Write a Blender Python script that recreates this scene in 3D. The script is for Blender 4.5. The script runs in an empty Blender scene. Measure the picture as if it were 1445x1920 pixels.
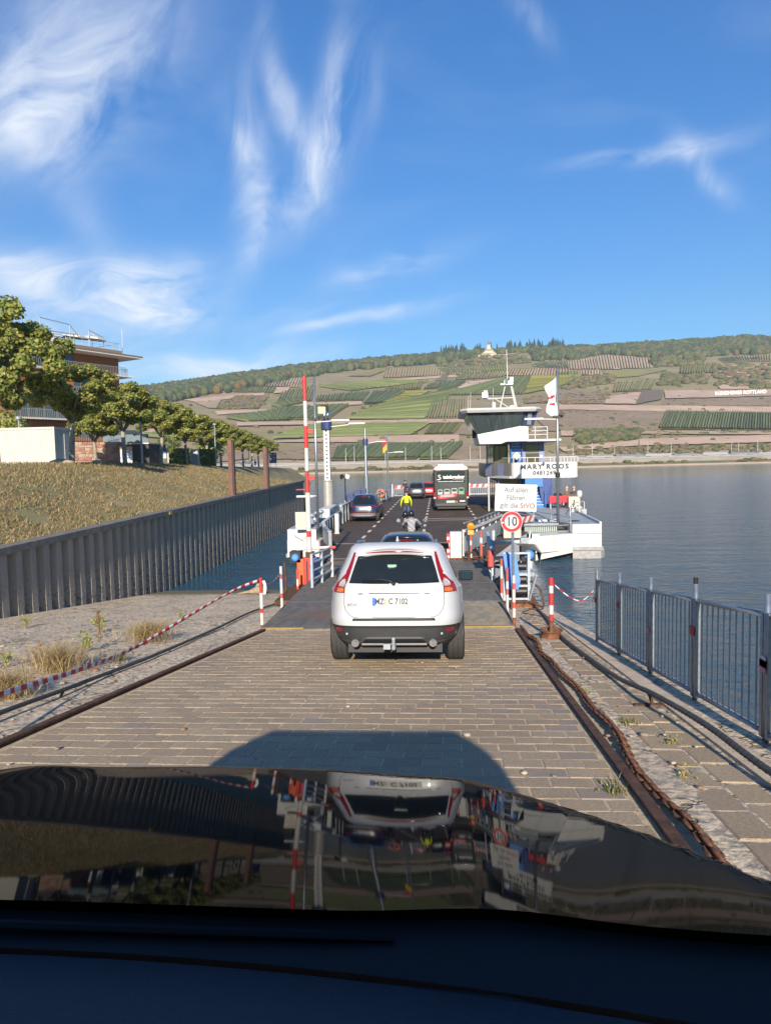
import bpy, bmesh, math, random
import numpy as np
from mathutils import Vector, Matrix, Quaternion, noise
from mathutils.geometry import delaunay_2d_cdt
rnd = random.Random(7)
rad = math.radians
sc = bpy.context.scene
col = sc.collection

# ------------------------------------------------------------------ camera
FPX, CX, CY = 1350.0, 722.5, 960.0            # focal length in photo pixels
CAM_Z = 4.9                                    # metres above the river
PITCH, YAW, ROLL = rad(3.98), rad(4.2), rad(1.23)
Fw = Vector((-math.sin(YAW)*math.cos(PITCH), math.cos(YAW)*math.cos(PITCH), -math.sin(PITCH)))
R0 = Vector((math.cos(YAW), math.sin(YAW), 0)); U0 = R0.cross(Fw)
Rt = R0*math.cos(ROLL) - U0*math.sin(ROLL); Up = Rt.cross(Fw)
CAM = Vector((0, 0, CAM_Z))
cd = bpy.data.cameras.new('camera'); cam = bpy.data.objects.new('camera', cd); col.objects.link(cam)
cd.sensor_fit = 'HORIZONTAL'; cd.sensor_width = 36; cd.lens = 36*FPX/1445
cd.clip_start = 0.05; cd.clip_end = 20000
m3 = Matrix((Rt, Up, -Fw)).transposed()
cam.matrix_world = Matrix.Translation(CAM) @ m3.to_4x4()
sc.camera = cam
sc.render.resolution_x, sc.render.resolution_y = 770, 1024

# ------------------------------------------------------------------ light and sky
SUN_EL, SUN_AZ = rad(22.5), rad(2.2)           # sun behind the camera, a little to the right
w = bpy.data.worlds.new('World'); sc.world = w; w.use_nodes = True
sun_d = bpy.data.lights.new('sun', 'SUN'); sun_d.energy = 4.9; sun_d.angle = rad(0.53); sun_d.color = (1.0, 0.885, 0.725)
sun = bpy.data.objects.new('sun', sun_d); col.objects.link(sun)
travel = Vector((-math.sin(SUN_AZ)*math.cos(SUN_EL), math.cos(SUN_AZ)*math.cos(SUN_EL), -math.sin(SUN_EL)))
sun.rotation_euler = travel.to_track_quat('-Z', 'Y').to_euler(); sun.location = (5, -40, 40)
sc.view_settings.view_transform = 'Standard'; sc.view_settings.look = 'None'
sc.view_settings.exposure = 0.85; sc.view_settings.gamma = 1.0; sc.view_settings.use_curve_mapping = False

class NT:
    """small helper to write node trees"""
    def __init__(s, tree): s.t = tree; s.n = tree.nodes; s.l = tree.links
    def node(s, typ, **kw):
        n = s.n.new(typ)
        for k, v in kw.items(): setattr(n, k, v)
        return n
    def set(s, sock, v):
        if hasattr(v, 'links') or isinstance(v, bpy.types.NodeSocket): s.l.new(v, sock)
        else: sock.default_value = v
    def math(s, op, a, b=None, c=None, clamp=False):
        n = s.node('ShaderNodeMath', operation=op); n.use_clamp = clamp
        for i, x in enumerate((a, b, c)):
            if x is not None: s.set(n.inputs[i], x)
        return n.outputs[0]
    def vmath(s, op, a, b=None):
        n = s.node('ShaderNodeVectorMath', operation=op); s.set(n.inputs[0], a)
        if b is not None: s.set(n.inputs[1], b)
        return n.outputs[0]
    def xyz(s, x=0.0, y=0.0, z=0.0):
        n = s.node('ShaderNodeCombineXYZ')
        for i, v in enumerate((x, y, z)): s.set(n.inputs[i], v)
        return n.outputs[0]
    def sep(s, v):
        n = s.node('ShaderNodeSeparateXYZ'); s.l.new(v, n.inputs[0]); return n.outputs
    def noise(s, vec=None, scale=5.0, detail=4.0, rough=0.55, dist=0.0):
        n = s.node('ShaderNodeTexNoise'); n.inputs['Scale'].default_value = scale
        n.inputs['Detail'].default_value = detail; n.inputs['Roughness'].default_value = rough
        n.inputs['Distortion'].default_value = dist
        if vec is not None: s.l.new(vec, n.inputs['Vector'])
        return n.outputs['Fac']
    def ramp(s, fac, stops, interp='LINEAR'):
        n = s.node('ShaderNodeValToRGB'); n.color_ramp.interpolation = interp
        e = n.color_ramp.elements
        while len(e) < len(stops): e.new(0.5)
        for i, (p, c) in enumerate(stops):
            e[i].position = p; e[i].color = c if len(c) == 4 else (*c, 1)
        s.l.new(fac, n.inputs[0]); return n.outputs[0]
    def mix(s, f, a, b, mode='MIX'):
        n = s.node('ShaderNodeMix', data_type='RGBA', blend_type=mode)
        s.set(n.inputs[0], f)
        for sock, v in ((n.inputs[6], a), (n.inputs[7], b)):
            if isinstance(v, tuple) and len(v) == 3: v = (*v, 1)
            s.set(sock, v)
        return n.outputs[2]

def pix_dir(x, y):
    return (Fw + Rt*((x-CX)/FPX) - Up*((y-CY)/FPX)).normalized()
def az_el(x, y):
    d = pix_dir(x, y); return math.atan2(d.x, d.y), math.asin(d.z)

def build_sky():
    t = NT(w.node_tree); t.n.clear()
    out = t.node('ShaderNodeOutputWorld'); bg = t.node('ShaderNodeBackground'); bg.inputs[1].default_value = 0.072
    sky = t.node('ShaderNodeTexSky', sky_type='NISHITA'); sky.sun_disc = False
    sky.sun_elevation = SUN_EL; sky.sun_rotation = math.pi - SUN_AZ
    sky.altitude = 90; sky.air_density = 1.15; sky.dust_density = 0.45; sky.ozone_density = 2.6
    gm = t.node('ShaderNodeGamma'); gm.inputs[1].default_value = .78; t.l.new(sky.outputs[0], gm.inputs[0])
    hs = t.node('ShaderNodeHueSaturation'); hs.inputs['Saturation'].default_value = 1.5; hs.inputs['Value'].default_value = 1.45
    t.l.new(gm.outputs[0], hs.inputs['Color'])
    tc = t.node('ShaderNodeTexCoord'); s = t.sep(tc.outputs['Generated'])
    a = t.math('ARCTAN2', s[0], s[1]); e = t.math('ARCSINE', s[2])
    p = t.xyz(a, e, 0.0)
    # warp so that the edges of the cirrus feather
    wn = t.node('ShaderNodeTexNoise'); wn.inputs['Scale'].default_value = 5.0; wn.inputs['Detail'].default_value = 3.0
    t.l.new(p, wn.inputs['Vector'])
    wv = t.vmath('SUBTRACT', wn.outputs['Color'], (0.5, 0.5, 0.5)); wsc = t.node('ShaderNodeVectorMath', operation='SCALE')
    t.l.new(wv, wsc.inputs[0]); wsc.inputs[3].default_value = 0.08
    pw = t.vmath('ADD', p, wsc.outputs[0])
    total = None
    # cirrus in three families that share their fibre direction
    for ang, fsx, fsy, lo_, gain, blobs in CLOUDS:
        mp = t.node('ShaderNodeMapping', vector_type='TEXTURE'); mp.inputs['Rotation'].default_value = (0, 0, rad(ang)); mp.inputs['Scale'].default_value = (1/fsx, 1/fsy, 1)
        t.l.new(pw, mp.inputs['Vector'])
        n = t.noise(mp.outputs[0], 1.0, 7.0, .62, .8)
        n = t.math('MULTIPLY', t.math('SUBTRACT', n, lo_), gain, clamp=True)
        msk = None
        for (px, py, ln, wd, da, den) in blobs:
            ca, ce = az_el(px, py)
            m2 = t.node('ShaderNodeMapping', vector_type='TEXTURE'); m2.inputs['Location'].default_value = (ca, ce, 0)
            m2.inputs['Rotation'].default_value = (0, 0, rad(da)); m2.inputs['Scale'].default_value = (ln, wd, 1e6)
            t.l.new(pw, m2.inputs['Vector'])
            dn_ = t.node('ShaderNodeVectorMath', operation='DOT_PRODUCT'); t.l.new(m2.outputs[0], dn_.inputs[0]); t.l.new(m2.outputs[0], dn_.inputs[1])
            g = t.math('MULTIPLY', t.math('EXPONENT', t.math('MULTIPLY', dn_.outputs['Value'], -1.1)), den)
            msk = g if msk is None else t.math('ADD', msk, g)
        c = t.math('MULTIPLY', msk, n)
        total = c if total is None else t.math('ADD', total, c)
    # faint veil over the whole sky, a little denser low down
    dn = t.noise(t.vmath('MULTIPLY', p, (1.2, 3.0, 1.0)), 2.2, 6.0, 0.6, 0.6)
    veil = t.math('MULTIPLY', t.math('SUBTRACT', dn, 0.5), 0.35, clamp=True)
    total = t.math('ADD', total, veil)
    al = t.math('MINIMUM', total, 0.86)
    blue = t.mix(1.0, hs.outputs[0], (.46, .80, 1.14), 'MULTIPLY')
    out_c = t.mix(al, blue, (7.6, 8.0, 8.6))
    t.l.new(out_c, bg.inputs[0]); t.l.new(bg.outputs[0], out.inputs[0])

CLOUDS = [
    (40, 4.5, 10, .32, 2.1, [(190, 60, .13, .08, 40, .82), (85, 190, .10, .06, 35, .85), (150, 290, .09, .04, 25, .22), (190, 440, .06, .03, 120, .3), (30, 250, .07, .03, 30, .4)]),
    (72, 5, 15, .33, 2.5, [(468, 340, .10, .020, 82, .85), (468, 440, .06, .013, 70, .7), (455, 255, .04, .014, 115, .6), (540, 180, .07, .016, 105, .65), (622, 165, .08, .016, 75, .65),
        (600, 290, .10, .028, 62, .5), (555, 355, .08, .03, 50, .35), (690, 150, .06, .016, 85, .2), (1330, 305, .05, .014, 135, .5), (990, 18, .04, .012, 125, .35)]),
    (8, 6, 20, .32, 2.4, [(1160, 290, .08, .009, 0, .4), (1275, 268, .07, .013, 6, .6), (740, 500, .08, .017, 14, .75), (670, 608, .12, .008, 9, .75), (540, 600, .08, .014, 15, .3),
        (265, 545, .07, .030, 10, 1.5), (40, 525, .08, .035, 170, 1.0), (310, 590, .06, .018, 3, 1.1), (400, 684, .15, .018, 5, .95), (120, 620, .15, .05, 5, .5)])]
build_sky()

# ------------------------------------------------------------------ material helper
MATS = {}
def mat(name, c, rough=0.6, metal=0.0, c2=None, scale=6.0, detail=5.0, lo=0.35, hi=0.65, bump=0.0, bscale=40.0,
        coat=0.0, spec=0.5, world=False, stretch=(1, 1, 1), emit=0.0, trans=0.0, ior=1.45, rvar=0.0, stain=None):
    if name in MATS: return MATS[name]
    m = bpy.data.materials.new(name); m.use_nodes = True; MATS[name] = m
    t = NT(m.node_tree); b = t.n['Principled BSDF']
    if world: vec = t.node('ShaderNodeNewGeometry').outputs['Position']
    else: vec = t.node('ShaderNodeTexCoord').outputs['Object']
    vec = t.vmath('MULTIPLY', vec, stretch)
    if c2 is None: c2 = tuple(x*0.82 for x in c)
    n = t.noise(vec, scale, detail, 0.6)
    f = t.ramp(n, [(lo, (0, 0, 0)), (hi, (1, 1, 1))])
    cc = t.mix(f, c, c2)
    if stain:                                        # large soft stains: (colour, scale, amount)
        sn = t.ramp(t.noise(vec, stain[1], 5, .6, .4), [(.45, (0, 0, 0)), (.68, (1, 1, 1))]); cc = t.mix(t.math('MULTIPLY', sn, stain[2]), cc, stain[0])
    t.l.new(cc, b.inputs['Base Color'])
    b.inputs['Roughness'].default_value = rough; b.inputs['Metallic'].default_value = metal
    if rvar:
        t.l.new(t.math('ADD', t.math('MULTIPLY', t.noise(vec, scale*1.7, 4), rvar), rough-rvar*0.5), b.inputs['Roughness'])
    b.inputs['Coat Weight'].default_value = coat; b.inputs['Coat Roughness'].default_value = 0.03
    b.inputs['Specular IOR Level'].default_value = spec; b.inputs['IOR'].default_value = ior
    b.inputs['Transmission Weight'].default_value = trans
    if emit:
        b.inputs['Emission Color'].default_value = (*c, 1); b.inputs['Emission Strength'].default_value = emit
    if bump:
        bn = t.node('ShaderNodeBump'); bn.inputs['Strength'].default_value = bump; bn.inputs['Distance'].default_value = 0.02
        t.l.new(t.noise(vec, bscale, 4, 0.6), bn.inputs['Height']); t.l.new(bn.outputs[0], b.inputs['Normal'])
    return m

# ------------------------------------------------------------------ mesh helper
class MB:
    def __init__(s): s.v = []; s.f = []; s.m = []
    def add(s, vs, fs, mi=0):
        o = len(s.v); s.v += [tuple(v) for v in vs]; s.f += [tuple(i+o for i in f) for f in fs]; s.m += [mi]*len(fs)
    def box(s, a, b, mi=0):
        (x0, y0, z0), (x1, y1, z1) = a, b
        s.add([(x0,y0,z0),(x1,y0,z0),(x1,y1,z0),(x0,y1,z0),(x0,y0,z1),(x1,y0,z1),(x1,y1,z1),(x0,y1,z1)],
              [(0,3,2,1),(4,5,6,7),(0,1,5,4),(1,2,6,5),(2,3,7,6),(3,0,4,7)], mi)
        return s
    def cbox(s, c, d, mi=0, rot=None):
        hx, hy, hz = d[0]/2, d[1]/2, d[2]/2
        vs = [Vector((x*hx, y*hy, z*hz)) for z in (-1, 1) for (x, y) in ((-1,-1),(1,-1),(1,1),(-1,1))]
        if rot is not None: vs = [rot @ v for v in vs]
        c = Vector(c)
        s.add([c+v for v in vs], [(0,3,2,1),(4,5,6,7),(0,1,5,4),(1,2,6,5),(2,3,7,6),(3,0,4,7)], mi)
        return s
    def bar(s, p, q, w, h, mi=0, up=(0, 0, 1)):
        p, q = Vector(p), Vector(q); d = (q-p).normalized(); u = Vector(up)
        x = d.cross(u)
        if x.length < 1e-4: x = d.cross(Vector((1, 0, 0)))
        x.normalize(); z = x.cross(d)
        vs = [c + x*sx*w/2 + z*sz*h/2 for c in (p, q) for (sx, sz) in ((-1,-1),(1,-1),(1,1),(-1,1))]
        s.add(vs, [(0,1,2,3),(7,6,5,4),(0,4,5,1),(1,5,6,2),(2,6,7,3),(3,7,4,0)], mi); return s
    def tube(s, p, q, r, r2=None, n=8, mi=0, cap=True):
        return s.path([p, q], [r, r if r2 is None else r2], n, mi, cap)
    def path(s, pts, r, n=8, mi=0, cap=True):
        pts = [Vector(p) for p in pts]; k = len(pts)
        rs = r if isinstance(r, (list, tuple)) else [r]*k
        vs = []; prev = None
        for i, p in enumerate(pts):
            d = (pts[min(i+1, k-1)] - pts[max(i-1, 0)])
            d = d.normalized() if d.length > 1e-9 else Vector((0, 0, 1))
            if prev is None:
                x = d.cross(Vector((0, 0, 1)))
                if x.length < 1e-3: x = Vector((1, 0, 0))
            else: x = prev - d*prev.dot(d)
            x.normalize(); prev = x; y = d.cross(x)
            vs += [p + (x*math.cos(2*math.pi*j/n) + y*math.sin(2*math.pi*j/n))*rs[i] for j in range(n)]
        fs = [(i*n+j, i*n+(j+1) % n, (i+1)*n+(j+1) % n, (i+1)*n+j) for i in range(k-1) for j in range(n)]
        if cap: fs += [tuple(range(n-1, -1, -1)), tuple(range((k-1)*n, k*n))]
        s.add(vs, fs, mi); return s
    def prism(s, poly, z0, z1, mi=0, top=None):
        n = len(poly)
        vs = [(x, y, z0) for x, y in poly] + [(x, y, z1) for x, y in (top or poly)]
        s.add(vs, [tuple(range(n-1, -1, -1)), tuple(range(n, 2*n))] + [(i, (i+1) % n, n+(i+1) % n, n+i) for i in range(n)], mi); return s
    def extrude(s, poly3, d, mi=0):
        n = len(poly3); d = Vector(d); a = [Vector(p) for p in poly3]
        s.add(a + [p+d for p in a], [tuple(range(n-1, -1, -1)), tuple(range(n, 2*n))] + [(i, (i+1) % n, n+(i+1) % n, n+i) for i in range(n)], mi); return s
    def lathe(s, prof, c=(0, 0, 0), n=16, mi=0, axis='Z'):
        vs = []
        for r, h in prof:
            for j in range(n):
                a = 2*math.pi*j/n; x, y = r*math.cos(a), r*math.sin(a)
                v = (x, y, h) if axis == 'Z' else ((h, x, y) if axis == 'X' else (x, h, y))
                vs.append((v[0]+c[0], v[1]+c[1], v[2]+c[2]))
        k = len(prof)
        fs = [(i*n+j, i*n+(j+1) % n, (i+1)*n+(j+1) % n, (i+1)*n+j) for i in range(k-1) for j in range(n)]
        s.add(vs, fs + [tuple(range(n-1, -1, -1)), tuple(range((k-1)*n, k*n))], mi); return s
    def sphere(s, c, r, n=10, k=6, mi=0):
        rx, ry, rz = r if isinstance(r, (tuple, list)) else (r, r, r)
        vs = [(c[0]+rx*math.sin(math.pi*i/k)*math.cos(2*math.pi*j/n), c[1]+ry*math.sin(math.pi*i/k)*math.sin(2*math.pi*j/n), c[2]+rz*math.cos(math.pi*i/k)) for i in range(k+1) for j in range(n)]
        s.add(vs, [(i*n+j, (i+1)*n+j, (i+1)*n+(j+1) % n, i*n+(j+1) % n) for i in range(k) for j in range(n)], mi); return s
    def grid(s, fn, nu, nv, mi=0):
        s.add([fn(i/nu, j/nv) for j in range(nv+1) for i in range(nu+1)],
              [(j*(nu+1)+i, j*(nu+1)+i+1, (j+1)*(nu+1)+i+1, (j+1)*(nu+1)+i) for j in range(nv) for i in range(nu)], mi); return s
    def mesh(s, name, mats, smooth=False):
        me = bpy.data.meshes.new(name); me.from_pydata(s.v, [], s.f)
        for m in (mats if isinstance(mats, (list, tuple)) else [mats]): me.materials.append(m)
        me.polygons.foreach_set('material_index', s.m)
        if smooth: me.polygons.foreach_set('use_smooth', [True]*len(s.f))
        me.update(); return me
    def build(s, name, mats, parent=None, smooth=False, bevel=0.0, auto=None, loc=None):
        o = bpy.data.objects.new(name, s.mesh(name, mats, smooth)); col.objects.link(o)
        if parent is not None: o.parent = parent
        if loc is not None: o.location = loc
        if bevel:
            b = o.modifiers.new('bevel', 'BEVEL'); b.width = bevel; b.segments = 2; b.limit_method = 'ANGLE'; b.angle_limit = rad(40)
        if auto:
            try: o.data.shade_auto_smooth(use_auto_smooth=True, angle=rad(auto))
            except Exception: smooth_by_angle(o.data, auto)
        return o
def smooth_by_angle(me, deg):
    bm = bmesh.new(); bm.from_mesh(me)
    bmesh.ops.remove_doubles(bm, verts=bm.verts, dist=1e-5)
    bmesh.ops.recalc_face_normals(bm, faces=bm.faces)
    for f in bm.faces: f.smooth = True
    for e in bm.edges:
        if len(e.link_faces) == 2 and e.calc_face_angle(0) > rad(deg): e.smooth = False
    bm.to_mesh(me); bm.free(); me.update()

def tag(o, label=None, cat=None, group=None, kind=None):
    if label: o['label'] = label
    if cat: o['category'] = cat
    if group: o['group'] = group
    if kind: o['kind'] = kind
    return o
def thing(name, label, cat, loc=(0, 0, 0), group=None, rot=None):
    o = bpy.data.objects.new(name, None); col.objects.link(o); o.location = loc; o.empty_display_size = 0.3
    if rot is not None: o.rotation_euler = rot
    return tag(o, label, cat, group)
def copy_tree(o, parent=None):
    c = o.copy(); col.objects.link(c); c.parent = parent
    for ch in list(o.children): copy_tree(ch, c)
    return c
def evaluated(o):
    dg = bpy.context.evaluated_depsgraph_get(); dg.update()
    return bpy.data.meshes.new_from_object(o.evaluated_get(dg))
def bake(o):
    me = evaluated(o); o.modifiers.clear(); o.data = me; return o
def text(name, body, size, m, parent, loc, rot, depth=0.004, align='CENTER', sx=1.0, spacing=1.0, bold=0.0, shear=0.0):
    cu = bpy.data.curves.new(name, 'FONT'); cu.body = body; cu.size = size; cu.extrude = depth; cu.align_x = align; cu.align_y = 'CENTER'
    cu.space_character = spacing; cu.offset = bold; cu.shear = shear; cu.resolution_u = 3
    o = bpy.data.objects.new(name, cu); col.objects.link(o)
    me = evaluated(o); bpy.data.objects.remove(o)
    me.materials.clear(); me.materials.append(m)
    o = bpy.data.objects.new(name, me); col.objects.link(o); o.parent = parent
    o.location = loc; o.rotation_euler = rot; o.scale = (sx, 1, 1); return o
FACE = (rad(90), 0, 0)      # text standing upright, read from the camera's side

# ------------------------------------------------------------------ shared materials
rust = mat('rusty_steel', (.13, .065, .038), .85, .25, (.055, .03, .022), 9, bump=.5, bscale=60)
rust2 = mat('rust_orange', (.22, .095, .045), .9, .1, (.09, .04, .025), 12, bump=.5, bscale=70)
galv = mat('galvanised_steel', (.32, .355, .40), .42, .75, (.23, .26, .30), 14, rvar=.2)
grey_steel = mat('grey_painted_steel', (.27, .30, .33), .5, .2, (.2, .225, .25), 5)
white_paint = mat('white_ship_paint', (.51, .51, .505), .45, 0, (.37, .335, .285), 2.2, lo=.52, hi=.82, rvar=.15, stretch=(2.5, 2.5, .35))
white_plain = mat('white_paint', (.48, .48, .48), .5, 0, (.44, .437, .43), 4)
cream = mat('cream_paint', (.45, .425, .37), .5, 0, (.39, .36, .30), 6)
red_paint = mat('red_paint', (.52, .028, .03), .45, 0, (.4, .03, .03), 7)
red_faded = mat('faded_red_paint', (.5, .075, .06), .6, 0, (.36, .07, .05), 18)
white_worn = mat('worn_white_paint', (.47, .465, .45), .55, 0, (.48, .40, .33), 16, lo=.5, hi=.75)
blue_paint = mat('blue_ship_paint', (.02, .115, .44), .42, 0, (.018, .09, .36), 4)
blue_light = mat('blue_plastic', (.035, .17, .50), .4)
blue_dark = mat('navy_paint', (.022, .035, .11), .4, 0, (.03, .045, .12), 4)
black = mat('black_plastic', (.014, .014, .015), .5)
black_rough = mat('black_rubber', (.018, .018, .018), .85, bump=.3)
chrome = mat('chrome', (.75, .75, .76), .15, 1.0)
glass_dark = mat('dark_tinted_glass', (.012, .016, .017), .06, 0, (.01, .013, .015), spec=.7)
yellow_paint = mat('yellow_paint', (.62, .36, .05), .6, 0, (.40, .26, .08), 14)
orange = mat('orange_plastic', (.8, .26, .015), .35)
ink = mat('dark_lettering', (.03, .04, .06), .6)
# ================================================================== THE SETTING
def np_mesh(name, V, F, mi, mats, smooth=False):
    me = bpy.data.meshes.new(name); V = np.asarray(V, np.float32); F = np.asarray(F, np.int32); k = F.shape[1]
    me.vertices.add(len(V)); me.vertices.foreach_set('co', V.ravel())
    me.loops.add(F.size); me.loops.foreach_set('vertex_index', F.ravel())
    me.polygons.add(len(F)); me.polygons.foreach_set('loop_start', np.arange(0, F.size, k, dtype=np.int32))
    for m in mats: me.materials.append(m)
    me.polygons.foreach_set('material_index', np.asarray(mi, np.int32))
    if smooth: me.polygons.foreach_set('use_smooth', np.ones(len(F), bool))
    me.update(calc_edges=True); me.validate(); return me
def link(name, me, parent=None):
    o = bpy.data.objects.new(name, me); col.objects.link(o); o.parent = parent; return o

# ---- river
def water_material():
    m = bpy.data.materials.new('river_water'); m.use_nodes = True; t = NT(m.node_tree); b = t.n['Principled BSDF']
    pos = t.node('ShaderNodeNewGeometry').outputs['Position']
    big = t.noise(t.vmath('MULTIPLY', pos, (.05, .12, 1)), 1.0, 3)
    t.l.new(t.mix(big, (.006, .060, .125), (.028, .066, .095)), b.inputs['Base Color'])
    b.inputs['Roughness'].default_value = .06; b.inputs['IOR'].default_value = 1.33
    h1 = t.noise(t.vmath('MULTIPLY', pos, (1.1, 2.1, 1)), 1.6, 4, .62, .5)
    h2 = t.noise(t.vmath('MULTIPLY', pos, (.22, .5, 1)), 1.0, 3, .5)
    h = t.math('ADD', h1, t.math('MULTIPLY', h2, 1.6))
    bn = t.node('ShaderNodeBump'); bn.inputs['Strength'].default_value = .8; bn.inputs['Distance'].default_value = .30
    yv = t.sep(pos)[1]; st = t.node('ShaderNodeMapRange'); t.l.new(yv, st.inputs[0]); st.inputs[1].default_value = 40; st.inputs[2].default_value = 190; st.inputs[3].default_value = 1.0; st.inputs[4].default_value = .16
    t.l.new(st.outputs[0], bn.inputs['Strength'])
    t.l.new(h, bn.inputs['Height']); t.l.new(bn.outputs[0], b.inputs['Normal'])
    return m
mb = MB(); mb.add([(-900, -180, 0), (1100, -180, 0), (1100, 800, 0), (-900, 800, 0)], [(0, 1, 2, 3)])
tag(mb.build('river', water_material()), kind='structure')

# ---- boat ramp: everything lies on the plane z = 3.3 - 0.12 y
SLOPE, Z0, SKEW = 0.12, 3.3, 0.0235
def rp(t, y, h=0.0):                                  # t metres to the right of the ramp axis, y ahead
    return Vector((t + SKEW*y, y, Z0 - SLOPE*y + h))
def rw(x, y, h=0.0): return Vector((x, y, Z0 - SLOPE*y + h))

def concrete_material():
    m = bpy.data.materials.new('weathered_concrete'); m.use_nodes = True; t = NT(m.node_tree); b = t.n['Principled BSDF']
    pos = t.node('ShaderNodeNewGeometry').outputs['Position']
    n1 = t.noise(pos, .9, 6, .65); n2 = t.noise(pos, 14, 5, .7); n3 = t.noise(t.vmath('MULTIPLY', pos, (1, .35, 1)), 3.0, 6, .7, 1.0)
    c = t.mix(t.ramp(n1, [(.35, (0, 0, 0)), (.65, (1, 1, 1))]), (.80, .64, .44), (.62, .48, .32))
    c = t.mix(t.ramp(n3, [(.50, (0, 0, 0)), (.72, (1, 1, 1))]), c, (.52, .40, .275))
    c = t.mix(t.ramp(n2, [(.42, (1, 1, 1)), (.56, (0, 0, 0))]), c, (.30, .25, .19))
    # dark crack lines with a shape of their own
    v = t.node('ShaderNodeTexVoronoi', feature='DISTANCE_TO_EDGE'); v.inputs['Scale'].default_value = 1.0
    wv = t.node('ShaderNodeTexNoise'); wv.inputs['Scale'].default_value = 2.2; wv.inputs['Detail'].default_value = 5
    t.l.new(pos, wv.inputs['Vector'])
    wp = t.vmath('ADD', t.vmath('MULTIPLY', pos, (.9, .45, 1)), wv.outputs['Color'])
    t.l.new(wp, v.inputs['Vector'])
    crack = t.ramp(v.outputs['Distance'], [(0.004, (1, 1, 1)), (.022, (0, 0, 0))])
    c = t.mix(t.math('MULTIPLY', crack, .75), c, (.10, .085, .06))
    # silt left damp near the waterline
    yv = t.sep(pos)[1]
    damp = t.math('MULTIPLY', t.math('SUBTRACT', t.math('ADD', yv, t.math('MULTIPLY', n1, 1.2)), 24.8), .7, clamp=True)
    c = t.mix(damp, c, (.13, .115, .07))
    t.l.new(c, b.inputs['Base Color']); b.inputs['Roughness'].default_value = .88
    bn = t.node('ShaderNodeBump'); bn.inputs['Strength'].default_value = .9; bn.inputs['Distance'].default_value = .03
    hh = t.math('SUBTRACT', t.math('ADD', t.math('MULTIPLY', n2, .6), t.math('MULTIPLY', n3, 1.0)), t.math('MULTIPLY', crack, .8))
    t.l.new(hh, bn.inputs['Height']); t.l.new(bn.outputs[0], b.inputs['Normal'])
    return m
concrete = concrete_material()
mortar = mat('joint_mortar', (.60, .47, .31), .95, 0, (.44, .33, .21), 9, world=True, bump=.8, bscale=55)
T_L, T_R = -3.74, 1.13                                 # the two rails
def apron_fn(x0, x1, y0, y1, h):
    def fn(a, b_):
        x = x0 + (x1-x0)*a; y = y0 + (y1-y0)*b_
        return rp(x, y, h + .018*noise.fractal(Vector((x*.9, y*.55, 3)), 1, 2, 4))
    return fn
mb = MB(); mb.grid(apron_fn(-7.9, T_L-.06, -9, 34, 0), 60, 240); mb.grid(lambda a, b_: rp(-7.9-4.2*(1-a), -9+43*b_, -.0), 4, 8)
tag(mb.build('apron', concrete, smooth=True), kind='structure')
ramp = MB(); ramp.grid(lambda a, b_: rp(T_L-.08 + (T_R+.30-T_L)*a, -9+43*b_, -.006), 24, 160)
ramp = tag(ramp.build('boat_ramp', mortar), kind='structure')
quay = MB()
prof = [(T_R+.16, .0), (2.02, .0), (2.05, .012), (2.74, .012), (2.79, -.02), (2.80, -3.4), (2.0, -3.4)]
def quay_pt(a, b_):
    i = int(round(a*6)); t, h = prof[i]; y = -9+43*b_
    if h > -1: h += .010*noise.noise(Vector((t*3, y*1.6, 0)))
    return rw(t, y, h) if i >= 3 else rp(t, y, h)
quay.grid(quay_pt, 6, 160)
quay = tag(quay.build('quay_edge', concrete), kind='structure')
mb = MB(); mb.add([(-140, -9, 4.38), (140, -9, 4.38), (140, -160, 4.5), (-140, -160, 4.5)], [(0, 3, 2, 1)])
tag(mb.build('ground', concrete), kind='structure')

# paving stones
def stone_mat(i, c, c2):
    return mat('paving_stone_%d' % i, c, .86, 0, c2, 60, lo=.38, hi=.62, world=True, bump=.7, bscale=140, stain=((.27, .205, .14), .55, .4))
SM = [stone_mat(0, (.46, .35, .225), (.31, .24, .16)), stone_mat(1, (.44, .335, .215), (.29, .22, .15)), stone_mat(2, (.48, .37, .245), (.33, .255, .175)),
      stone_mat(3, (.41, .31, .205), (.28, .21, .155)), stone_mat(4, (.28, .235, .20), (.34, .265, .20))]
def stone_verts(lx, ly, r, hump=.003, ch=.007):
    # bevelled slab: top ring inset, upper edge ring, foot ring
    out = []
    for (ix, iy, hz) in ((ch*1.2, ch*1.2, .0), (0, 0, -ch), (0, 0, -.05)):
        for sx, sy in ((-1, -1), (1, -1), (1, 1), (-1, 1)):
            out.append((sx*(lx/2-ix) + r.uniform(-.003, .003), sy*(ly/2-iy) + r.uniform(-.003, .003), hz + (r.uniform(-hump, hump*.4) if hz == 0 else 0)))
    return out
STF = [(0, 1, 2, 3)] + [(4+i, 4+(i+1) % 4, (i+1) % 4, i) for i in range(4)] + [(8+i, 8+(i+1) % 4, 4+(i+1) % 4, 4+i) for i in range(4)]
def stone_mesh(lx, ly, mi, seed):
    b = MB(); b.add(stone_verts(lx, ly, random.Random(seed)), STF); return b.mesh('paving_stone', SM[mi])
variants = [[stone_mesh(.29, .203, mi, 10*mi+s) for s in range(4)] for mi in range(5)]
pitch_m = Matrix(((1, 0, 0), (SKEW, 1, 0), (0, -SLOPE, 1))).transposed()
slope_rot = Matrix.Rotation(math.atan(-SLOPE), 3, 'X')
def pick_mi(r):
    q = r.random(); return 4 if q < .045 else (3 if q < .18 else (2 if q < .42 else (1 if q < .70 else 0)))
cells = []
row = 0; y = 3.3
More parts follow.
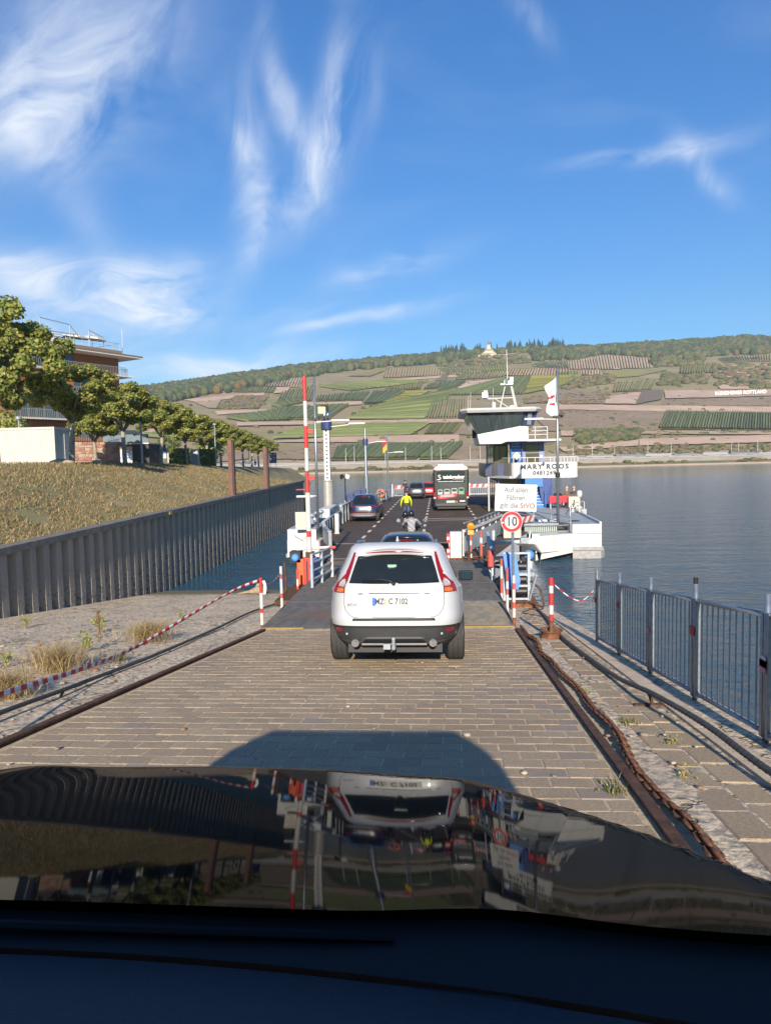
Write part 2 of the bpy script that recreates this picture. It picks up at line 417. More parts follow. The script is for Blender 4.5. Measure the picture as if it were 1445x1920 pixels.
while y < 14.0:
    off = (row % 2)*.149 + rnd.uniform(-.03, .03); t = T_L + .19 - off*0.5
    x = T_L + .10
    first = .285*(0.5 if row % 2 else 1.0)
    while x < T_R - .10:
        ln = first if x == T_L + .10 else .285
        ln = min(ln, T_R - .06 - x)
        if ln > .07: cells.append((x + ln/2, y, ln, rnd.random()))
        x += ln + .008
    y += .209; row += 1
# the 300 that show largest are objects of their own, the others one mesh
vis = [c for c in cells if c[1] > 4.75]
vis.sort(key=lambda c: c[1]); own = set(id(c) for c in vis[:300])
rest = MB(); rest_m = []
for c in cells:
    x, y, ln, q = c; mi = pick_mi(rnd)
    if abs(y-8.53) < .15: mi = 2
    if c[0] > T_R-.75 and rnd.random() < .12: mi = 4
    h = rnd.uniform(-.0025, .002); p = rp(x, y, h)
    if id(c) in own:
        o = link('paving_stone', rnd.choice(variants[mi]), ramp); o.location = p
        o.rotation_euler = (math.atan(-SLOPE)+rnd.uniform(-.007, .007), rnd.uniform(-.007, .007), -SKEW + rnd.uniform(-.008, .008)); o.scale = (ln/.29, 1, 1)
    else:
        vs = [slope_rot @ Vector((v[0]*ln/.29, v[1], v[2])) + p for v in stone_verts(.29, .203, rnd)]
        rest.add(vs, STF, mi)
o = rest.build('paving_stones', SM, ramp); tag(o, kind='stuff')
# blocks along the quay edge, laid lengthwise
qv = [[stone_mesh(.225, .37, mi, 99+10*mi+s) for s in range(3)] for mi in range(5)]
for ci, t in enumerate((1.60, 1.84)):
    y = 2.2 + ci*.17
    while y < 19:
        ly = rnd.choice((.33, .37, .42)); o = link('paving_stone', rnd.choice(qv[pick_mi(rnd)]), quay)
        o.location = rp(t, y+ly/2, .006+rnd.uniform(-.005, .004)); o.rotation_euler = (math.atan(-SLOPE)+rnd.uniform(-.01, .01), rnd.uniform(-.015, .015), -SKEW); o.scale = (1, ly/.37*.97, 1)
        y += ly + .012
slab_m = mat('quay_slab_concrete', (.60, .49, .36), .9, 0, (.47, .37, .265), 5, world=True, bump=.9, bscale=50)
y = 1.6
while y < 25:
    ly = rnd.uniform(1.3, 1.9); b = MB()
    vs = [rp(tt, yy, .012+hh) for hh in (.012, -.03) for tt, yy in ((2.01, y), (2.20, y), (2.20, y+ly-.012), (2.01, y+ly-.012))]
    b.add(vs, [(0, 1, 2, 3), (4, 5, 1, 0), (5, 6, 2, 1), (6, 7, 3, 2), (7, 4, 0, 3)]); b.build('edge_slab', slab_m, quay)
    y += ly

# ---- sheet pile wall on the left
def wall_x(y): return -10.62 - .016*(y-16)
def wall_z(y): return 2.97 + .011*(y-16)
def pile_material():
    m = bpy.data.materials.new('sheet_pile_steel'); m.use_nodes = True; t = NT(m.node_tree); b = t.n['Principled BSDF']
    pos = t.node('ShaderNodeNewGeometry').outputs['Position']
    n1 = t.noise(t.vmath('MULTIPLY', pos, (2.5, 2.5, .5)), 1.2, 6, .7); n2 = t.noise(pos, 9, 6, .75)
    c = t.mix(t.ramp(n1, [(.35, (0, 0, 0)), (.7, (1, 1, 1))]), (.27, .235, .19), (.37, .31, .24))
    z = t.sep(pos)[2]
    tide = t.math('MULTIPLY', t.math('SUBTRACT', 2.3, z), .75, clamp=True)
    c = t.mix(t.math('MULTIPLY', t.ramp(n2, [(.5, (0, 0, 0)), (.56, (1, 1, 1))]), tide), c, (.34, .32, .285))
    c = t.mix(t.math('MULTIPLY', t.ramp(n2, [(.36, (1, 1, 1)), (.46, (0, 0, 0))]), tide), c, (.05, .045, .04))
    t.l.new(c, b.inputs['Base Color']); b.inputs['Roughness'].default_value = .85
    bn = t.node('ShaderNodeBump'); bn.inputs['Strength'].default_value = .6; bn.inputs['Distance'].default_value = .02
    t.l.new(n2, bn.inputs['Height']); t.l.new(bn.outputs[0], b.inputs['Normal']); return m
pile_m = pile_material()
cap_m = mat('wall_cap_steel', (.20, .185, .165), .8, .1, (.12, .11, .10), 5, world=True, bump=.5)
wall = thing('sheet_pile_wall', 'dark corrugated sheet pile wall with a cap beam holding back the dry grass bank', 'retaining wall', (wall_x(30), 30, 0))
PITCH_Y = .66
b = MB()   # one pile: back web, slant, proud flange, slant
pp = [(-.10, -.33), (-.10, -.14), (.10, -.075), (.10, .205), (-.10, .27), (-.10, .33)]
vs = [(x, yy, z) for z in (-.5-3.0, 0) for x, yy in pp]
b.add(vs, [(i, i+1, i+7, i+6) for i in range(5)]); pile_me = b.mesh('pile', pile_m)
y = 6.0; k = 0
while y < 60:
    o = link('pile', pile_me, wall); o.location = (wall_x(y)-wall_x(30), y-30, wall_z(y)-.10); o.rotation_euler = (0, 0, .016)
    y += PITCH_Y; k += 1
b = MB()
for i in range(9):
    ya = 6+i*6; yb = ya+5.98
    b.add([(wall_x(yy)+dx-wall_x(30), yy-30, wall_z(yy)+dz) for yy in (ya, yb) for dx, dz in ((-.30, -.13), (.16, -.13), (.16, .05), (-.30, .05))],
          [(0, 1, 2, 3), (7, 6, 5, 4), (0, 4, 5, 1), (1, 5, 6, 2), (2, 6, 7, 3), (3, 7, 4, 0)])
b.build('cap_beam', cap_m, wall)
b = MB(); b.cbox((wall_x(28)+.17-wall_x(30), -2.0, wall_z(28)-.05), (.02, .34, .13)); b.build('height_mark', yellow_paint, wall)

# ---- grassy bank with the riverside path on top
def tree_x(y): return -20.9 - .13*(y-40)
def bank_z(x, y):
    xc = tree_x(y) + 1.6; zc = 5.15 - .009*max(0, y-45)
    if y <= 60.5: xt, zt = wall_x(y)-.28, wall_z(y)-.02
    else: xt, zt = wall_x(60) - (y-60)*.17 + 1.0, -.6
    if x <= xc: return zc
    f = (x-xt)/(xc-xt); f = max(0, min(1, f)); f = f*f*(3-2*f)*.45 + f*.55
    return zt + (zc-zt)*f + .10*noise.fractal(Vector((x*.5, y*.5, 0)), 1, 2, 3)*math.sin(math.pi*f)
soil = mat('dry_bank_soil', (.29, .215, .115), .95, 0, (.17, .16, .07), .45, world=True, bump=1, bscale=20)
path_m = mat('path_gravel', (.36, .32, .26), .95, 0, (.28, .25, .20), 3, world=True)
b = MB()
ys = [4+.8*i for i in range(72)] + [62+2.5*i for i in range(50)]
for j, yy in enumerate(ys):
    xt = (wall_x(yy)-.28) if yy <= 60.5 else wall_x(60) - (yy-60)*.17 + 1.0
    xc = tree_x(yy)+1.6
    xs = [xt + (xc-xt)*i/20 for i in range(21)] + [xc-1.2, xc-6, xc-30, xc-150]
    b.v += [(x, yy, bank_z(x, yy)) for x in xs]
n = 25
for j in range(len(ys)-1):
    for i in range(n-1):
        b.f.append((j*n+i, j*n+i+1, (j+1)*n+i+1, (j+1)*n+i)); b.m.append(0 if i < 21 else 1)
tag(b.build('river_bank', [soil, path_m], smooth=True), kind='structure')

def leaf_mat(name, c, tr=.35, rough=.6):
    m = bpy.data.materials.new(name); m.use_nodes = True; t = NT(m.node_tree); b = t.n['Principled BSDF']
    gi = t.node('ShaderNodeNewGeometry'); rn = gi.outputs['Random Per Island']
    hs = t.node('ShaderNodeHueSaturation'); hs.inputs['Color'].default_value = (*c, 1)
    t.l.new(t.math('ADD', t.math('MULTIPLY', rn, .6), .7), hs.inputs['Value'])
    t.l.new(hs.outputs[0], b.inputs['Base Color']); b.inputs['Roughness'].default_value = rough
    tr_n = t.node('ShaderNodeBsdfTranslucent'); t.l.new(hs.outputs[0], tr_n.inputs[0])
    mx = t.node('ShaderNodeMixShader'); mx.inputs[0].default_value = tr
    t.l.new(b.outputs[0], mx.inputs[1]); t.l.new(tr_n.outputs[0], mx.inputs[2])
    t.l.new(mx.outputs[0], t.n['Material Output'].inputs['Surface']); MATS[name] = m; return m
straw = leaf_mat('straw_blades', (.33, .25, .115), .25); straw2 = leaf_mat('brown_blades', (.25, .165, .08), .2); grassg = leaf_mat('green_blades', (.15, .16, .055), .3)
# dry grass: every blade a narrow bent triangle pair
nr = np.random.default_rng(3)
def blades(points, hmin, hmax, wid, mats_p, lean=.55):
    """points (N,3) -> V,F,mi of single-quad blades"""
    P = np.asarray(points); N = len(P)
    h = nr.uniform(hmin, hmax, N); a = nr.uniform(0, 2*np.pi, N); la = nr.uniform(0, 2*np.pi, N); l = nr.uniform(.1, lean, N)*h
    wv = np.stack([np.cos(a), np.sin(a), np.zeros(N)], 1)*(wid*nr.uniform(.6, 1.4, N))[:, None]
    tip = P + np.stack([np.cos(la)*l, np.sin(la)*l, h], 1); mid = P + np.stack([np.cos(la)*l*.3, np.sin(la)*l*.3, h*.55], 1)
    V = np.stack([P-wv/2, P+wv/2, mid+wv*.4, tip, mid-wv*.4], 1).reshape(-1, 3); base = (np.arange(N)*5)[:, None]
    F = np.concatenate([base+[0, 1, 2], base+[0, 2, 4], base+[4, 2, 3]], 0)
    m = nr.choice(len(mats_p), N, p=mats_p); return V, F, np.concatenate([m, m, m])
pts = []
for i in range(60000):
    yy = 12 + 55*rnd.random()**1.25; xt = wall_x(min(yy, 60))-.3; xc = tree_x(yy)+1.0
    x = xt + (xc-xt)*rnd.random()
    if noise.noise(Vector((x*.6, yy*.6, 7))) < -.35: continue
    pts.append((x, yy, bank_z(x, yy)-.02))
V, F, mi = blades(pts, .04, .17, .028, [.36, .36, .28], 1.5)
tag(link('dry_grass', np_mesh('dry_grass', V, F, mi, [straw, straw2, grassg])), 'dry straw coloured grass covering the bank above the sheet pile wall', 'grass', kind='stuff')

# ================================================================== hillside across the river
SH0 = Vector((-30, 342)); SE = Vector((.966, .2588)); SN = Vector((-.2588, .966))
def uv_of(x, y): d = Vector((x, y))-SH0; return d.dot(SE), d.dot(SN)
def xy_of(u, v): p = SH0+SE*u+SN*v; return p.x, p.y
RV = 720.0
rid = []
for px, py in [(0, 735), (150, 725), (290, 714), (450, 692), (560, 676), (700, 664), (880, 650), (920, 648), (1000, 642), (1100, 641), (1250, 632), (1445, 620), (1700, 612)]:
    d = pix_dir(px, py); hx = math.hypot(d.x, d.y); dx, dy = d.x/hx, d.y/hx
    k = (RV + SH0.dot(SN))/(dx*SN.x+dy*SN.y); u, v = uv_of(dx*k, dy*k); rid.append((u, CAM_Z + k*d.z/hx - 12.5))
RU = np.array([r[0] for r in rid]); RZ = np.array([r[1] for r in rid])
BU = [-1, 0, 5, 12, 14, 15, 33, 34, 44]; BZ = [-1.5, -.1, .7, 1.9, 2.3, 4.0, 4.2, 4.3, 7.5]
def hill_z(u, v):
    if v <= 44: return float(np.interp(v, BU, BZ))
    zr = float(np.interp(u, RU, RZ)); t = (v-44)/(RV-44)
    if t > 1: return zr + (v-RV)*.02
    g = t*(1.12-.12*t)
    z = 7.5 + (zr-7.5)*g
    amp = 5.0*math.sin(math.pi*min(1, t*1.0))
    return z + amp*noise.fractal(Vector((u*.006, v*.009, 1.3)), 1, 2, 3)
def hill(px, py, lift=0.0):                          # the point of the hillside seen in this direction
    d = pix_dir(px, py); hx = math.hypot(d.x, d.y)
    lo = 330.0; k = lo
    while k < 1700:
        p = CAM + d*(k/hx); u, v = uv_of(p.x, p.y)
        if v > 0 and hill_z(u, v) > p.z: break
        lo = k; k += 12
    hi = k
    for _ in range(12):
        m = (lo+hi)/2; p = CAM + d*(m/hx); u, v = uv_of(p.x, p.y)
        if v > 0 and hill_z(u, v) > p.z: hi = m
        else: lo = m
    p = CAM + d*(hi/hx); u, v = uv_of(p.x, p.y); return Vector((p.x, p.y, hill_z(u, v)+lift))
def project(p):
    d = Vector(p)-CAM; z = d.dot(Fw); return CX+FPX*d.dot(Rt)/z, CY-FPX*d.dot(Up)/z
def hill_mat(name, a, b_, sc1=.02, c3=None):
    m = mat(name, a, .95, 0, b_, sc1, detail=7, world=True, bump=.0); return m
scrub_m = hill_mat('hill_scrub', (.18, .165, .07), (.27, .205, .125), .03)
shore_m = hill_mat('shore_gravel', (.46, .35, .25), (.37, .28, .20), .3)
bankgreen = hill_mat('far_bank_green', (.10, .11, .04), (.20, .16, .08), .12)
roadm = hill_mat('far_road', (.26, .25, .24), (.22, .21, .20), .2)
wallm = hill_mat('far_wall_stone', (.30, .26, .21), (.24, .2, .16), .2)
us = np.linspace(-520, 900, 200); vs_ = BU + list(np.linspace(52, RV, 110)) + [740, 780, 900]
V = []; F = []; mi = []
for v in vs_:
    for u in us: x, y = xy_of(u, v); V.append((x, y, hill_z(u, v)))
nu = len(us)
for j in range(len(vs_)-1):
    v = vs_[j]; k = 0 if v >= 44 else (1 if v < 5 else (2 if v < 12 else (4 if v < 15 else (3 if v < 33 else 4))))
    for i in range(nu-1): F.append((j*nu+i, j*nu+i+1, (j+1)*nu+i+1, (j+1)*nu+i)); mi.append(k)
hillside = tag(link('hillside', np_mesh('hillside', V, F, mi, [scrub_m, shore_m, bankgreen, roadm, wallm], True)), kind='structure')

PM = {'G': hill_mat('vines_ground_green', (.15, .165, .06), (.20, .18, .08), .05), 'Y': hill_mat('vines_ground_yellow', (.21, .19, .065), (.17, .165, .055), .05),
      'T': hill_mat('vines_ground_tan', (.34, .25, .16), (.28, .215, .125), .05), 'P': hill_mat('bare_pink_earth', (.46, .325, .24), (.36, .255, .19), .06),
      'B': hill_mat('dry_brown_scrub', (.25, .175, .125), (.19, .15, .095), .06), 'R': hill_mat('red_brown_scrub', (.22, .125, .09), (.13, .11, .065), .08),
      'D': hill_mat('dark_brown_earth', (.12, .095, .075), (.15, .115, .085), .05)}
VG = {'g': leaf_mat('vine_green', (.155, .185, .06), .2), 'y': leaf_mat('vine_yellow', (.17, .165, .035), .2), 'd': leaf_mat('vine_dark', (.13, .16, .056), .2), 'b': leaf_mat('vine_brown', (.16, .12, .05), .2)}
def qx(o, s, *pts): return [(o[0]+s*x, o[1]+s*y) for x, y in pts]
R_, L_, M_, C_ = ((1040, 600), .2803), ((280, 630), .2907), ((500, 680), .2768), ((820, 620), .25)
# (quad, ground, vine colour or None, rows, row axis: 'v' uphill / 'h' along)
PLOTS = [
 (qx(*R_, (0, 258), (258, 236), (280, 335), (0, 330)), 'P', 'g', 30, 'v'), (qx(*R_, (264, 236), (630, 245), (645, 322), (284, 337)), 'P', 'g', 38, 'v'),
 (qx(*R_, (175, 337), (310, 337), (310, 372), (175, 372)), 'P', 'y', 12, 'v'), (qx(*R_, (840, 310), (1085, 290), (1060, 355), (830, 360)), 'Y', 'y', 22, 'v'),
 (qx(*R_, (1090, 264), (1445, 226), (1445, 278), (1130, 287)), 'T', 'g', 34, 'v'), (qx(*R_, (400, 430), (700, 405), (650, 475), (385, 487)), 'T', 'g', 26, 'v'),
 (qx(*R_, (730, 478), (1460, 472), (1460, 512), (740, 532)), 'P', None, 0, 'v'), (qx(*R_, (590, 475), (728, 472), (715, 537), (545, 570)), 'D', None, 0, 'v'),
 (qx(*R_, (350, 520), (575, 487), (540, 570), (330, 566)), 'P', None, 0, 'v'), (qx(*R_, (60, 490), (350, 482), (345, 560), (50, 566)), 'B', None, 0, 'v'),
 (qx(*R_, (730, 540), (1460, 516), (1460, 580), (700, 580)), 'B', None, 0, 'v'), (qx(*R_, (30, 572), (1460, 586), (1460, 626), (30, 606)), 'P', None, 0, 'v'),
 (qx(*R_, (30, 612), (738, 616), (688, 745), (20, 745)), 'B', None, 0, 'v'), (qx(*R_, (742, 620), (1460, 632), (1460, 748), (692, 737)), 'T', 'g', 64, 'v'),
 (qx(*R_, (30, 862), (560, 812), (560, 850), (60, 890)), 'P', None, 0, 'v'), (qx(*R_, (565, 806), (1460, 778), (1460, 826), (565, 850)), 'P', None, 0, 'v'),
 (qx(*R_, (560, 750), (1460, 752), (1460, 776), (560, 772)), 'T', None, 0, 'v'), (qx(*R_, (40, 750), (140, 750), (140, 785), (40, 785)), 'P', None, 0, 'v'),
 (qx(*R_, (1090, 440), (1280, 420), (1300, 465), (1110, 468)), 'P', None, 0, 'v'), (qx(*R_, (1110, 300), (1445, 300), (1445, 330), (1120, 330)), 'T', None, 0, 'v'),
 (qx(*R_, (1150, 350), (1320, 345), (1300, 380), (1150, 390)), 'P', None, 0, 'v'), (qx(*R_, (0, 345), (160, 350), (165, 425), (0, 440)), 'G', 'g', 16, 'v'),
 (qx(*R_, (330, 345), (760, 335), (560, 380), (340, 395)), 'Y', None, 0, 'v'),
 (qx(*L_, (690, 280), (990, 270), (965, 335), (660, 322)), 'P', 'g', 24, 'v'), (qx(*L_, (590, 300), (680, 283), (652, 322), (480, 332)), 'Y', None, 0, 'v'),
 (qx(*L_, (560, 340), (818, 336), (800, 366), (540, 366)), 'G', 'd', 26, 'v'), (qx(*L_, (824, 336), (910, 336), (880, 372), (800, 375)), 'P', None, 0, 'v'),
 (qx(*L_, (215, 412), (740, 368), (740, 386), (300, 432)), 'P', None, 0, 'v'), (qx(*L_, (410, 470), (560, 386), (770, 392), (700, 472)), 'R', None, 0, 'v'),
 (qx(*L_, (420, 490), (770, 475), (760, 490), (440, 515)), 'P', None, 0, 'v'), (qx(*L_, (300, 436), (470, 410), (430, 470), (380, 470)), 'T', None, 0, 'v'),
 (qx(*L_, (490, 535), (880, 472), (900, 556), (640, 562)), 'G', 'g', 30, 'v'), (qx(*L_, (780, 455), (1000, 375), (1000, 440), (850, 470)), 'G', 'g', 16, 'v'),
 (qx(*L_, (200, 385), (330, 345), (520, 340), (420, 372)), 'B', None, 0, 'v'), (qx(*L_, (-60, 610), (180, 600), (330, 590), (-60, 650)), 'P', None, 0, 'v'),
 (qx(*L_, (-60, 655), (340, 598), (480, 600), (430, 700)), 'G', 'g', 20, 'v'), (qx(*L_, (360, 740), (640, 725), (640, 800), (360, 830)), 'B', None, 0, 'v'),
 (qx(*M_, (70, 302), (235, 278), (642, 265), (642, 290)), 'P', None, 0, 'v'), (qx(*M_, (340, 232), (700, 202), (650, 262), (330, 264)), 'G', 'd', 30, 'v'),
 (qx(*M_, (722, 200), (935, 195), (795, 282), (655, 286)), 'G', 'd', 22, 'v'), (qx(*M_, (800, 280), (960, 200), (1115, 194), (930, 275)), 'Y', 'y', 16, 'v'),
 (qx(*M_, (540, 390), (760, 296), (1300, 170), (1060, 388)), 'G', 'g', 46, 'v'), (qx(*M_, (1120, 262), (1345, 262), (1345, 385), (1075, 388)), 'T', 'g', 30, 'v'),
 (qx(*M_, (-200, 412), (1345, 388), (1345, 414), (-200, 436)), 'P', None, 0, 'v'), (qx(*M_, (300, 436), (1105, 418), (975, 498), (30, 525)), 'T', 'g', 11, 'h'),
 (qx(*M_, (1110, 430), (1325, 415), (1260, 492), (1062, 500)), 'Y', 'y', 12, 'v'), (qx(*M_, (1330, 415), (1500, 412), (1500, 495), (1265, 494)), 'B', None, 0, 'v'),
 (qx(*M_, (40, 545), (500, 507), (1300, 496), (1300, 552), (100, 560))[:4], 'P', None, 0, 'v'), (qx(*M_, (500, 578), (1140, 560), (1010, 662), (430, 672)), 'G', 'd', 42, 'v'),
 (qx(*M_, (50, 600), (490, 562), (425, 668), (50, 662)), 'B', None, 0, 'v'), (qx(*M_, (1152, 565), (1330, 556), (1222, 660), (1030, 665)), 'G', 'g', 16, 'v'),
 (qx(*M_, (1335, 560), (1560, 555), (1560, 670), (1226, 664)), 'B', None, 0, 'v'), (qx(*M_, (540, 95), (790, 42), (860, 36), (700, 95)), 'Y', None, 0, 'v'),
 (qx(*M_, (802, 42), (1445, 32), (1445, 78), (785, 108)), 'T', 'g', 46, 'v'), (qx(*M_, (490, 152), (900, 112), (1280, 82), (1280, 102)), 'P', None, 0, 'v'),
 (qx(*M_, (1185, 90), (1240, 86), (1210, 126), (1135, 126)), 'D', None, 0, 'v'), (qx(*M_, (350, 165), (780, 125), (1100, 132), (560, 195)), 'G', 'g', 26, 'v'),
 (qx(*M_, (330, 300), (560, 292), (420, 385), (180, 390)), 'T', 'g', 22, 'v'), (qx(*M_, (30, 320), (300, 300), (170, 390), (20, 395)), 'G', 'g', 20, 'v'),
 (qx(*M_, (800, 175), (1060, 138), (1040, 180), (820, 195)), 'Y', 'y', 14, 'v'), (qx(*M_, (1100, 150), (1300, 135), (1280, 165), (1060, 185)), 'G', 'g', 16, 'v'),
 (qx(*M_, (100, 210), (330, 165), (300, 260), (60, 290)), 'G', 'g', 20, 'v'),
 (qx(*C_, (530, 300), (800, 286), (785, 343), (500, 342)), 'P', 'y', 26, 'v'), (qx(*C_, (700, 262), (1000, 196), (1000, 282), (800, 283)), 'T', 'g', 24, 'v'),
 (qx(*C_, (803, 286), (990, 286), (985, 336), (788, 346)), 'P', 'b', 16, 'v'), (qx(*C_, (0, 292), (520, 256), (520, 300), (60, 330)), 'Y', 'g', 40, 'v'),
 (qx(*C_, (180, 325), (520, 305), (495, 350), (130, 374)), 'T', 'g', 30, 'v'), (qx(*C_, (230, 387), (442, 370), (370, 405), (145, 440)), 'P', None, 0, 'v'),
 (qx(*C_, (0, 490), (440, 380), (700, 350), (640, 480)), 'G', 'g', 26, 'h'), (qx(*C_, (705, 350), (1090, 342), (900, 432), (648, 478)), 'G', 'y', 16, 'h'),
 (qx(*C_, (0, 392), (215, 384), (110, 440), (0, 470)), 'G', 'd', 14, 'v'), (qx(*C_, (650, 552), (730, 492), (1050, 442), (1280, 520)), 'B', None, 0, 'v'),
 (qx(*C_, (700, 620), (900, 606), (900, 760), (830, 760)), 'B', None, 0, 'v'), (qx(*C_, (250, 195), (440, 166), (640, 165), (300, 222)), 'P', None, 0, 'v'),
 (qx(*C_, (20, 170), (300, 180), (250, 205), (0, 220)), 'T', None, 0, 'v'),
]
def bil(q, a, b_):
    return ((q[0][0]*(1-a)+q[1][0]*a)*(1-b_) + (q[3][0]*(1-a)+q[2][0]*a)*b_, (q[0][1]*(1-a)+q[1][1]*a)*(1-b_) + (q[3][1]*(1-a)+q[2][1]*a)*b_)
def wob(p, s=.018, k=1.6): return (p[0]+k*noise.noise(Vector((p[0]*s*3, p[1]*s*3, 0))), p[1]+k*.5*noise.noise(Vector((p[0]*s*3, p[1]*s*3, 9))))
for pi, (q, gk, vk, rows, ax) in enumerate(PLOTS):
    wpx = max(abs(q[1][0]-q[0][0]), abs(q[2][0]-q[3][0])); nx = max(3, int(wpx/8)); ny = max(3, int(max(abs(q[3][1]-q[0][1]), abs(q[2][1]-q[1][1]))/4))
    b = MB(); lift = .8 + .05*(pi % 9)
    b.grid(lambda a, c: hill(*wob(bil(q, a, 1-c)), lift), nx, ny)
    po = b.build('vineyard_plot' if vk else 'hillside_field', PM[gk], hillside, smooth=True)
    if vk:
        V = []; F = []
        if ax == 'v': rows = max(5, int(wpx/5.2))
        for r in range(rows):
            fr = (r+.5)/rows; k = 8 if ax == 'v' else max(6, int(wpx/14)); o0 = len(V)
            line = [hill(*(bil(q, fr, i/(k-1)) if ax == 'v' else bil(q, i/(k-1), fr)), lift) for i in range(k)]
            d = (line[-1]-line[0]); d.z = 0; d.normalize(); sdv = Vector((-d.y, d.x, 0))
            for p in line:
                hh = 1.5+rnd.uniform(-.3, .3); ww = .6+rnd.uniform(-.15, .15)
                V += [p-sdv*ww, p+Vector((0, 0, hh))-sdv*ww*.55, p+Vector((0, 0, hh))+sdv*ww*.55, p+sdv*ww]
            for i in range(k-1):
                for j in range(3): F.append((o0+i*4+j, o0+(i+1)*4+j, o0+(i+1)*4+j+1, o0+i*4+j+1))
        tag(link('vine_rows', np_mesh('vine_rows', V, F, [0]*len(F), [VG[vk]]), po), kind='stuff')

# lumpy crowns for the far wood and the scrub
def lump_template(seed, sub=2, cone=False):
    bm = bmesh.new(); bmesh.ops.create_icosphere(bm, subdivisions=sub, radius=1); r = random.Random(seed)
    for v in bm.verts:
        n = v.co.normalized(); k = 1 + .34*noise.fractal(n*2.1+Vector((seed*7.3, 0, 0)), 1, 2, 3) + r.uniform(-.10, .10)*(1.6 if sub > 2 else 1)
        if cone: n = Vector((n.x*(1-.75*(n.z*.5+.5)), n.y*(1-.75*(n.z*.5+.5)), n.z*1.5)); v.co = n*k
        else: v.co = Vector((n.x, n.y, n.z*.95))*k
    Vt = np.array([v.co for v in bm.verts]); bm.verts.ensure_lookup_table(); Ft = np.array([[v.index for v in f.verts] for f in bm.faces]); bm.free(); return Vt, Ft
LUMPS = [lump_template(s) for s in range(6)]; WLUMPS = [lump_template(s+40, 3) for s in range(6)]; SPIKES = [lump_template(s+20, 2, True) for s in range(3)]
def scatter(name, items, mats, parent=None):
    """items: (pos, rx, rz, template, material)"""
    Vs, Fs, ms, o = [], [], [], 0
    for (p, rx, rz, (Vt, Ft), m_) in items:
        a = rnd.uniform(0, 6.28); c, s_ = math.cos(a), math.sin(a)
        X = (Vt[:, 0]*c - Vt[:, 1]*s_)*rx + p[0]; Y = (Vt[:, 0]*s_ + Vt[:, 1]*c)*rx + p[1]; Z = Vt[:, 2]*rz + p[2]
        Vs.append(np.stack([X, Y, Z], 1)); Fs.append(Ft+o); ms.append(np.full(len(Ft), m_)); o += len(Vt)
    return link(name, np_mesh(name, np.concatenate(Vs), np.concatenate(Fs), np.concatenate(ms), mats), parent)
def wood_mat(name, c):
    m = mat(name, c, .95, 0, tuple(x*.5 for x in c), .9, detail=6, lo=.42, hi=.58, world=True); return m
WM = [wood_mat('wood_green', (.075, .10, .034)), wood_mat('wood_dark', (.04, .062, .026)), wood_mat('wood_olive', (.115, .12, .04)), wood_mat('wood_conifer', (.026, .048, .028)), wood_mat('wood_rust', (.15, .10, .035))]
FEX = [0, 280, 330, 450, 560, 640, 700, 830, 880, 905, 985, 1000, 1090, 1130, 1215, 1290, 1340, 1445, 1700]
FEY = [795, 765, 752, 732, 709, 697, 690, 682, 672, 640, 640, 676, 676, 664, 672, 672, 668, 664, 655]
items = []
for i in range(17000):
    u = rnd.uniform(-420, 760); v = 330 + 420*rnd.random()**.8
    z = hill_z(u, v); x, y = xy_of(u, v); px, py = project((x, y, z))
    if not -80 < px < 1530: continue
    if v < 697 and py > np.interp(px, FEX, FEY) + 4*noise.noise(Vector((px*.05, 0, 0))): continue
    if 892 < px < 990 and v < 690 and py > 640: continue
    con = v > 690 and 820 < px < 1060 and rnd.random() < .14
    m_ = 3 if con else rnd.choices([0, 1, 2, 4], [.42, .34, .2, .04])[0]
    r_ = rnd.uniform(2.9, 4.9)
    if con: items.append(((x, y, z+7), r_*.9, rnd.uniform(6.5, 9), rnd.choice(SPIKES), 3))
    else: items.append(((x, y, z+r_*.9), r_, r_*rnd.uniform(1.0, 1.35), rnd.choice(LUMPS), m_))
tag(scatter('wood', items, WM), 'dark green wood covering the ridge of the hill', 'wood', kind='stuff')
# scrub and hedges between the plots
SMs = [wood_mat('scrub_green', (.105, .115, .04)), wood_mat('scrub_brown', (.17, .125, .07)), wood_mat('scrub_olive', (.13, .125, .05)), wood_mat('scrub_dark', (.06, .075, .03))]
items = []
def scrub_quad(q, n, r0, r1, w_):
    for _ in range(n):
        p = hill(*bil(q, rnd.random(), rnd.random())); r_ = rnd.uniform(r0, r1)
        items.append(((p.x, p.y, p.z+r_*.35), r_*1.25, r_*.8, rnd.choice(LUMPS), rnd.choices([0, 1, 2, 3], w_)[0]))
scrub_quad(qx(*R_, (150, 745), (560, 745), (550, 800), (150, 835)), 110, 1.6, 3.4, [.5, .1, .3, .1])
scrub_quad(qx(*R_, (720, 370), (1000, 370), (1010, 430), (700, 440)), 90, 1.5, 4, [.3, .3, .3, .1])
scrub_quad(qx(*R_, (90, 380), (400, 370), (390, 430), (60, 470)), 80, 1.5, 3.5, [.3, .4, .2, .1])
scrub_quad(qx(*R_, (1060, 300), (1445, 295), (1445, 470), (1080, 440)), 190, 1.4, 4, [.3, .35, .25, .1])
scrub_quad(qx(*R_, (640, 255), (990, 235), (1000, 300), (650, 320)), 130, 2, 5, [.3, .1, .4, .2])
scrub_quad(qx(*R_, (640, 745), (1445, 745), (1445, 760), (640, 775)), 60, .8, 1.8, [.2, .5, .2, .1])
scrub_quad(qx(*R_, (60, 860), (1445, 835), (1445, 885), (60, 905)), 160, .8, 2.0, [.3, .4, .3, 0])
scrub_quad(qx(*R_, (40, 500), (340, 485), (340, 560), (40, 566)), 80, .7, 1.7, [.15, .55, .2, .1])
scrub_quad(qx(*R_, (30, 612), (738, 616), (688, 745), (20, 745)), 220, .5, 1.3, [.1, .65, .2, .05])
scrub_quad(qx(*R_, (740, 540), (1445, 516), (1445, 580), (700, 580)), 130, .5, 1.2, [.1, .65, .2, .05])
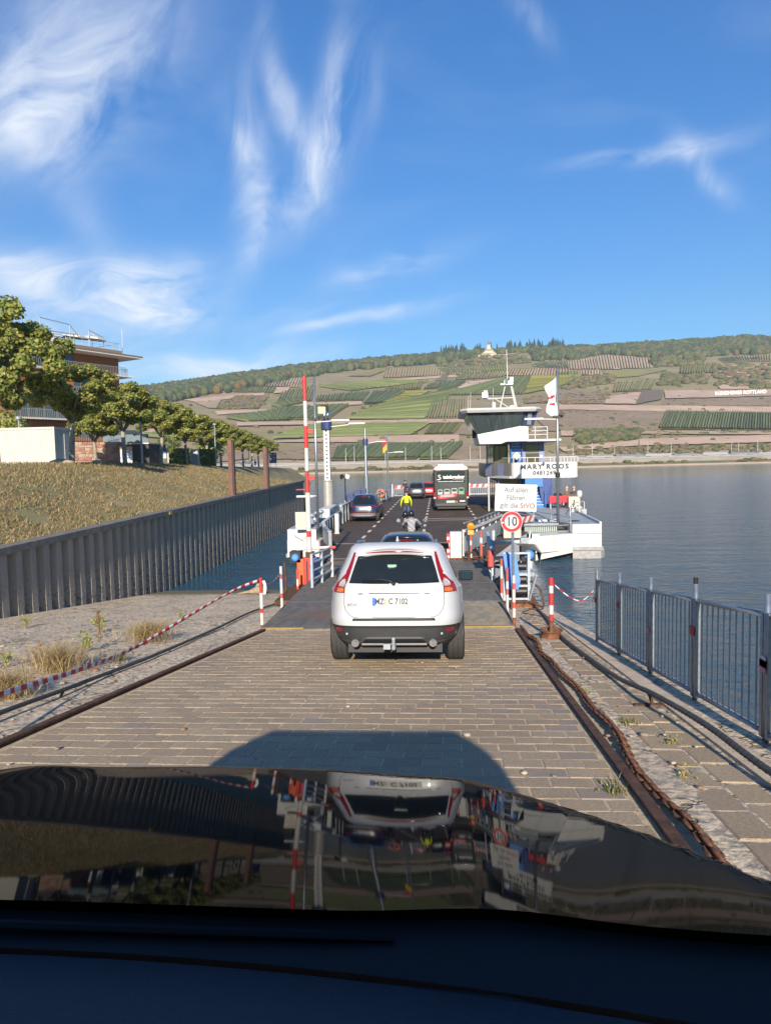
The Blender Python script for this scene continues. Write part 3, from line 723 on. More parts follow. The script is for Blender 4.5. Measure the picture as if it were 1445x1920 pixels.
scrub_quad(qx(*L_, (420, 475), (560, 388), (770, 392), (690, 472)), 170, .8, 2.2, [.1, .5, .2, .2])
scrub_quad(qx(*C_, (0, 205), (640, 180), (700, 250), (0, 280)), 170, 1.5, 4, [.35, .2, .35, .1])
scrub_quad(qx(*C_, (640, 550), (730, 492), (1280, 460), (1280, 540)), 110, .8, 2, [.1, .5, .3, .1])
scrub_quad(qx(*C_, (860, 150), (1440, 90), (1440, 180), (1000, 190)), 60, 2, 5, [.3, .1, .4, .2])
scrub_quad(qx(*M_, (50, 600), (480, 565), (425, 668), (50, 662)), 90, .5, 1.4, [.2, .5, .3, 0])
for _ in range(420):                                  # hedgerow dots everywhere on the slope
    p = hill(rnd.uniform(300, 1445), rnd.uniform(700, 850)); r_ = rnd.uniform(.7, 2.0)
    items.append(((p.x, p.y, p.z+r_*.3), r_, r_*.9, rnd.choice(LUMPS), rnd.choice([0, 1, 2, 3])))
for _ in range(230):                                  # bushes of the far bank
    u = rnd.uniform(-200, 700); v = rnd.uniform(6, 13); x, y = xy_of(u, v); r_ = rnd.uniform(.6, 1.6)
    if noise.noise(Vector((u*.03, 0, 5))) < -.1: continue
    items.append(((x, y, hill_z(u, v)+r_*.3), r_*1.5, r_*.75, rnd.choice(LUMPS), rnd.choice([0, 2, 2, 3])))
tag(scatter('scrub', items, SMs), 'brown and olive scrub between the vineyard plots', 'scrub', kind='stuff')

# far bank: river wall railing, road barrier, catenary poles, monument, hut, lettering
b = MB()
def fb(u, v, z): x, y = xy_of(u, v); return Vector((x, y, z))
for k in range(46):
    u = -200+k*20
    b.bar(fb(u, 15.4, 5.1), fb(u+20, 15.4, 5.1), .35, .35); b.bar(fb(u, 15.4, 4.4), fb(u+20, 15.4, 4.4), .3, .55); b.bar(fb(u, 15.4, 4.0), fb(u, 15.4, 5.1), .3, .3)
tag(b.build('guard_rail', mat('pale_guard_rail', (.30, .30, .295), .6)), 'long pale guard rail along the road on the far river bank', 'guard rail')
pole_m = mat('catenary_grey', (.36, .38, .37), .6)
polexs = [610, 648, 664, 722, 760, 809, 826, 881, 900, 937, 1074, 1110, 1152, 1214, 1258, 1371, 1384, 1420]
for i, px in enumerate(polexs):
    d = pix_dir(px, 850); k = (27+SH0.dot(SN))/(d.x*SN.x+d.y*SN.y); b = MB(); hgt = 7.8 + (i % 3)*.5
    b.tube((0, 0, 0), (0, 0, hgt), .20, .14, 6); b.bar((0, 0, hgt-.8), (.7, -2.2, hgt-.6), .1, .1); b.bar((0, 0, hgt-2.0), (.6, -2.0, hgt-.65), .08, .08)
    tag(b.build('catenary_pole', pole_m, loc=(d.x*k, d.y*k, 4.15)), 'thin grey railway catenary pole on the far bank below the vineyards', 'pole', 'catenary poles of the far railway')
# slow goods train standing on the far line: wagons
for i in range(9):
    u0 = 120+i*17.5; wg = thing('railway_wagon', 'low blue grey railway wagon standing on the far bank line', 'wagon', fb(u0+8, 25, 4.4), 'wagons of the far train', rot=(0, 0, math.atan2(SE.y, SE.x)))
    b = MB(); b.box((-7.8, -1.3, .75), (7.8, 1.3, 1.0 + (.9 if i % 3 else .35))); b.build('wagon_body', mat('wagon_blue', (.13, .15, .2), .6) if i % 2 else mat('wagon_grey', (.3, .31, .33), .6), wg)
    for sx in (-5.4, 5.4):
        b = MB(); b.box((sx-1.2, -1.1, 0), (sx+1.2, 1.1, .72)); b.build('bogie', black, wg)

stone_y = mat('sandstone', (.52, .44, .32), .85, 0, (.44, .37, .27), .4, world=True); bronze = mat('bronze_green', (.13, .20, .17), .6)
p = hill(916, 668)
p = p
mo = thing('hilltop_monument', 'pale stone monument with a dark standing figure on the wooded hilltop', 'monument', p); mo.scale = (.64, .64, .64)
b = MB(); b.box((-24, -9, -4), (24, 9, 2.5)); b.box((-17, -7, 2.5), (17, 7, 6)); b.build('terrace', stone_y, mo)
b = MB()
for hw, z0, z1 in ((13, 6, 9), (9.5, 9, 12.5), (7, 12.5, 17)): b.box((-hw, -hw*.7, z0), (hw, hw*.7, z1))
b.prism([(-4.6, -3.4), (4.6, -3.4), (4.6, 3.4), (-4.6, 3.4)], 17, 25, 0, [(-3.4, -2.6), (3.4, -2.6), (3.4, 2.6), (-3.4, 2.6)]); b.box((-4.2, -3.3, 25), (4.2, 3.3, 26.2)); b.build('pedestal', stone_y, mo)
b = MB(); b.box((-8.5, -7.4, 12.6), (8.5, -6.2, 15.4)); b.build('relief_frieze', bronze, mo)
b = MB(); b.lathe([(2.7, 26.2), (2.4, 30), (1.7, 33), (1.5, 34.2), (.9, 35.2), (.8, 36.2), (.4, 37)], n=10); b.path([(-1.3, 0, 33.6), (-2.4, 0, 34.8), (-2.2, 0, 37.4)], [.55, .4, .3], 6); b.path([(1.3, 0, 33.5), (2.3, 0, 31.5), (2.4, 0, 29.6)], [.55, .45, .35], 6); b.build('statue_figure', bronze, mo, smooth=True)
p = hill(1103, 657); hb = thing('hilltop_pavilion', 'small white pavilion at the edge of the hilltop wood', 'pavilion', p)
b = MB(); b.box((-4, -3, 0), (4, 3, 6)); b.build('wall', white_plain, hb); b = MB(); b.box((-4.8, -3.8, 6), (4.8, 3.8, 7)); b.build('roof', stone_y, hb)
b = MB(); b.box((-1.2, -3.15, .2), (1.2, -3.05, 4)); b.build('door', black, hb)
p = hill(1182, 664); hb = thing('vineyard_hut', 'long low white hut above the striped vineyard', 'hut', p)
b = MB(); b.box((-8, -2.5, 0), (8, 2.5, 3.2)); b.build('wall', white_plain, hb); b = MB(); b.box((-8.4, -3, 3.2), (8.4, 3, 3.8)); b.build('roof', white_plain, hb)
for sx in (-4, 0, 4):
    b = MB(); b.box((sx-.8, -2.6, 1), (sx+.8, -2.52, 2.2)); b.build('window', glass_dark, hb)
p = hill(1385, 743, 3.0); p0 = hill(1350, 743); p1 = hill(1420, 743); ang = math.atan2(p1.y-p0.y, p1.x-p0.x)
hl = thing('hillside_lettering', 'row of white letters standing on the pale vineyard terrace', 'lettering', p + Vector((0, -3, 0)), rot=(0, 0, ang))
text('letters', 'RÜDESHEIMER ROTTLAND', 4.2, mat('letter_white', (.85, .85, .82), .6), hl, (0, 0, 0), FACE, .15, sx=.82, bold=.06)
# ================================================================== THE FERRY
D = 1.30                                             # car deck above the water
FO = Vector((0.3, 50, 0))
ferry = thing('car_ferry', 'white and blue car ferry with raised wheelhouse berthed at the ramp', 'ferry', FO)
def fp(name, mb, m, parent=None, **kw):              # ferry parts are written in world coordinates
    if parent is None: return mb.build(name, m, ferry, loc=-FO, **kw)
    return mb.build(name, m, parent, **kw)
def ft(name, body, size, m, loc, rot=FACE, **kw): return text(name, body, size, m, ferry, Vector(loc)-FO, rot, **kw)
deck_m = mat('ship_deck', (.062, .048, .041), .75, 0, (.092, .070, .058), 1.2, detail=7, world=True, bump=.25, bscale=30, rvar=.2, spec=.2)
hull_black = mat('hull_black', (.022, .022, .023), .6, 0, (.04, .038, .035), 3)
rub_grey = mat('rubbing_strake_grey', (.30, .30, .30), .6, 0, (.22, .21, .2), 5)
side_deck = mat('side_deck_grey', (.30, .335, .365), .55, 0, (.25, .28, .30), 3)
flap_m = bpy.data.materials.new('flap_plate')
def flap_material():
    m = flap_m; m.use_nodes = True; t = NT(m.node_tree); b = t.n['Principled BSDF']
    pos = t.node('ShaderNodeNewGeometry').outputs['Position']; x, y, z = t.sep(pos)
    n1 = t.noise(pos, 1.1, 6, .65); n2 = t.noise(t.vmath('MULTIPLY', pos, (1, .3, 1)), 7, 6, .7)
    c = t.mix(t.ramp(n1, [(.35, (0, 0, 0)), (.65, (1, 1, 1))]), (.125, .118, .102), (.185, .165, .13))
    c = t.mix(t.ramp(n2, [(.45, (0, 0, 0)), (.62, (1, 1, 1))]), c, (.10, .10, .10))
    c = t.mix(t.ramp(t.noise(pos, .55, 5, .6), [(.56, (0, 0, 0)), (.72, (1, 1, 1))]), c, (.17, .10, .07))
    t.l.new(c, b.inputs['Base Color']); b.inputs['Roughness'].default_value = .75; b.inputs['Specular IOR Level'].default_value = .2
    bn = t.node('ShaderNodeBump'); bn.inputs['Strength'].default_value = .5; bn.inputs['Distance'].default_value = .01
    wv = t.node('ShaderNodeTexWave', wave_type='BANDS', bands_direction='Y'); wv.inputs['Scale'].default_value = 2.2; t.l.new(pos, wv.inputs['Vector'])
    t.l.new(t.math('ADD', wv.outputs['Fac'], n2), bn.inputs['Height']); t.l.new(bn.outputs[0], b.inputs['Normal'])
flap_material()
# hull
Hp = [(-4.3,26.4),(-5.7,33.8),(-7.3,34.2),(-7.7,45),(-7.5,62),(-5.2,74.6),(5.0,74.6),(8.2,62),(8.4,45),(7.9,35.5),(6.5,35.5),(4.2,34.2),(1.9,26.4)]
lo_ = [(x*.93, y+(.9 if y < 40 else (-.6 if y > 70 else 0))) for x, y in Hp]
b = MB(); b.prism(lo_, -.9, .42, 0, [(x*.985, y+(.25 if y < 40 else 0)) for x, y in Hp]); hull = fp('hull', b, hull_black)
b = MB(); b.prism(Hp, .42, 1.22); fp('hull_side', b, white_paint, hull)
def along(pts, z0, z1, th, mb, mi=0):
    for p, q in zip(pts[:-1], pts[1:]): mb.bar((*p, (z0+z1)/2), (*q, (z0+z1)/2), th, z1-z0, mi)
    return mb
b = MB(); along([Hp[9], Hp[8], Hp[7]], .38, .56, .16, b); along([Hp[10], Hp[9]], .38, .56, .16, b); fp('rubbing_strake', b, rub_grey, hull); b = MB(); along([Hp[2], Hp[3], Hp[4]], .38, .56, .16, b); fp('rubbing_strake', b, rub_grey, hull)
b = MB(); b.prism([(6.5,35.42),(7.85,35.42),(8.1,35.8),(7.3,36.6),(6.5,36.6)], -.5, .40, 0, None); fp('bow_shoulder', b, rub_grey, hull)
b = MB(); b.prism([(-4.3,26.2),(-5.5,33),(-5.6,45),(-5.6,62),(-4.6,74.4),(5,74.4),(5.2,62),(5.2,38.5),(3.9,34.4),(1.8,26.2)], 1.20, D); deck = fp('car_deck', b, deck_m)
dash_m = mat('lane_paint', (.62, .57, .50), .75, 0, (.36, .31, .27), 16, lo=.45, hi=.7, world=True)
for X, ya, yb in ((-3.6, 33.9, 73), (-.76, 33.9, 73), (2.3, 41.5, 73)):
    y = ya
    while y < yb:
        b = MB(); b.box((X-.075, y, D+.004), (X+.075, y+1.15, D+.008)); fp('lane_dash', b, dash_m, deck); y += 2.9
seam = mat('deck_seam_steel', (.30, .27, .24), .55, .3, (.2, .17, .14), 6)
for (x0, x1, y0) in ((-5.0, 3.3, 31.6), (-.9, 2.6, 43.6), (-.9, 2.6, 44.9), (-4.2, 1.7, 26.6)):
    b = MB(); b.box((x0, y0, D+.003), (x1, y0+.12, D+.012)); fp('deck_seam', b, seam, deck)
b = MB(); b.tube((-4.1, 26.0, 1.24), (1.75, 26.0, 1.24), .09, n=8); fp('hinge', b, rust)
# loading flap
FL = [(-3.50, 13.62, 1.70), (1.44, 13.80, 1.68), (1.62, 25.9, D+.02), (-4.02, 25.9, D+.02)]
b = MB(); b.v = FL + [(x, y, z-.12) for x, y, z in FL]; b.f = [(0,1,2,3),(7,6,5,4),(4,5,1,0),(5,6,2,1),(6,7,3,2),(7,4,0,3)]; b.m = [0]*6; flap = fp('loading_flap', b, flap_m)
def fl(a, s, h=0.0):                                  # a across 0..1, s along 0..1
    p = Vector(FL[0]).lerp(Vector(FL[1]), a); q = Vector(FL[3]).lerp(Vector(FL[2]), a); r = p.lerp(q, s); r.z += h; return r
for a0, a1 in ((.004, .17), (.80, .996)):
    b = MB(); b.add([fl(a0, .001, .006), fl(a1, .001, .006), fl(a1, .010, .006), fl(a0, .010, .006), fl(a0, .001, -.115), fl(a1, .001, -.115)], [(0, 1, 2, 3), (4, 5, 1, 0)])
    fp('yellow_edge', b, yellow_paint, flap)
for s_ in (.25, .5, .75):
    b = MB(); b.add([fl(.01, s_, .008), fl(.99, s_, .008), fl(.99, s_+.008, .008), fl(.01, s_+.008, .008)], [(0, 1, 2, 3)]); fp('plate_seam', b, seam, flap)
for i in range(26):
    s_ = .02+i*.009; b = MB(); b.bar(fl(.76, s_, .008), fl(.985, s_, .008), .03, .014); fp('grip_bar', b, flap_m, flap)

# bulwarks
bul = mat('bulwark_grey', (.30, .33, .355), .5, .1, (.23, .255, .28), 2.5, rvar=.2)
LB = [(-4.5, 29.4), (-5.05, 31.6), (-5.5, 34), (-5.68, 37.6), (-5.72, 42), (-5.72, 46.5), (-5.75, 51), (-5.7, 56), (-5.6, 61), (-5.3, 66), (-4.9, 70.5)]
for i, (p, q) in enumerate(zip(LB[:-1], LB[1:])):
    z1 = 2.06 if i < 3 else (2.35 if i in (4, 5) else 2.05)
    m_ = [bul, grey_steel, bul, blue_dark, grey_steel, bul, blue_dark, bul, white_paint, bul][i]
    b = MB(); d = (Vector(q)-Vector(p)); q2 = Vector(p)+d*.97; b.bar((*p, (D+z1)/2+.04), (*q2, (D+z1)/2+.04), .07, z1-D-.08); pn = fp('bulwark_panel', b, m_)
    b = MB(); b.bar((*p, z1+.02), (*q2, z1+.02), .16, .06); fp('top_rail', b, white_paint if i % 3 else grey_steel, pn)
    for f in (.05, .35, .65):
        r = Vector(p)+d*f; b = MB(); b.bar((r.x+.07, r.y, D), (r.x+.07, r.y, z1-.02), .07, .07); fp('rib', b, grey_steel, pn)
RB = [(.95, 27.0), (1.9, 30.2), (3.05, 34.6)]
for i, (p, q) in enumerate(zip(RB[:-1], RB[1:])):
    b = MB(); b.bar((*p, D+.42), (*q, D+.42), .06, .62); pn = fp('bulwark_panel', b, bul)
    b = MB(); b.bar((*p, D+.95), (*q, D+.95), .07, .09); fp('top_rail', b, white_paint, pn)
    for f in (.03, .35, .68, .97):
        r = Vector(p).lerp(Vector(q), f); b = MB(); b.bar((r.x-.06, r.y, D), (r.x-.06, r.y, D+1.0), .06, .06); fp('rail_post', b, white_paint, pn)
    b = MB(); b.bar((*p, D+1.25), (*q, D+1.25), .04, .05); fp('upper_rail', b, grey_steel, pn)
strip_dark = mat('stripe_dark', (.10, .07, .075), .6)
for i in range(13):
    p = Vector((1.55, 29.0)).lerp(Vector((3.0, 34.4)), i/13); q = Vector((1.55, 29.0)).lerp(Vector((3.0, 34.4)), (i+.97)/13)
    b = MB(); b.bar((p.x-.05, p.y, D+1.12), (q.x-.05, q.y, D+1.12), .02, .2); fp('stripe', b, white_worn if i % 2 else strip_dark)

# pods beside the car deck
b = MB(); b.prism([(-7.28, 34.2), (-5.85, 34.0), (-5.85, 62), (-7.45, 62), (-7.66, 45)], 1.20, 1.74); lp = fp('side_pod', b, white_paint)
b = MB(); b.prism([(-7.2, 34.4), (-5.9, 34.2), (-5.9, 61.9), (-7.4, 61.9), (-7.58, 45)], 1.745, 1.76); fp('pod_top', b, side_deck, lp)
for (y0, y1, z1, m_) in ((39.5, 44.0, 2.35, white_paint), (47, 49, 2.2, grey_steel), (52, 54, 2.3, white_paint)):
    b = MB(); b.prism([(-7.0, y0), (-5.95, y0), (-5.95, y1), (-7.0, y1)], 1.76, z1, 0, [(-6.7, y0+.5), (-6.05, y0+.3), (-6.05, y1), (-6.7, y1)]); fp('vent_housing', b, m_, bevel=.04)
for y0 in (49.5, 54.6, 58.5):
    b = MB(); b.box((-6.4, y0, 2.0), (-5.85, y0+.5, 2.75)); fp('instrument_box', b, blue_dark, bevel=.03)
for y0 in (35.5, 37.0, 38.2):
    b = MB(); b.tube((-6.3, y0, 1.76), (-6.3, y0, 2.2), .09); b.sphere((-6.3, y0, 2.3), (.2, .2, .14)); fp('vent_cowl', b, grey_steel)
b = MB(); b.prism([(6.5, 35.5), (7.9, 35.5), (8.36, 45), (8.16, 62), (5.3, 62), (5.3, 38.6), (6.3, 38.6)], 1.20, 1.66); rpod = fp('side_pod', b, white_paint)
b = MB(); b.prism([(6.55, 35.6), (7.75, 35.6), (8.2, 45), (8.0, 61.9), (5.35, 61.9), (5.35, 38.7), (6.35, 38.7)], 1.665, 1.68); fp('pod_top', b, side_deck, rpod)
b = MB(); along([(7.86, 35.56), (8.32, 45), (8.12, 61.9)], 1.66, 1.78, .1, b); fp('pod_edge', b, white_paint, rpod)
b = MB(); b.add([(4.35, 34.6, -.02), (6.5, 35.44, .30), (6.5, 35.44, .62), (4.35, 34.6, .50), (4.35, 34.9, -.02), (6.5, 35.8, .30), (6.5, 35.8, .62), (4.35, 34.9, .50)], [(0,1,2,3),(7,6,5,4),(4,5,1,0),(5,6,2,1),(6,7,3,2),(7,4,0,3)]); fp('bow_panel', b, white_paint, hull)
# ribbed tank rack behind rails
tank = mat('ribbed_tank', (.28, .36, .33), .3, 0, (.42, .46, .40), 9)
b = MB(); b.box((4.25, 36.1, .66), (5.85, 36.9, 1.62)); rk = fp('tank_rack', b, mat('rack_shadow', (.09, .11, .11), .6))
for i in range(16):
    b = MB(); x = 4.31+i*.1; b.path([(x, 36.05, .68), (x, 36.03, 1.15), (x, 36.05, 1.6)], [.03, .042, .03], 6); fp('tank_rib', b, tank, rk)
for z in (.68, .98, 1.28, 1.58):
    b = MB(); b.tube((4.2, 35.95, z), (6.45, 35.95, z+.02), .022, n=6); fp('rack_rail', b, grey_steel, rk)
b = MB(); b.box((4.2, 35.9, 1.62), (5.9, 37, 1.70)); fp('rack_top', b, grey_steel, rk)
b = MB(); b.box((5.95, 36.6, .6), (6.45, 38.4, 1.5)); fp('opening_shade', b, hull_black)  # black block painted in for the shade in the opening behind the rails
b = MB()
for x0, y0, x1, y1 in ((4.3, 39.6, 6.45, 35.7),):
    for z in (1.95, 2.25): b.tube((x0, y0, z), (x1, y1, z-.25), .03, n=6)
    for f in (0, .33, .66, 1): b.tube((x0+(x1-x0)*f, y0+(y1-y0)*f, 1.3), (x0+(x1-x0)*f, y0+(y1-y0)*f, 2.25-.25*f), .03, n=6)
fp('stair_rail', b, grey_steel)
def striped_bar(name, p, q, h, th, n, ma, mb_, parent=None, slant=.0):
    p, q = Vector(p), Vector(q); d = (q-p)/n; root = None
    for i in range(n):
        b = MB(); u = Vector((0, 0, h/2)); s_ = d*slant
        a0, a1 = p+d*i, p+d*(i+1)*1.0
        nrm = d.normalized().cross(Vector((0, 0, 1)))*th
        fr = [a0-u-s_, a1-u-s_, a1+u+s_, a0+u+s_]
        b.extrude(fr, nrm); fp(name, b, ma if i % 2 == 0 else mb_, parent)
striped_bar('stripe', (3.3, 34.3, 1.93), (4.75, 36.4, 1.93), .30, .03, 9, white_paint, red_faded, slant=.5)

# mast with flag and floodlight on the right pod
b = MB(); b.tube((5.92, 36.2, 1.66), (5.92, 36.2, 9.3), .075, .055, 10); ms = fp('mast', b, galv, smooth=True)
b = MB(); b.lathe([(.12, 0), (.12, .25)], (5.92, 36.2, 3.95)); fp('mast_clamp', b, black, ms)
b = MB(); b.box((5.7, 36.05, 6.9), (6.15, 36.35, 7.0)); b.cbox((6.12, 36.1, 7.05), (.22, .1, .26), rot=Matrix.Rotation(.5, 3, 'Y')); fp('floodlight', b, black, ms)
b = MB(); b.bar((5.85, 36.2, 6.82), (5.05, 36.1, 6.85), .04, .04); b.cbox((4.75, 36.1, 6.86), (.9, .2, .09)); fp('lamp_arm', b, white_paint, ms)
flag_white = mat('flag_cloth', (.75, .72, .72), .8); flag_red = mat('flag_red', (.45, .03, .06), .8)
b = MB()
def flagfn(a, c):
    x = 5.88 - .55*a*(1-.25*math.sin(c*3)) + .05*math.sin(c*9+a*4); z = 8.9 - 2.0*c*(.55+.45*(1-a)) - 1.0*a*c*.2 - .45*a; return (x, 36.16+.09*math.sin(a*7+c*5), z)
b.grid(flagfn, 10, 14); b.m = [1 if (60 < i < 70 or 92 < i < 98) else 0 for i in range(len(b.f))]; fp('flag', b, [flag_white, flag_red], ms, smooth=True)

# left poles and towers
b = MB(); b.tube((-5.76, 34.1, 1.75), (-5.76, 34.1, 9.0), .065, .05, 10); ms = fp('mast', b, galv, smooth=True)
b = MB(); b.box((-5.95, 33.95, 6.95), (-5.55, 34.2, 7.05)); fp('mast_bracket', b, black, ms)
b = MB(); b.cbox((-5.42, 33.95, 7.4), (.34, .16, .32), rot=Matrix.Rotation(.4, 3, 'Z')); fp('floodlight', b, mat('floodlight_cream', (.7, .6, .36), .4), ms)
b = MB(); b.bar((-5.76, 34.1, 6.86), (-4.9, 34.1, 6.9), .04, .04); b.cbox((-4.55, 34.1, 6.92), (.85, .2, .08)); fp('lamp_arm', b, white_paint, ms)
b = MB(); b.bar((-5.76, 34.1, 3.35), (-6.0, 34.1, 3.35), .04, .04); b.cbox((-6.35, 34.1, 3.34), (.8, .18, .09)); fp('lamp_arm', b, white_paint, ms)
b = MB(); b.lathe([(.33, 1.75), (.33, 3.75), (.36, 3.78), (.36, 3.85)], (-6.82, 44.5, 0), 14); tw = fp('tower_foot', b, mat('tower_grey', (.36, .35, .33), .5, .3), smooth=False)
b = MB(); b.box((-7.0, 44.32, 3.85), (-6.64, 44.68, 7.1)); ts = fp('tower_shaft', b, white_plain)
for i in range(13):
    b = MB(); b.lathe([(.055, 0), (.055, .012)], (-6.82, 44.305, 4.0+i*.24), 10, axis='Y'); fp('hole', b, black, ts)
b = MB(); b.lathe([(.30, 6.95), (.34, 7.0), (.34, 7.5), (.30, 7.55)], (-6.82, 44.5, 0), 12); fp('tower_collar', b, blue_dark, ts)
for dx in (-.12, .1):
    b = MB(); b.tube((-6.82+dx, 44.5, 7.5), (-6.82+dx, 44.5, 8.2), .075, n=10); pip = fp('exhaust_pipe', b, chrome, smooth=True)
    b = MB(); b.path([(-6.82+dx, 44.5, 8.2), (-6.82+dx-.03, 44.5, 8.4), (-6.82+dx-.12, 44.5, 8.5)], .085, 10); fp('pipe_tip', b, black, pip)
b = MB(); b.bar((-6.5, 44.4, 7.15), (-5.3, 44.3, 7.25), .05, .05); b.cbox((-4.9, 44.3, 7.3), (1.0, .24, .09)); fp('lamp_arm', b, white_paint, ts)
b = MB(); b.tube((-6.36, 64, 1.9), (-6.36, 64, 3.7), .23, n=12); ms = fp('mast_foot', b, galv)
b = MB(); b.tube((-6.36, 64, 3.7), (-6.36, 64, 7.9), .14, .08, 10); fp('mast_tube', b, galv, ms)
b = MB(); b.lathe([(.24, 6.45), (.24, 6.95)], (-6.36, 64, 0), 10); fp('tower_collar', b, blue_dark, ms)
b = MB(); b.bar((-6.2, 64, 6.6), (-5.3, 64, 6.7), .05, .05); b.cbox((-4.95, 64, 6.72), (.9, .2, .08)); fp('lamp_arm', b, white_paint, ms)
b = MB(); b.tube((-4.42, 64, 1.9), (-4.42, 64, 7.7), .07, .05, 8); ms = fp('mast', b, galv)
b = MB(); b.bar((-4.42, 64, 5.7), (-3.7, 64, 5.75), .04, .04); b.cbox((-3.4, 64, 5.76), (.8, .2, .08)); fp('lamp_arm', b, white_paint, ms)
b = MB(); b.grid(lambda a, c: (-4.45-.35*a, 64+.06*math.sin(a*6+c*4), 7.0-1.0*c-.35*a), 5, 6); b.m = [1 if i < 15 else 0 for i in range(30)]; fp('flag', b, [mat('flag_yellow', (.75, .42, .03), .8), flag_red], ms)
b = MB(); b.tube((-7.1, 55, 1.76), (-7.1, 55, 3.7), .05); ms = fp('light_post', b, grey_steel)
for dx, m_ in ((-.22, black), (.2, white_plain)):
    b = MB(); b.cbox((-7.1+dx, 54.9, 3.85), (.34, .2, .32), rot=Matrix.Rotation(dx*2, 3, 'Y')); fp('floodlight', b, m_, ms)
b = MB()
for i in range(24):
    a0, a1 = 2*math.pi*i/24, 2*math.pi*(i+1)/24; b.tube((-5.25+.32*math.cos(a0), 66, 2.05+.32*math.sin(a0)), (-5.25+.32*math.cos(a1), 66, 2.05+.32*math.sin(a1)), .08, n=6, cap=False)
fp('life_ring', b, mat('life_ring_orange', (.62, .16, .06), .6))

# far gate with striped top rail
for x0, x1 in ((-4.5, .1), (.3, 5.0)):
    gx = x1-x0; b = MB(); b.tube((x0, 74.3, 1.42), (x1, 74.3, 1.42), .05, n=6); b.tube((x0, 74.3, 2.1), (x1, 74.3, 2.1), .05, n=6); g = fp('gate', b, white_paint)
    n_ = int(gx/.22)
    for i in range(n_+1):
        b = MB(); b.tube((x0+gx*i/n_, 74.3, 1.42), (x0+gx*i/n_, 74.3, 2.1), .02, n=5); fp('gate_bar', b, white_paint, g)
    for i in range(16):
        xa = x0+gx*i/16; xb = x0+gx*(i+1)/16; b = MB(); b.extrude([(xa, 74.22, 2.12), (xb, 74.22, 2.12), (xb+.12, 74.22, 2.45), (xa+.12, 74.22, 2.45)], (0, .05, 0)); fp('stripe', b, white_paint if i % 2 else red_faded, g)
for x in (-4.75, 3.15, 5.2):
    b = MB(); b.box((x-.12, 74.1, D), (x+.12, 74.4, 2.6)); fp('gate_post', b, white_paint, bevel=.02)
b = MB(); b.bar((-4.9, 73.2, 1.75), (-5.3, 68.5, 1.75), .08, .85); fp('bulwark_panel', b, white_paint)
b = MB(); b.box((5.4, 71.5, 1.3), (7.2, 73.6, 1.85)); b.box((5.5, 71.6, 1.85), (6.6, 73.4, 2.3)); fp('winch_housing', b, white_paint, bevel=.05)

# ---------------- superstructure
olive_glass = mat('olive_window_glass', (.075, .07, .045), .12, 0, (.05, .05, .035), .8, spec=.6)
cabin_m = mat('cabin_navy_grey', (.19, .22, .36), .5, 0, (.165, .19, .31), 2)
bronze_panel = mat('bronze_side_panel', (.26, .245, .22), .35, .4, (.17, .165, .16), 6, stretch=(6, .4, .3))
b = MB(); b.box((4.15, 50.4, D), (6.2, 60, 3.68)); sup = fp('lower_cabin', b, cabin_m)
for i in range(4):
    b = MB(); b.box((4.10, 50.9+i*2.2, 2.0), (4.152, 52.6+i*2.2, 3.4)); fp('window', b, olive_glass, sup)
b = MB(); b.box((4.25, 50.345, 1.5), (5.6, 50.398, 3.5)); fp('window', b, olive_glass, sup)
b = MB(); b.prism([(3.45, 51.6), (4.75, 48.3), (5.15, 48.06), (9.0, 48.06), (9.2, 48.3), (9.2, 60), (3.45, 60)], 3.62, 3.78); mid = fp('middle_deck', b, white_paint)
def arc_pts(cx, cy, r, a0, a1, n): return [(cx+r*math.cos(rad(a0+(a1-a0)*i/n)), cy+r*math.sin(rad(a0+(a1-a0)*i/n))) for i in range(n+1)]
bp = [(4.86, 48.75)] + arc_pts(5.2, 48.4, .36, 200, 270, 6) + [(8.95, 48.04)] + arc_pts(8.98, 48.24, .2, 270, 360, 5) + [(9.18, 50.5)]
b = MB()
for p, q in zip(bp[:-1], bp[1:]): b.add([(*p, 3.66), (*q, 3.66), (*q, 4.66), (*p, 4.66)], [(0, 1, 2, 3)])
bo = fp('name_board', b, white_plain)
ft('name_lettering', 'MARY ROOS', .44, ink, (7.0, 48.025, 4.36), spacing=1.28, bold=.018, sx=1.05)
ft('number_lettering', '04812490', .38, ink, (7.1, 48.025, 3.95), spacing=1.2, sx=.95, bold=.012)
b = MB(); b.box((6.88, 47.85, 4.48), (6.98, 48.02, 4.66)); fp('board_lamp', b, black)
for i in range(4):
    a = Vector((4.80, 48.5)).lerp(Vector((3.42, 51.6)), i/4); c = Vector((4.80, 48.5)).lerp(Vector((3.42, 51.6)), (i+.97)/4)
    b = MB(); b.bar((*a, 4.2), (*c, 4.2), .05, .9); fp('side_panel', b, cabin_m if i in (1, 3) else bronze_panel, mid)
b = MB(); b.bar((3.42, 51.6, 4.2), (3.42, 60, 4.2), .05, .9); fp('side_panel', b, bronze_panel, mid)
b = MB()
for p, q in zip(bp[:-1], bp[1:]): b.tube((*p, 4.98), (*q, 4.98), .03, n=6)
for x in [5.0, 5.9, 6.4] + [7.4+.22*i for i in range(9)]: b.tube((x, 48.07, 4.64), (x, 48.07, 4.98), .028, n=6)
b.tube((4.8, 48.5, 4.98), (4.4, 49.5, 4.98), .03, n=6); fp('railing', b, white_paint, mid)
b = MB(); b.box((5.75, 50.2, 3.78), (7.3, 58, 6.04)); cab = fp('upper_cabin', b, cabin_m)
b = MB(); b.box((6.05, 50.15, 4.2), (6.95, 50.198, 5.85)); fp('window', b, olive_glass, cab)
b = MB(); b.box((6.0, 50.13, 5.28), (6.98, 50.148, 5.33)); fp('window_bar', b, cabin_m, cab)
b = MB(); b.box((7.02, 50.14, 5.0), (7.18, 50.198, 5.16)); fp('notice', b, white_plain, cab)
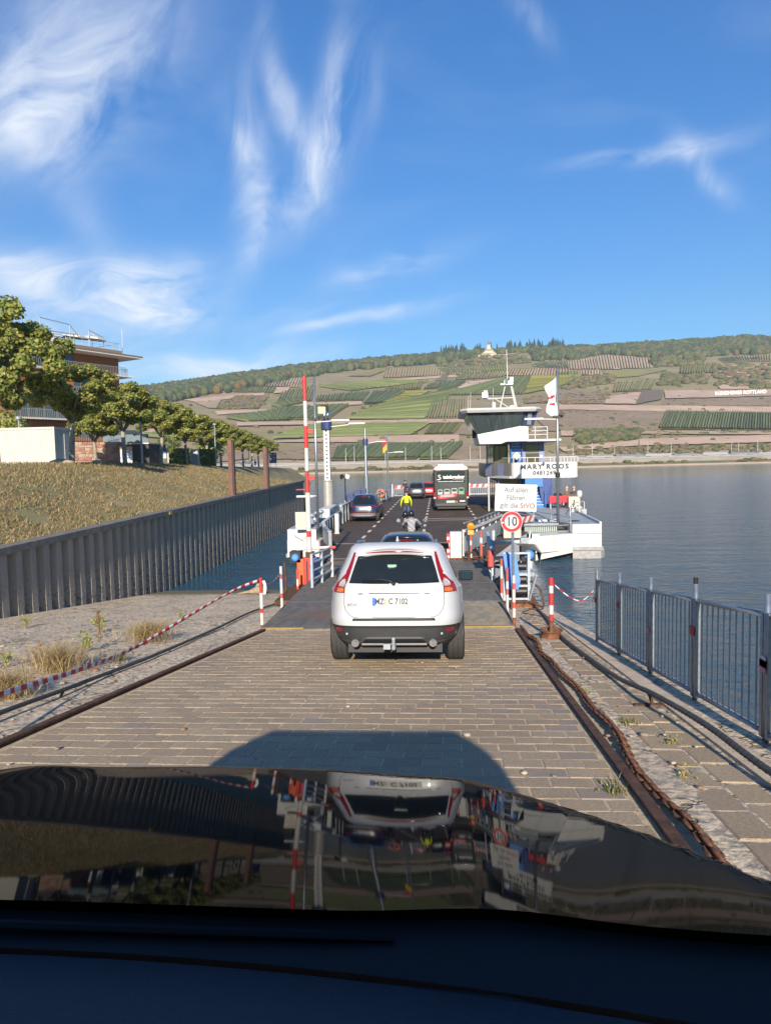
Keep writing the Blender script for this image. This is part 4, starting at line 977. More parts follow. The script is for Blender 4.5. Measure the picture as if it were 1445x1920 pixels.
b = MB(); b.box((3.9, 50.3, 3.78), (4.85, 58, 5.95)); cb2 = fp('upper_saloon', b, blue_dark)
for i, (xa, xb) in enumerate(((3.95, 4.25), (4.3, 4.8))):
    b = MB(); b.box((xa, 50.25, 3.9), (xb, 50.298, 5.8)); fp('window', b, olive_glass, cb2)
for i in range(3):
    b = MB(); b.box((3.85, 50.6+i*2.4, 4.0), (3.898, 52.6+i*2.4, 5.7)); fp('window', b, olive_glass, cb2)
def stairs(x0, x1, y0, z0, y1, z1, n, name):
    b = MB(); b.add([(x0, y0, z0-.12), (x1, y0, z0-.12), (x1, y1+.3, z1-.12), (x0, y1+.3, z1-.12)], [(0, 1, 2, 3)]); st = fp(name, b, blue_paint)
    for i in range(n):
        f = (i+.5)/n; yy = y0+(y1-y0)*f; zz = z0+(z1-z0)*(i+1)/n
        b = MB(); b.box((x0+.03, yy-.02, zz-(z1-z0)/n+.02), (x1-.03, yy+.28, zz)); s_ = fp('step', b, blue_light, st)
        b = MB(); b.box((x0+.03, yy-.028, zz-.03), (x1-.03, yy-.021, zz+.003)); fp('step_nosing', b, mat('nosing_pale', (.45, .55, .68), .5), s_)
    for x in (x0, x1):
        b = MB(); b.extrude([(x, y0-.1, z0), (x, y1+.1, z1), (x, y1+.1, z1-.35), (x, y0+.2, z0-.02)], (.035, 0, 0)); fp('stringer', b, blue_dark, st)
        b = MB(); b.tube((x, y0, z0+.95), (x, y1, z1+.95), .025, n=6); b.tube((x, y0, z0), (x, y0, z0+.95), .025, n=6); fp('handrail', b, blue_light, st)
stairs(4.90, 5.62, 48.3, 3.78, 49.4, 6.0, 10, 'upper_stair')
b = MB(); b.box((5.75, 48.10, 3.05), (6.9, 48.16, 3.60)); fp('stair_front_panel', b, blue_light)
stairs(5.75, 7.0, 47.6, D, 50.0, 3.62, 12, 'lower_stair')
b = MB(); b.prism([(6.95, 48.3), (7.5, 48.1), (7.55, 49.8), (7.05, 50.2)], D, 3.62, 0, [(6.6, 48.2), (7.5, 48.1), (7.55, 49.8), (7.05, 50.2)]); fp('stair_wall', b, mat('stair_wall_blue', (.045, .075, .22), .45))
b = MB(); b.box((5.1, 48.25, 4.85), (5.32, 48.35, 5.1)); b.cbox((5.2, 48.15, 5.12), (.36, .22, .36), rot=Matrix.Rotation(.7, 3, 'Y')); fp('floodlight', b, mat('floodlight_cream', (.7, .6, .36), .4))
b = MB(); b.box((4.05, 48.6, 6.05), (8.2, 58, 6.2)); top = fp('top_deck', b, white_paint, bevel=.03)
b = MB()
for z in (6.5, 6.75, 7.0): b.tube((5.55, 48.7, z), (7.3, 48.7, z), .028, n=6); b.tube((7.3, 48.7, z), (7.3, 52, z), .028, n=6)
for x in (5.55, 6.5, 7.3): b.tube((x, 48.7, 6.2), (x, 48.7, 7.0), .03, n=6)
fp('railing', b, white_paint, top)
b = MB(); b.box((5.5, 48.8, 6.2), (6.1, 49.3, 6.85)); fp('deck_locker', b, white_plain, top, bevel=.03)
b = MB()
for dx in (0, .3): b.tube((4.4+dx, 47.5, 6.2), (4.55+dx, 47.6, 7.0), .02, n=5)
for z in (6.35, 6.55, 6.75): b.tube((4.42, 47.52, z), (4.8, 47.52, z), .018, n=5)
fp('ladder', b, white_plain, top)
# wheelhouse, glazed band leaning outwards
y0, y1 = 47.5, 53.5
b = MB(); b.extrude([(2.62, y0, 6.56), (2.76, y0, 5.93), (4.15, y0, 5.93), (4.5, y0, 6.06), (5.9, y0, 6.06), (5.9, y0, 7.06), (5.45, y0, 7.05)][::-1], (0, y1-y0, 0)); wh = fp('wheelhouse', b, white_paint)
gl = [((2.62, y0, 6.56), (5.45, y0, 7.05), (5.62, y0-.42, 7.92), (1.98, y0-.42, 7.88))]
def pane(p4, name, m, parent, inset=.0):
    b = MB(); b.add(p4, [(0, 1, 2, 3)]); return fp(name, b, m, parent)
def lerp4(q, a, c): q = [Vector(x) for x in q]; return q[0].lerp(q[1], a).lerp(q[3].lerp(q[2], a), c)
wheel_glass = mat('wheelhouse_glass', (.035, .05, .055), .05, 0, (.03, .042, .046), spec=1.0)
cuts = [0, .07, .36, .58, .80, 1.0]
for a0, a1 in zip(cuts[:-1], cuts[1:]):
    pane([lerp4(gl[0], a0+.006, .02), lerp4(gl[0], a1-.006, .02), lerp4(gl[0], a1-.006, .98), lerp4(gl[0], a0+.006, .98)], 'window', wheel_glass, wh)
for a in cuts:
    b = MB(); b.bar(lerp4(gl[0], a, 0), lerp4(gl[0], a, 1), .06, .06); fp('mullion', b, mat('mullion_dark', (.04, .05, .05), .5), wh)
sd = [(2.62, y0, 6.56), (1.98, y0-.42, 7.88), (1.98, y1+.3, 7.88), (2.62, y1, 6.56)]
for a0, a1 in ((0, .33), (.33, .66), (.66, 1)):
    q0, q1 = Vector(sd[0]).lerp(Vector(sd[3]), a0+.01), Vector(sd[0]).lerp(Vector(sd[3]), a1-.01); q2, q3 = Vector(sd[1]).lerp(Vector(sd[2]), a1-.01), Vector(sd[1]).lerp(Vector(sd[2]), a0+.01)
    pane([q0, q3, q2, q1], 'window', wheel_glass, wh)
pane([(2.7, y1, 6.5), (5.5, y1, 6.9), (5.6, y1+.1, 7.9), (2.0, y1+.1, 7.88)], 'window', wheel_glass, wh)
b = MB(); b.box((2.4, y0+2.2, 6.4), (5.6, y0+2.4, 7.85)); fp('inner_bulkhead', b, mat('wheelhouse_interior', (.05, .05, .045), .7), wh)
b = MB(); b.extrude([(5.5, y0-.1, 7.06), (5.7, y0-.3, 7.95), (6.5, y0-.2, 7.95), (6.25, y0, 7.06)], (0, .5, 0)); fp('blue_pillar', b, blue_dark, wh)
b = MB(); b.extrude([(5.78, y0-.22, 7.1), (5.85, y0-.36, 7.85), (6.1, y0-.34, 7.85), (6.05, y0-.2, 7.1)], (0, -.01, 0)); fp('funnel_tank', b, galv, wh)
b = MB(); rf = [(1.9, 46.6), (6.35, 46.6), (6.75, 47.2), (6.75, 53.6), (6.2, 54.3), (1.9, 54.3), (1.5, 53.6), (1.5, 47.2)]
b.prism([(3.9+(x-3.9)*.96, 50.4+(y-50.4)*.97) for x, y in rf], 7.93, 8.08, 0, rf); b.prism(rf, 8.081, 8.22, 0, [(3.9+(x-3.9)*.95, 50.4+(y-50.4)*.95) for x, y in rf]); fp('wheelhouse_roof', b, white_plain, wh)
# roof mast and aerials
b = MB(); T = (4.78, 49.6); 
for (xa, xb) in ((4.25, 4.72), (5.35, 4.95), (5.45, 5.02)): b.tube((xa, 49.6, 8.2), (xb, 49.6, 10.2), .045, .035, 6)
b.tube((3.2, 49.6, 9.05), (5.2, 49.6, 9.05), .035, n=6); b.tube((3.9, 49.6, 9.05), (5.1, 49.6, 8.25), .03, n=6); b.tube((4.5, 49.6, 9.05), (3.5, 49.6, 9.0), .03, n=6)
mm = fp('roof_mast', b, white_plain)
b = MB(); b.tube((4.8, 49.6, 10.2), (4.76, 49.6, 12.3), .04, .02, 6); fp('aerial', b, white_plain, mm)
b = MB(); b.cbox((4.85, 49.5, 10.05), (.6, .25, .28)); b.cbox((5.05, 49.4, 10.25), (.22, .2, .3)); b.lathe([(.14, 0), (.14, .3)], (4.7, 49.4, 10.0), 8); fp('signal_lamps', b, galv, mm)
b = MB(); b.cbox((4.62, 49.4, 10.1), (.1, .16, .34)); b.cbox((4.45, 49.4, 9.95), (.3, .1, .1)); fp('horn', b, white_plain, mm)
b = MB(); b.tube((3.28, 49.4, 8.2), (3.24, 49.4, 9.0), .03, n=6); b.cbox((3.26, 49.3, 9.25), (.38, .3, .36)); fp('searchlight', b, galv, mm)
b = MB(); b.cbox((3.3, 49.25, 9.5), (.26, .2, .09)); fp('lamp_cap', b, white_plain, mm)
b = MB(); b.cbox((3.85, 49.3, 8.5), (.24, .24, .5)); fp('radar_box', b, white_plain, mm, bevel=.04)
b = MB(); b.sphere((5.05, 49.2, 8.38), (.25, .25, .16), 10, 6); fp('dome', b, white_plain, mm, smooth=True)
for x, z in ((2.1, 9.25), (2.25, 9.45), (3.75, 9.7)):
    b = MB(); b.tube((x, 49.2, 8.15), (x+.06, 49.2, z), .018, .012, 5); fp('aerial', b, white_plain, mm)
b = MB(); b.tube((3.55, 50.8, 3.7), (3.55, 50.8, D), .06, n=8); fp('support_post', b, white_plain)
b = MB(); b.tube((3.55, 52.5, 4.6), (3.55, 52.5, 6.0), .05, n=8); fp('support_post', b, white_plain)
# railing on the right pod edge, electric locker and lamp
b = MB(); b.box((8.25, 46.3, 1.68), (8.95, 46.9, 2.45)); lk = fp('deck_locker', b, cream, bevel=.03)
b = MB(); b.box((8.55, 46.28, 1.9), (8.62, 46.298, 2.25)); fp('locker_mark', b, black, lk)
b = MB(); b.prism([(8.1, 40), (8.9, 45.6), (9.3, 46), (9.3, 60), (8.1, 60)], 1.22, 1.67); fp('side_sponson', b, white_paint, rpod)
b = MB(); b.tube((7.3, 40.5, 2.15), (8.2, 44.5, 2.15), .03, n=6); b.tube((8.2, 44.5, 2.15), (9.2, 46.2, 2.15), .03, n=6)
for x, y in ((7.3, 40.5), (8.2, 44.5), (9.2, 46.2)): b.tube((x, y, 1.67), (x, y, 2.16), .03, n=6)
fp('railing', b, cream, rpod)
b = MB(); b.tube((8.15, 42.3, 1.7), (8.15, 42.3, 2.75), .045, n=8); b.lathe([(.13, 2.65), (.16, 2.75), (.16, 2.95), (.08, 3.02)], (8.15, 42.3, 0), 10); fp('deck_lamp', b, white_plain)
b = MB(); b.lathe([(.18, 1.68), (.14, 1.72), (.12, 1.9), (.22, 1.92), (.22, 1.98)], (8.05, 43.6, 0), 12); b.cbox((8.3, 43.7, 1.95), (.5, .12, .08)); fp('bollard', b, white_plain)
b = MB(); b.lathe([(.28, 1.681), (.28, 1.70), (.18, 1.72)], (6.9, 37.2, 0), 14); fp('hatch', b, black)

# ---- gear beside the flap
def gear_lamp(x, y, z, big=1.0, hood=True):
    b = MB(); s_ = .17*big; b.extrude([(x-s_, y, z-s_), (x+s_, y, z-s_), (x+s_, y, z+s_), (x-s_, y, z+s_)], (0, .45*big, 0)); ho = fp('lamp_housing', b, black)
    b = MB(); b.lathe([(.115*big, -.05), (.115*big, -.02), (.10*big, .0)], (x+.01, y-.005, z), 16, axis='Y'); ln = fp('lamp_lens', b, blue_light, ho)
    b = MB(); b.lathe([(.07*big, -.062), (.07*big, -.051)], (x+.01, y-.005, z), 12, axis='Y'); fp('lens_ring', b, mat('lens_blue', (.10, .28, .6), .3), ln)
    if hood:
        b = MB(); b.add([(x-s_*1.9, y+.25, z+s_*1.5), (x+s_*.6, y-.3, z+s_*1.7), (x+s_*1.7, y-.2, z+s_*.4), (x+s_*1.8, y+.3, z-s_*1.8), (x+s_*1.3, y+.35, z+s_*1.2)], [(0, 1, 2, 4), (2, 3, 4)]); o = fp('lamp_hood', b, rub_grey, ho); sl = o.modifiers.new('s', 'SOLIDIFY'); sl.thickness = .02
gear_lamp(-4.47, 22.0, 2.0, 1.0, False); gear_lamp(2.38, 19.3, 2.36, 1.1)
b = MB(); b.box((-4.42, 22.0, 1.12), (-4.2, 22.5, 1.93)); fp('switch_cabinet', b, mat('orange_red_paint', (.55, .10, .035), .5), bevel=.015)
b = MB(); b.box((-4.19, 21.95, 1.10), (-3.9, 22.5, 1.98)); rc = fp('switch_cabinet', b, mat('signal_red', (.55, .045, .035), .45), bevel=.015)
b = MB(); b.box((-4.11, 21.93, 1.2), (-4.07, 21.952, 1.88)); fp('door_slot', b, black, rc)
# raised barrier arm in red and white
zb = [(2.05, 2.62, 'w'), (2.62, 2.81, 'r'), (2.81, 4.0, 'w'), (4.0, 4.68, 'r'), (4.68, 5.38, 'w'), (5.38, 6.06, 'r'), (6.06, 6.82, 'w'), (6.82, 7.57, 'r')]
b = MB(); b.box((-4.14, 22.02, 1.85), (-3.9, 22.3, 2.15)); ba = fp('barrier_drive', b, rust)
for z0, z1, c in zb:
    b = MB(); b.tube((-4.03, 22.1, z0), (-4.03+.0*(z1-2), 22.1, z1), .075 if z0 < 4 else .06, n=10); fp('barrier_segment', b, red_paint if c == 'r' else white_plain, ba)
for z in (4.45, 5.9):
    b = MB(); b.cbox((-3.88, 22.05, z), (.2, .06, .1)); fp('barrier_lamp', b, red_paint, ba)
b = MB(); b.cbox((-4.24, 22.1, 4.1), (.3, .03, .03)); fp('barrier_pin', b, red_paint, ba)
b = MB(); b.tube((-3.95, 22.0, 1.75), (-3.95, 21.85, 1.75), .06, n=10); fp('hand_wheel', b, rust, ba)
# horizontal arm and guard rail on the flap's left edge
b = MB(); b.tube((-4.45, 22.2, 2.22), (-3.36, 22.2, 2.28), .045, n=8); fp('cross_arm', b, white_worn)
b = MB(); b.tube((-3.38, 22.1, 2.28), (-3.2, 22.1, 2.28), .047, n=8); fp('arm_tip', b, red_faded)
rail_g = mat('rail_pale_blue_grey', (.36, .41, .47), .5, .1)
gp = [(-3.45, 19.2), (-3.34, 20.2), (-3.26, 21.4)]
b = MB()
for f in (.22, .45, .68, .90): b.path([(x, y, fl(.0, (y-13.6)/12.3).z + f) for x, y in gp], .032, 6)
for x, y in gp[:2]: b.tube((x, y, fl(0, (y-13.6)/12.3).z-.1), (x, y, fl(0, (y-13.6)/12.3).z+.92), .04, n=6)
fp('flap_guard_rail', b, rail_g)
b = MB(); b.tube((-3.24, 21.5, 1.42), (-3.24, 21.5, 2.26), .05, n=8); fp('rail_post', b, white_worn)
b = MB(); b.box((-3.70, 20.3, 1.40), (-3.60, 21.3, 2.1)); fp('hydraulic_plate', b, blue_light)
b = MB(); b.box((-4.55, 19.4, 1.0), (-3.9, 23.5, 1.14)); b.bar((-4.3, 20.2, 1.1), (-4.6, 20.5, .3), .1, .1); fp('gear_platform', b, rust)
b = MB(); b.path([(-4.7, 21.5, 1.9), (-4.6, 21.2, 1.4), (-4.55, 20.8, .9), (-4.5, 20, .55)], .04, 6); b.path([(-4.45, 21.4, 1.1), (-4.4, 20.8, .8), (-4.35, 20.2, .6)], .05, 6); fp('hoses', b, rust)
b = MB(); b.tube((-4.15, 20.3, .75), (-4.15, 20.3, 1.05), .14, n=10); b.tube((-3.98, 20.6, .95), (-3.98, 20.1, .98), .1, n=8); fp('hydraulic_foot', b, black)
# panel at the ferry's left corner
b = MB(); b.box((-6.75, 33.6, 1.78), (-6.12, 33.68, 2.62)); pn = fp('notice_board', b, cream)
for x in (-6.62, -6.28):
    for z in (1.95, 2.3): 
        b = MB(); b.box((x-.04, 33.585, z), (x+.04, 33.599, z+.2)); fp('board_mark', b, mat('faded_mark', (.62, .56, .42), .6), pn)
b = MB(); b.path([(-6.9, 33.9, 1.5), (-6.5, 33.85, 1.25), (-6.0, 33.8, 1.6)], .012, 5); fp('cable', b, black)
# right gear: rust platform, winch frame, blue plate, rollers
b = MB(); b.box((1.62, 18.6, 1.02), (2.55, 21.6, 1.16)); b.box((1.66, 19.2, .4), (1.9, 21.2, 1.02)); gpf = fp('gear_platform', b, rust2)
b = MB(); b.add([(1.66, 18.9, 2.42), (2.0, 18.9, 2.42), (2.08, 18.6, 1.75), (2.02, 18.5, 1.55), (1.76, 18.5, 1.55)], [(0, 1, 2, 3, 4)][0:1]); o = fp('blue_plate', b, blue_light); sl = o.modifiers.new('s', 'SOLIDIFY'); sl.thickness = .04
b = MB()
for x in (1.72, 2.36): b.bar((x, 19.1, 1.1), (x, 19.1, 2.45), .07, .07)
for z in (1.2, 1.55, 1.85, 2.42): b.bar((1.72, 19.1, z), (2.36, 19.1, z), .05, .05)
b.bar((2.36, 19.1, 1.15), (2.5, 18.7, 1.9), .05, .05); fp('winch_frame', b, rail_g)
for z in (1.38, 1.7, 2.05):
    b = MB(); b.tube((1.8, 19.2, z), (2.3, 19.2, z), .1, n=10); fp('winch_roller', b, black)
b = MB(); b.path([(2.4, 19.0, 1.7), (2.62, 18.8, 1.5), (2.7, 18.7, 1.1), (2.55, 18.5, .95), (2.45, 18.2, 1.15)], .03, 6); b.path([(2.3, 18.6, 1.2), (2.6, 18.2, 1.15), (2.5, 17.6, 1.22), (2.2, 17.8, 1.2)], .02, 6); fp('hoses', b, rust)
b = MB(); b.bar((1.5, 20.4, 2.0), (1.52, 22.6, 2.35), .06, .5); fp('side_plate', b, blue_dark)
b = MB(); b.bar((1.5, 20.4, 2.28), (1.52, 22.6, 2.63), .08, .07); b.bar((1.5, 20.4, 1.72), (1.52, 22.6, 2.07), .06, .05); b.bar((1.5, 20.4, 1.4), (1.5, 20.4, 2.3), .06, .06); b.bar((1.7, 22.5, 1.3), (1.7, 22.5, 2.7), .08, .08); b.bar((1.6, 22.5, 2.3), (2.5, 22.5, 2.35), .06, .09); b.bar((1.6, 22.5, 1.85), (2.2, 22.5, 1.85), .05, .08); fp('flap_guard_rail', b, rail_g)
b = MB(); b.tube((1.45, 20.3, 1.9), (1.45, 20.3, 2.35), .09, n=10); fp('red_reflector', b, red_faded)
b = MB(); b.path([(1.2, 25.6, 1.45), (1.8, 25.2, 1.5), (2.3, 24.4, 1.45), (1.5, 23.9, 1.42), (2.0, 23.4, 1.4)], .05, 6); fp('mooring_chain', b, rust2)
b = MB(); b.lathe([(.2, D+.02), (.2, D+.06), (.06, D+.08), (.06, D+.3), (.14, D+.32), (.14, D+.38)], (1.05, 25.4, 0), 10); fp('bollard', b, rust)
b = MB(); b.box((2.95, 33.0, 1.3), (3.75, 33.6, 2.1)); fp('equipment_box', b, cream, bevel=.03)
b = MB(); b.path([(2.6, 23, 1.4), (2.6, 23, 2.0), (2.85, 23, 2.2), (2.9, 23.1, 2.6)], .03, 6); b.cbox((2.75, 23.1, 2.2), (.3, .2, .4)); b.box((2.4, 22.8, 1.2), (3.0, 24.4, 1.32)); fp('hydraulic_unit', b, galv)
b = MB(); b.box((3.0, 24.6, 1.0), (3.15, 24.75, 2.35)); b.box((3.0, 24.6, 2.2), (3.4, 24.75, 2.35)); fp('white_bracket', b, white_plain)

# ---- things that stand on the ferry and its gear
def banded_post(name, label, cat, base, h, r, bands, group=None, top=None, lean=(0, 0), colours=(None, None)):
    o = thing(name, label, cat, base, group); ra, wa = colours; ra = ra or red_faded; wa = wa or white_worn
    z = 0
    for i, (f, c) in enumerate(bands):
        b = MB(); z1 = z + f*h; b.tube((lean[0]*z, lean[1]*z, z), (lean[0]*z1, lean[1]*z1, z1), r, n=10); b.build('band', ra if c == 'r' else (rust2 if c == 'x' else wa), o); z = z1
    return o
o = thing('deck_bollard', 'wide white steel pillar with red chevron edge standing at the hinge of the flap', 'pillar', (.62, 26.35, D))
b = MB(); b.box((-.21, -.12, 0), (.21, .2, 1.0)); b.build('pillar', white_worn, o, bevel=.015); b = MB(); b.box((-.27, -.16, 0), (.3, .3, .05)); b.build('foot_plate', rust2, o)
for i in range(8):
    b = MB(); b.extrude([(-.33, -.13, .02+i*.115), (-.23, -.13, .02+i*.115), (-.23, -.13, .135+i*.115), (-.33, -.13, .135+i*.115)], (0, .25, 0)); b.build('stripe', red_paint if i % 2 else white_plain, o)
o = banded_post('lamp_post', 'short red and white post carrying a round orange warning lamp', 'warning lamp', (1.18, 26.6, D), .85, .04, [(.3, 'w'), (.25, 'r'), (.2, 'w'), (.25, 'r')])
b = MB(); b.box((-.12, -.06, .85), (.12, .06, 1.02)); b.build('battery_case', yellow_paint, o, bevel=.02); b = MB(); b.lathe([(.0, -.07), (.12, -.06), (.135, 0), (.12, .06), (0, .07)], (0, 0, 1.17), 16, axis='Y'); b.build('lamp_lens', orange, o, smooth=True)
banded_post('marker_post', 'rusty red and white post standing beside the grey bulwark of the flap', 'post', (1.55, 26.5, D), 1.0, .055, [(.35, 'r'), (.2, 'r'), (.2, 'w'), (.25, 'r')], 'red and white marker posts')
o = thing('white_post', 'plain white post at the end of the left bulwark on the car deck', 'post', (-5.17, 36.4, D)); b = MB(); b.box((-.1, -.1, 0), (.1, .1, 1.02)); b.build('shaft', white_plain, o, bevel=.02)
b = MB(); b.box((-.13, -.13, 0), (.13, .13, .03)); b.build('foot_plate', white_plain, o)
# speed limit and traffic rule signs on one pole
o = thing('traffic_sign', 'white sign about ferry traffic rules above a round speed limit 10 sign', 'sign', (1.82, 17.9, 1.23))
b = MB(); b.tube((.0, .07, -.08), (.02, .07, 3.0), .035, n=8); b.build('pole', galv, o)
rule = MB(); rule.box((-.51, -.012, -.335), (.51, .012, .335)); rs = rule.build('rule_board', mat('sign_white', (.50, .50, .49), .5, 0, (.475, .475, .465), 3), o, bevel=.008)
rs.location = (.09, .0, 2.72); rs.rotation_euler = (0, rad(2.6), 0)
grey_ink = mat('grey_lettering', (.16, .18, .21), .6); red_ink = mat('red_lettering', (.45, .10, .09), .6)
for s_, x, z, m_ in (('Auf allen', .0, .19, grey_ink), ('Fähren', .0, .0, grey_ink), ('gilt die', -.16, -.195, grey_ink), ('StVO', .29, -.195, red_ink)):
    text('lettering', s_, .18, m_, rs, (x, -.016, z), FACE, .002, sx=.92, bold=.004)
lim = MB(); lim.lathe([(.265, 0), (.265, .02)], (0, 0, 0), 40, axis='Y'); dk = lim.build('limit_disc', mat('sign_red', (.52, .018, .03), .4), o, loc=(-.02, -.03, 2.13))
b = MB(); b.lathe([(.262, -.003), (.262, -.001)], (0, 0, 0), 40, axis='Y'); b.build('rim', white_plain, dk)
b = MB(); b.lathe([(.25, -.006), (.25, -.004)], (0, 0, 0), 40, axis='Y'); b.build('red_ring', MATS['sign_red'], dk)
b = MB(); b.lathe([(.175, -.010), (.175, -.007)], (0, 0, 0), 40, axis='Y'); b.build('white_field', white_plain, dk)
text('numerals', '10', .32, ink, dk, (0, -.014, 0), FACE, .002, sx=.85, bold=.006)
b = MB(); b.sphere((-.225, -.012, -.02), (.035, .005, .02), 8, 5); b.build('scuff', white_plain, dk)
# ================================================================== VEHICLES
class Shell:
    """car body as a stack of plan outlines; levels: (z, rear y, front y, half width, squareness)"""
    def __init__(s, levels): s.L = levels
    def at(s, z):
        L = s.L
        if z <= L[0][0]: return L[0][1:]
        for a, b in zip(L[:-1], L[1:]):
            if z <= b[0]:
                f = (z-a[0])/(b[0]-a[0]); return tuple(a[i]+(b[i]-a[i])*f for i in range(1, 5))
        return L[-1][1:]
    def rear(s, x, z):
        yr, yf, w, n = s.at(z); k = min(.999, abs(x)/w); return (yr+yf)/2 - (yf-yr)/2*(1-k**n)**(1/n)
    def front(s, x, z):
        yr, yf, w, n = s.at(z); k = min(.999, abs(x)/w); return (yr+yf)/2 + (yf-yr)/2*(1-k**n)**(1/n)
    def side(s, y, z):
        yr, yf, w, n = s.at(z); k = min(.999, abs(y-(yr+yf)/2)/((yf-yr)/2)); return w*(1-k**n)**(1/n)
    def body(s, n=88, fine=.035):
        zs = []
        for a, b in zip(s.L[:-1], s.L[1:]):
            k = max(1, int((b[0]-a[0])/fine)); zs += [a[0]+(b[0]-a[0])*i/k for i in range(k)]
        zs.append(s.L[-1][0]); b = MB(); vs = []
        for z in zs:
            yr, yf, w, e = s.at(z)
            for j in range(n):
                t = 2*math.pi*(j+.5)/n; c, q = math.cos(t), math.sin(t)
                vs.append((w*math.copysign(abs(c)**(2/e), c), (yr+yf)/2 + (yf-yr)/2*math.copysign(abs(q)**(2/e), q), z))
        k = len(zs)
        b.add(vs, [(i*n+j, i*n+(j+1) % n, (i+1)*n+(j+1) % n, (i+1)*n+j) for i in range(k-1) for j in range(n)] + [tuple(range(n-1, -1, -1)), tuple(range((k-1)*n, k*n))])
        return b
def patch(name, poly, fn, m, parent, depth=.012, step=.05, sub=None):
    """fill a 2-d outline, lay it on the surface fn(a,b,offset) and give it an edge"""
    P = []
    for (a, b) in zip(poly, poly[1:]+poly[:1]):
        k = max(1, int(math.dist(a, b)/step)); P += [(a[0]+(b[0]-a[0])*i/k, a[1]+(b[1]-a[1])*i/k) for i in range(k)]
    nb = len(P); xs = [p[0] for p in P]; ys = [p[1] for p in P]
    def inside(x, y):
        c = False
        for (x0, y0), (x1, y1) in zip(P, P[1:]+P[:1]):
            if (y0 > y) != (y1 > y) and x < (x1-x0)*(y-y0)/(y1-y0)+x0: c = not c
        return c
    inner = []
    x = min(xs)+step
    while x < max(xs):
        y = min(ys)+step
        while y < max(ys):
            if inside(x, y) and min((x-p[0])**2+(y-p[1])**2 for p in P) > (step*.5)**2: inner.append((x, y))
            y += step
        x += step
    co, _, fs, *_r = delaunay_2d_cdt([Vector(p) for p in P+inner], [(i, (i+1) % nb) for i in range(nb)], [list(range(nb))], 1, 1e-5)
    top = [Vector(fn(c[0], c[1], depth)) for c in co]; bot = [Vector(fn(c[0], c[1], -.006)) for c in co]
    N = len(co); b = MB(); F = [tuple(f) for f in fs]
    # orient outwards
    if F:
        f = F[0]; nn = (top[f[1]]-top[f[0]]).cross(top[f[2]]-top[f[0]])
        if nn.dot(top[f[0]]-bot[f[0]]) < 0: F = [t[::-1] for t in F]
    b.add(top+bot, F + [(i, (i+1) % nb, N+(i+1) % nb, N+i) for i in range(nb)])
    o = b.build(name, m, parent); 
    for p in o.data.polygons[:len(F)]: p.use_smooth = True
    return o
def rear_fn(S): return lambda x, z, d: (x, S.rear(x, z)-d, z)
def front_fn(S): return lambda x, z, d: (x, S.front(x, z)+d, z)
def side_fn(S, sgn): return lambda y, z, d: (sgn*(S.side(y, z)+d), y, z)
def mirror(poly): return [(-x, z) for x, z in poly][::-1]
tyre_m = mat('tyre_rubber', (.035, .034, .033), .85, bump=.2); rim_m = mat('alloy_rim', (.45, .46, .47), .3, .9)
def wheel(parent, x, y, r, wd, name='wheel'):
    s_ = 1 if x > 0 else -1
    b = MB(); h = wd/2; b.lathe([(r*.62, -h*.9), (r*.9, -h), (r*.985, -h*.86), (r, -h*.6), (r, h*.6), (r*.985, h*.86), (r*.9, h), (r*.62, h*.9)], (0, 0, 0), 28, axis='X')
    for gx in (-.45, -.15, .15, .45): b.lathe([(r*1.0005, wd*gx*.9-.004), (r*1.002, wd*gx*.9-.003), (r*1.002, wd*gx*.9+.003), (r*1.0005, wd*gx*.9+.004)], (0, 0, 0), 28, mi=1, axis='X')
    w_ = b.build(name, [tyre_m, black], parent, loc=(x, y, r)); smooth_by_angle(w_.data, 50)
    b = MB(); b.lathe([(r*.60, -.01), (r*.62, .02), (r*.2, .035), (r*.08, .05)], (s_*h*.7, 0, 0), 20, axis='X')
    if s_ < 0: b.v = [(2*(-h*.7)-x_, y_, z_) for x_, y_, z_ in b.v]
    b.build('rim', rim_m, w_); return w_
def paint(name, c, coat=.7, rough=.35, metal=.0): return mat(name, c, rough, metal, tuple(x*.97 for x in c), 2, coat=coat)
def cut_arches(body, axles, r, inner):
    cut = MB()
    for y in axles:
        for s_ in (-1, 1): cut.lathe([(r, 0), (r, 1.4)], (s_*inner if s_ > 0 else -inner-1.4, y, r*.86), 26, axis='X')
    me = cut.mesh('cut', black); co = bpy.data.objects.new('cut', me); col.objects.link(co)
    bm = bmesh.new(); bm.from_mesh(me); bmesh.ops.recalc_face_normals(bm, faces=bm.faces); bm.to_mesh(me); bm.free()
    bm = bmesh.new(); bm.from_mesh(body.data); bmesh.ops.recalc_face_normals(bm, faces=bm.faces); bm.to_mesh(body.data); bm.free()
    md = body.modifiers.new('b', 'BOOLEAN'); md.operation = 'DIFFERENCE'; md.object = co; md.solver = 'EXACT'
    me2 = evaluated(body); body.modifiers.clear(); body.data = me2; bpy.data.objects.remove(co)
    smooth_by_angle(body.data, 32)

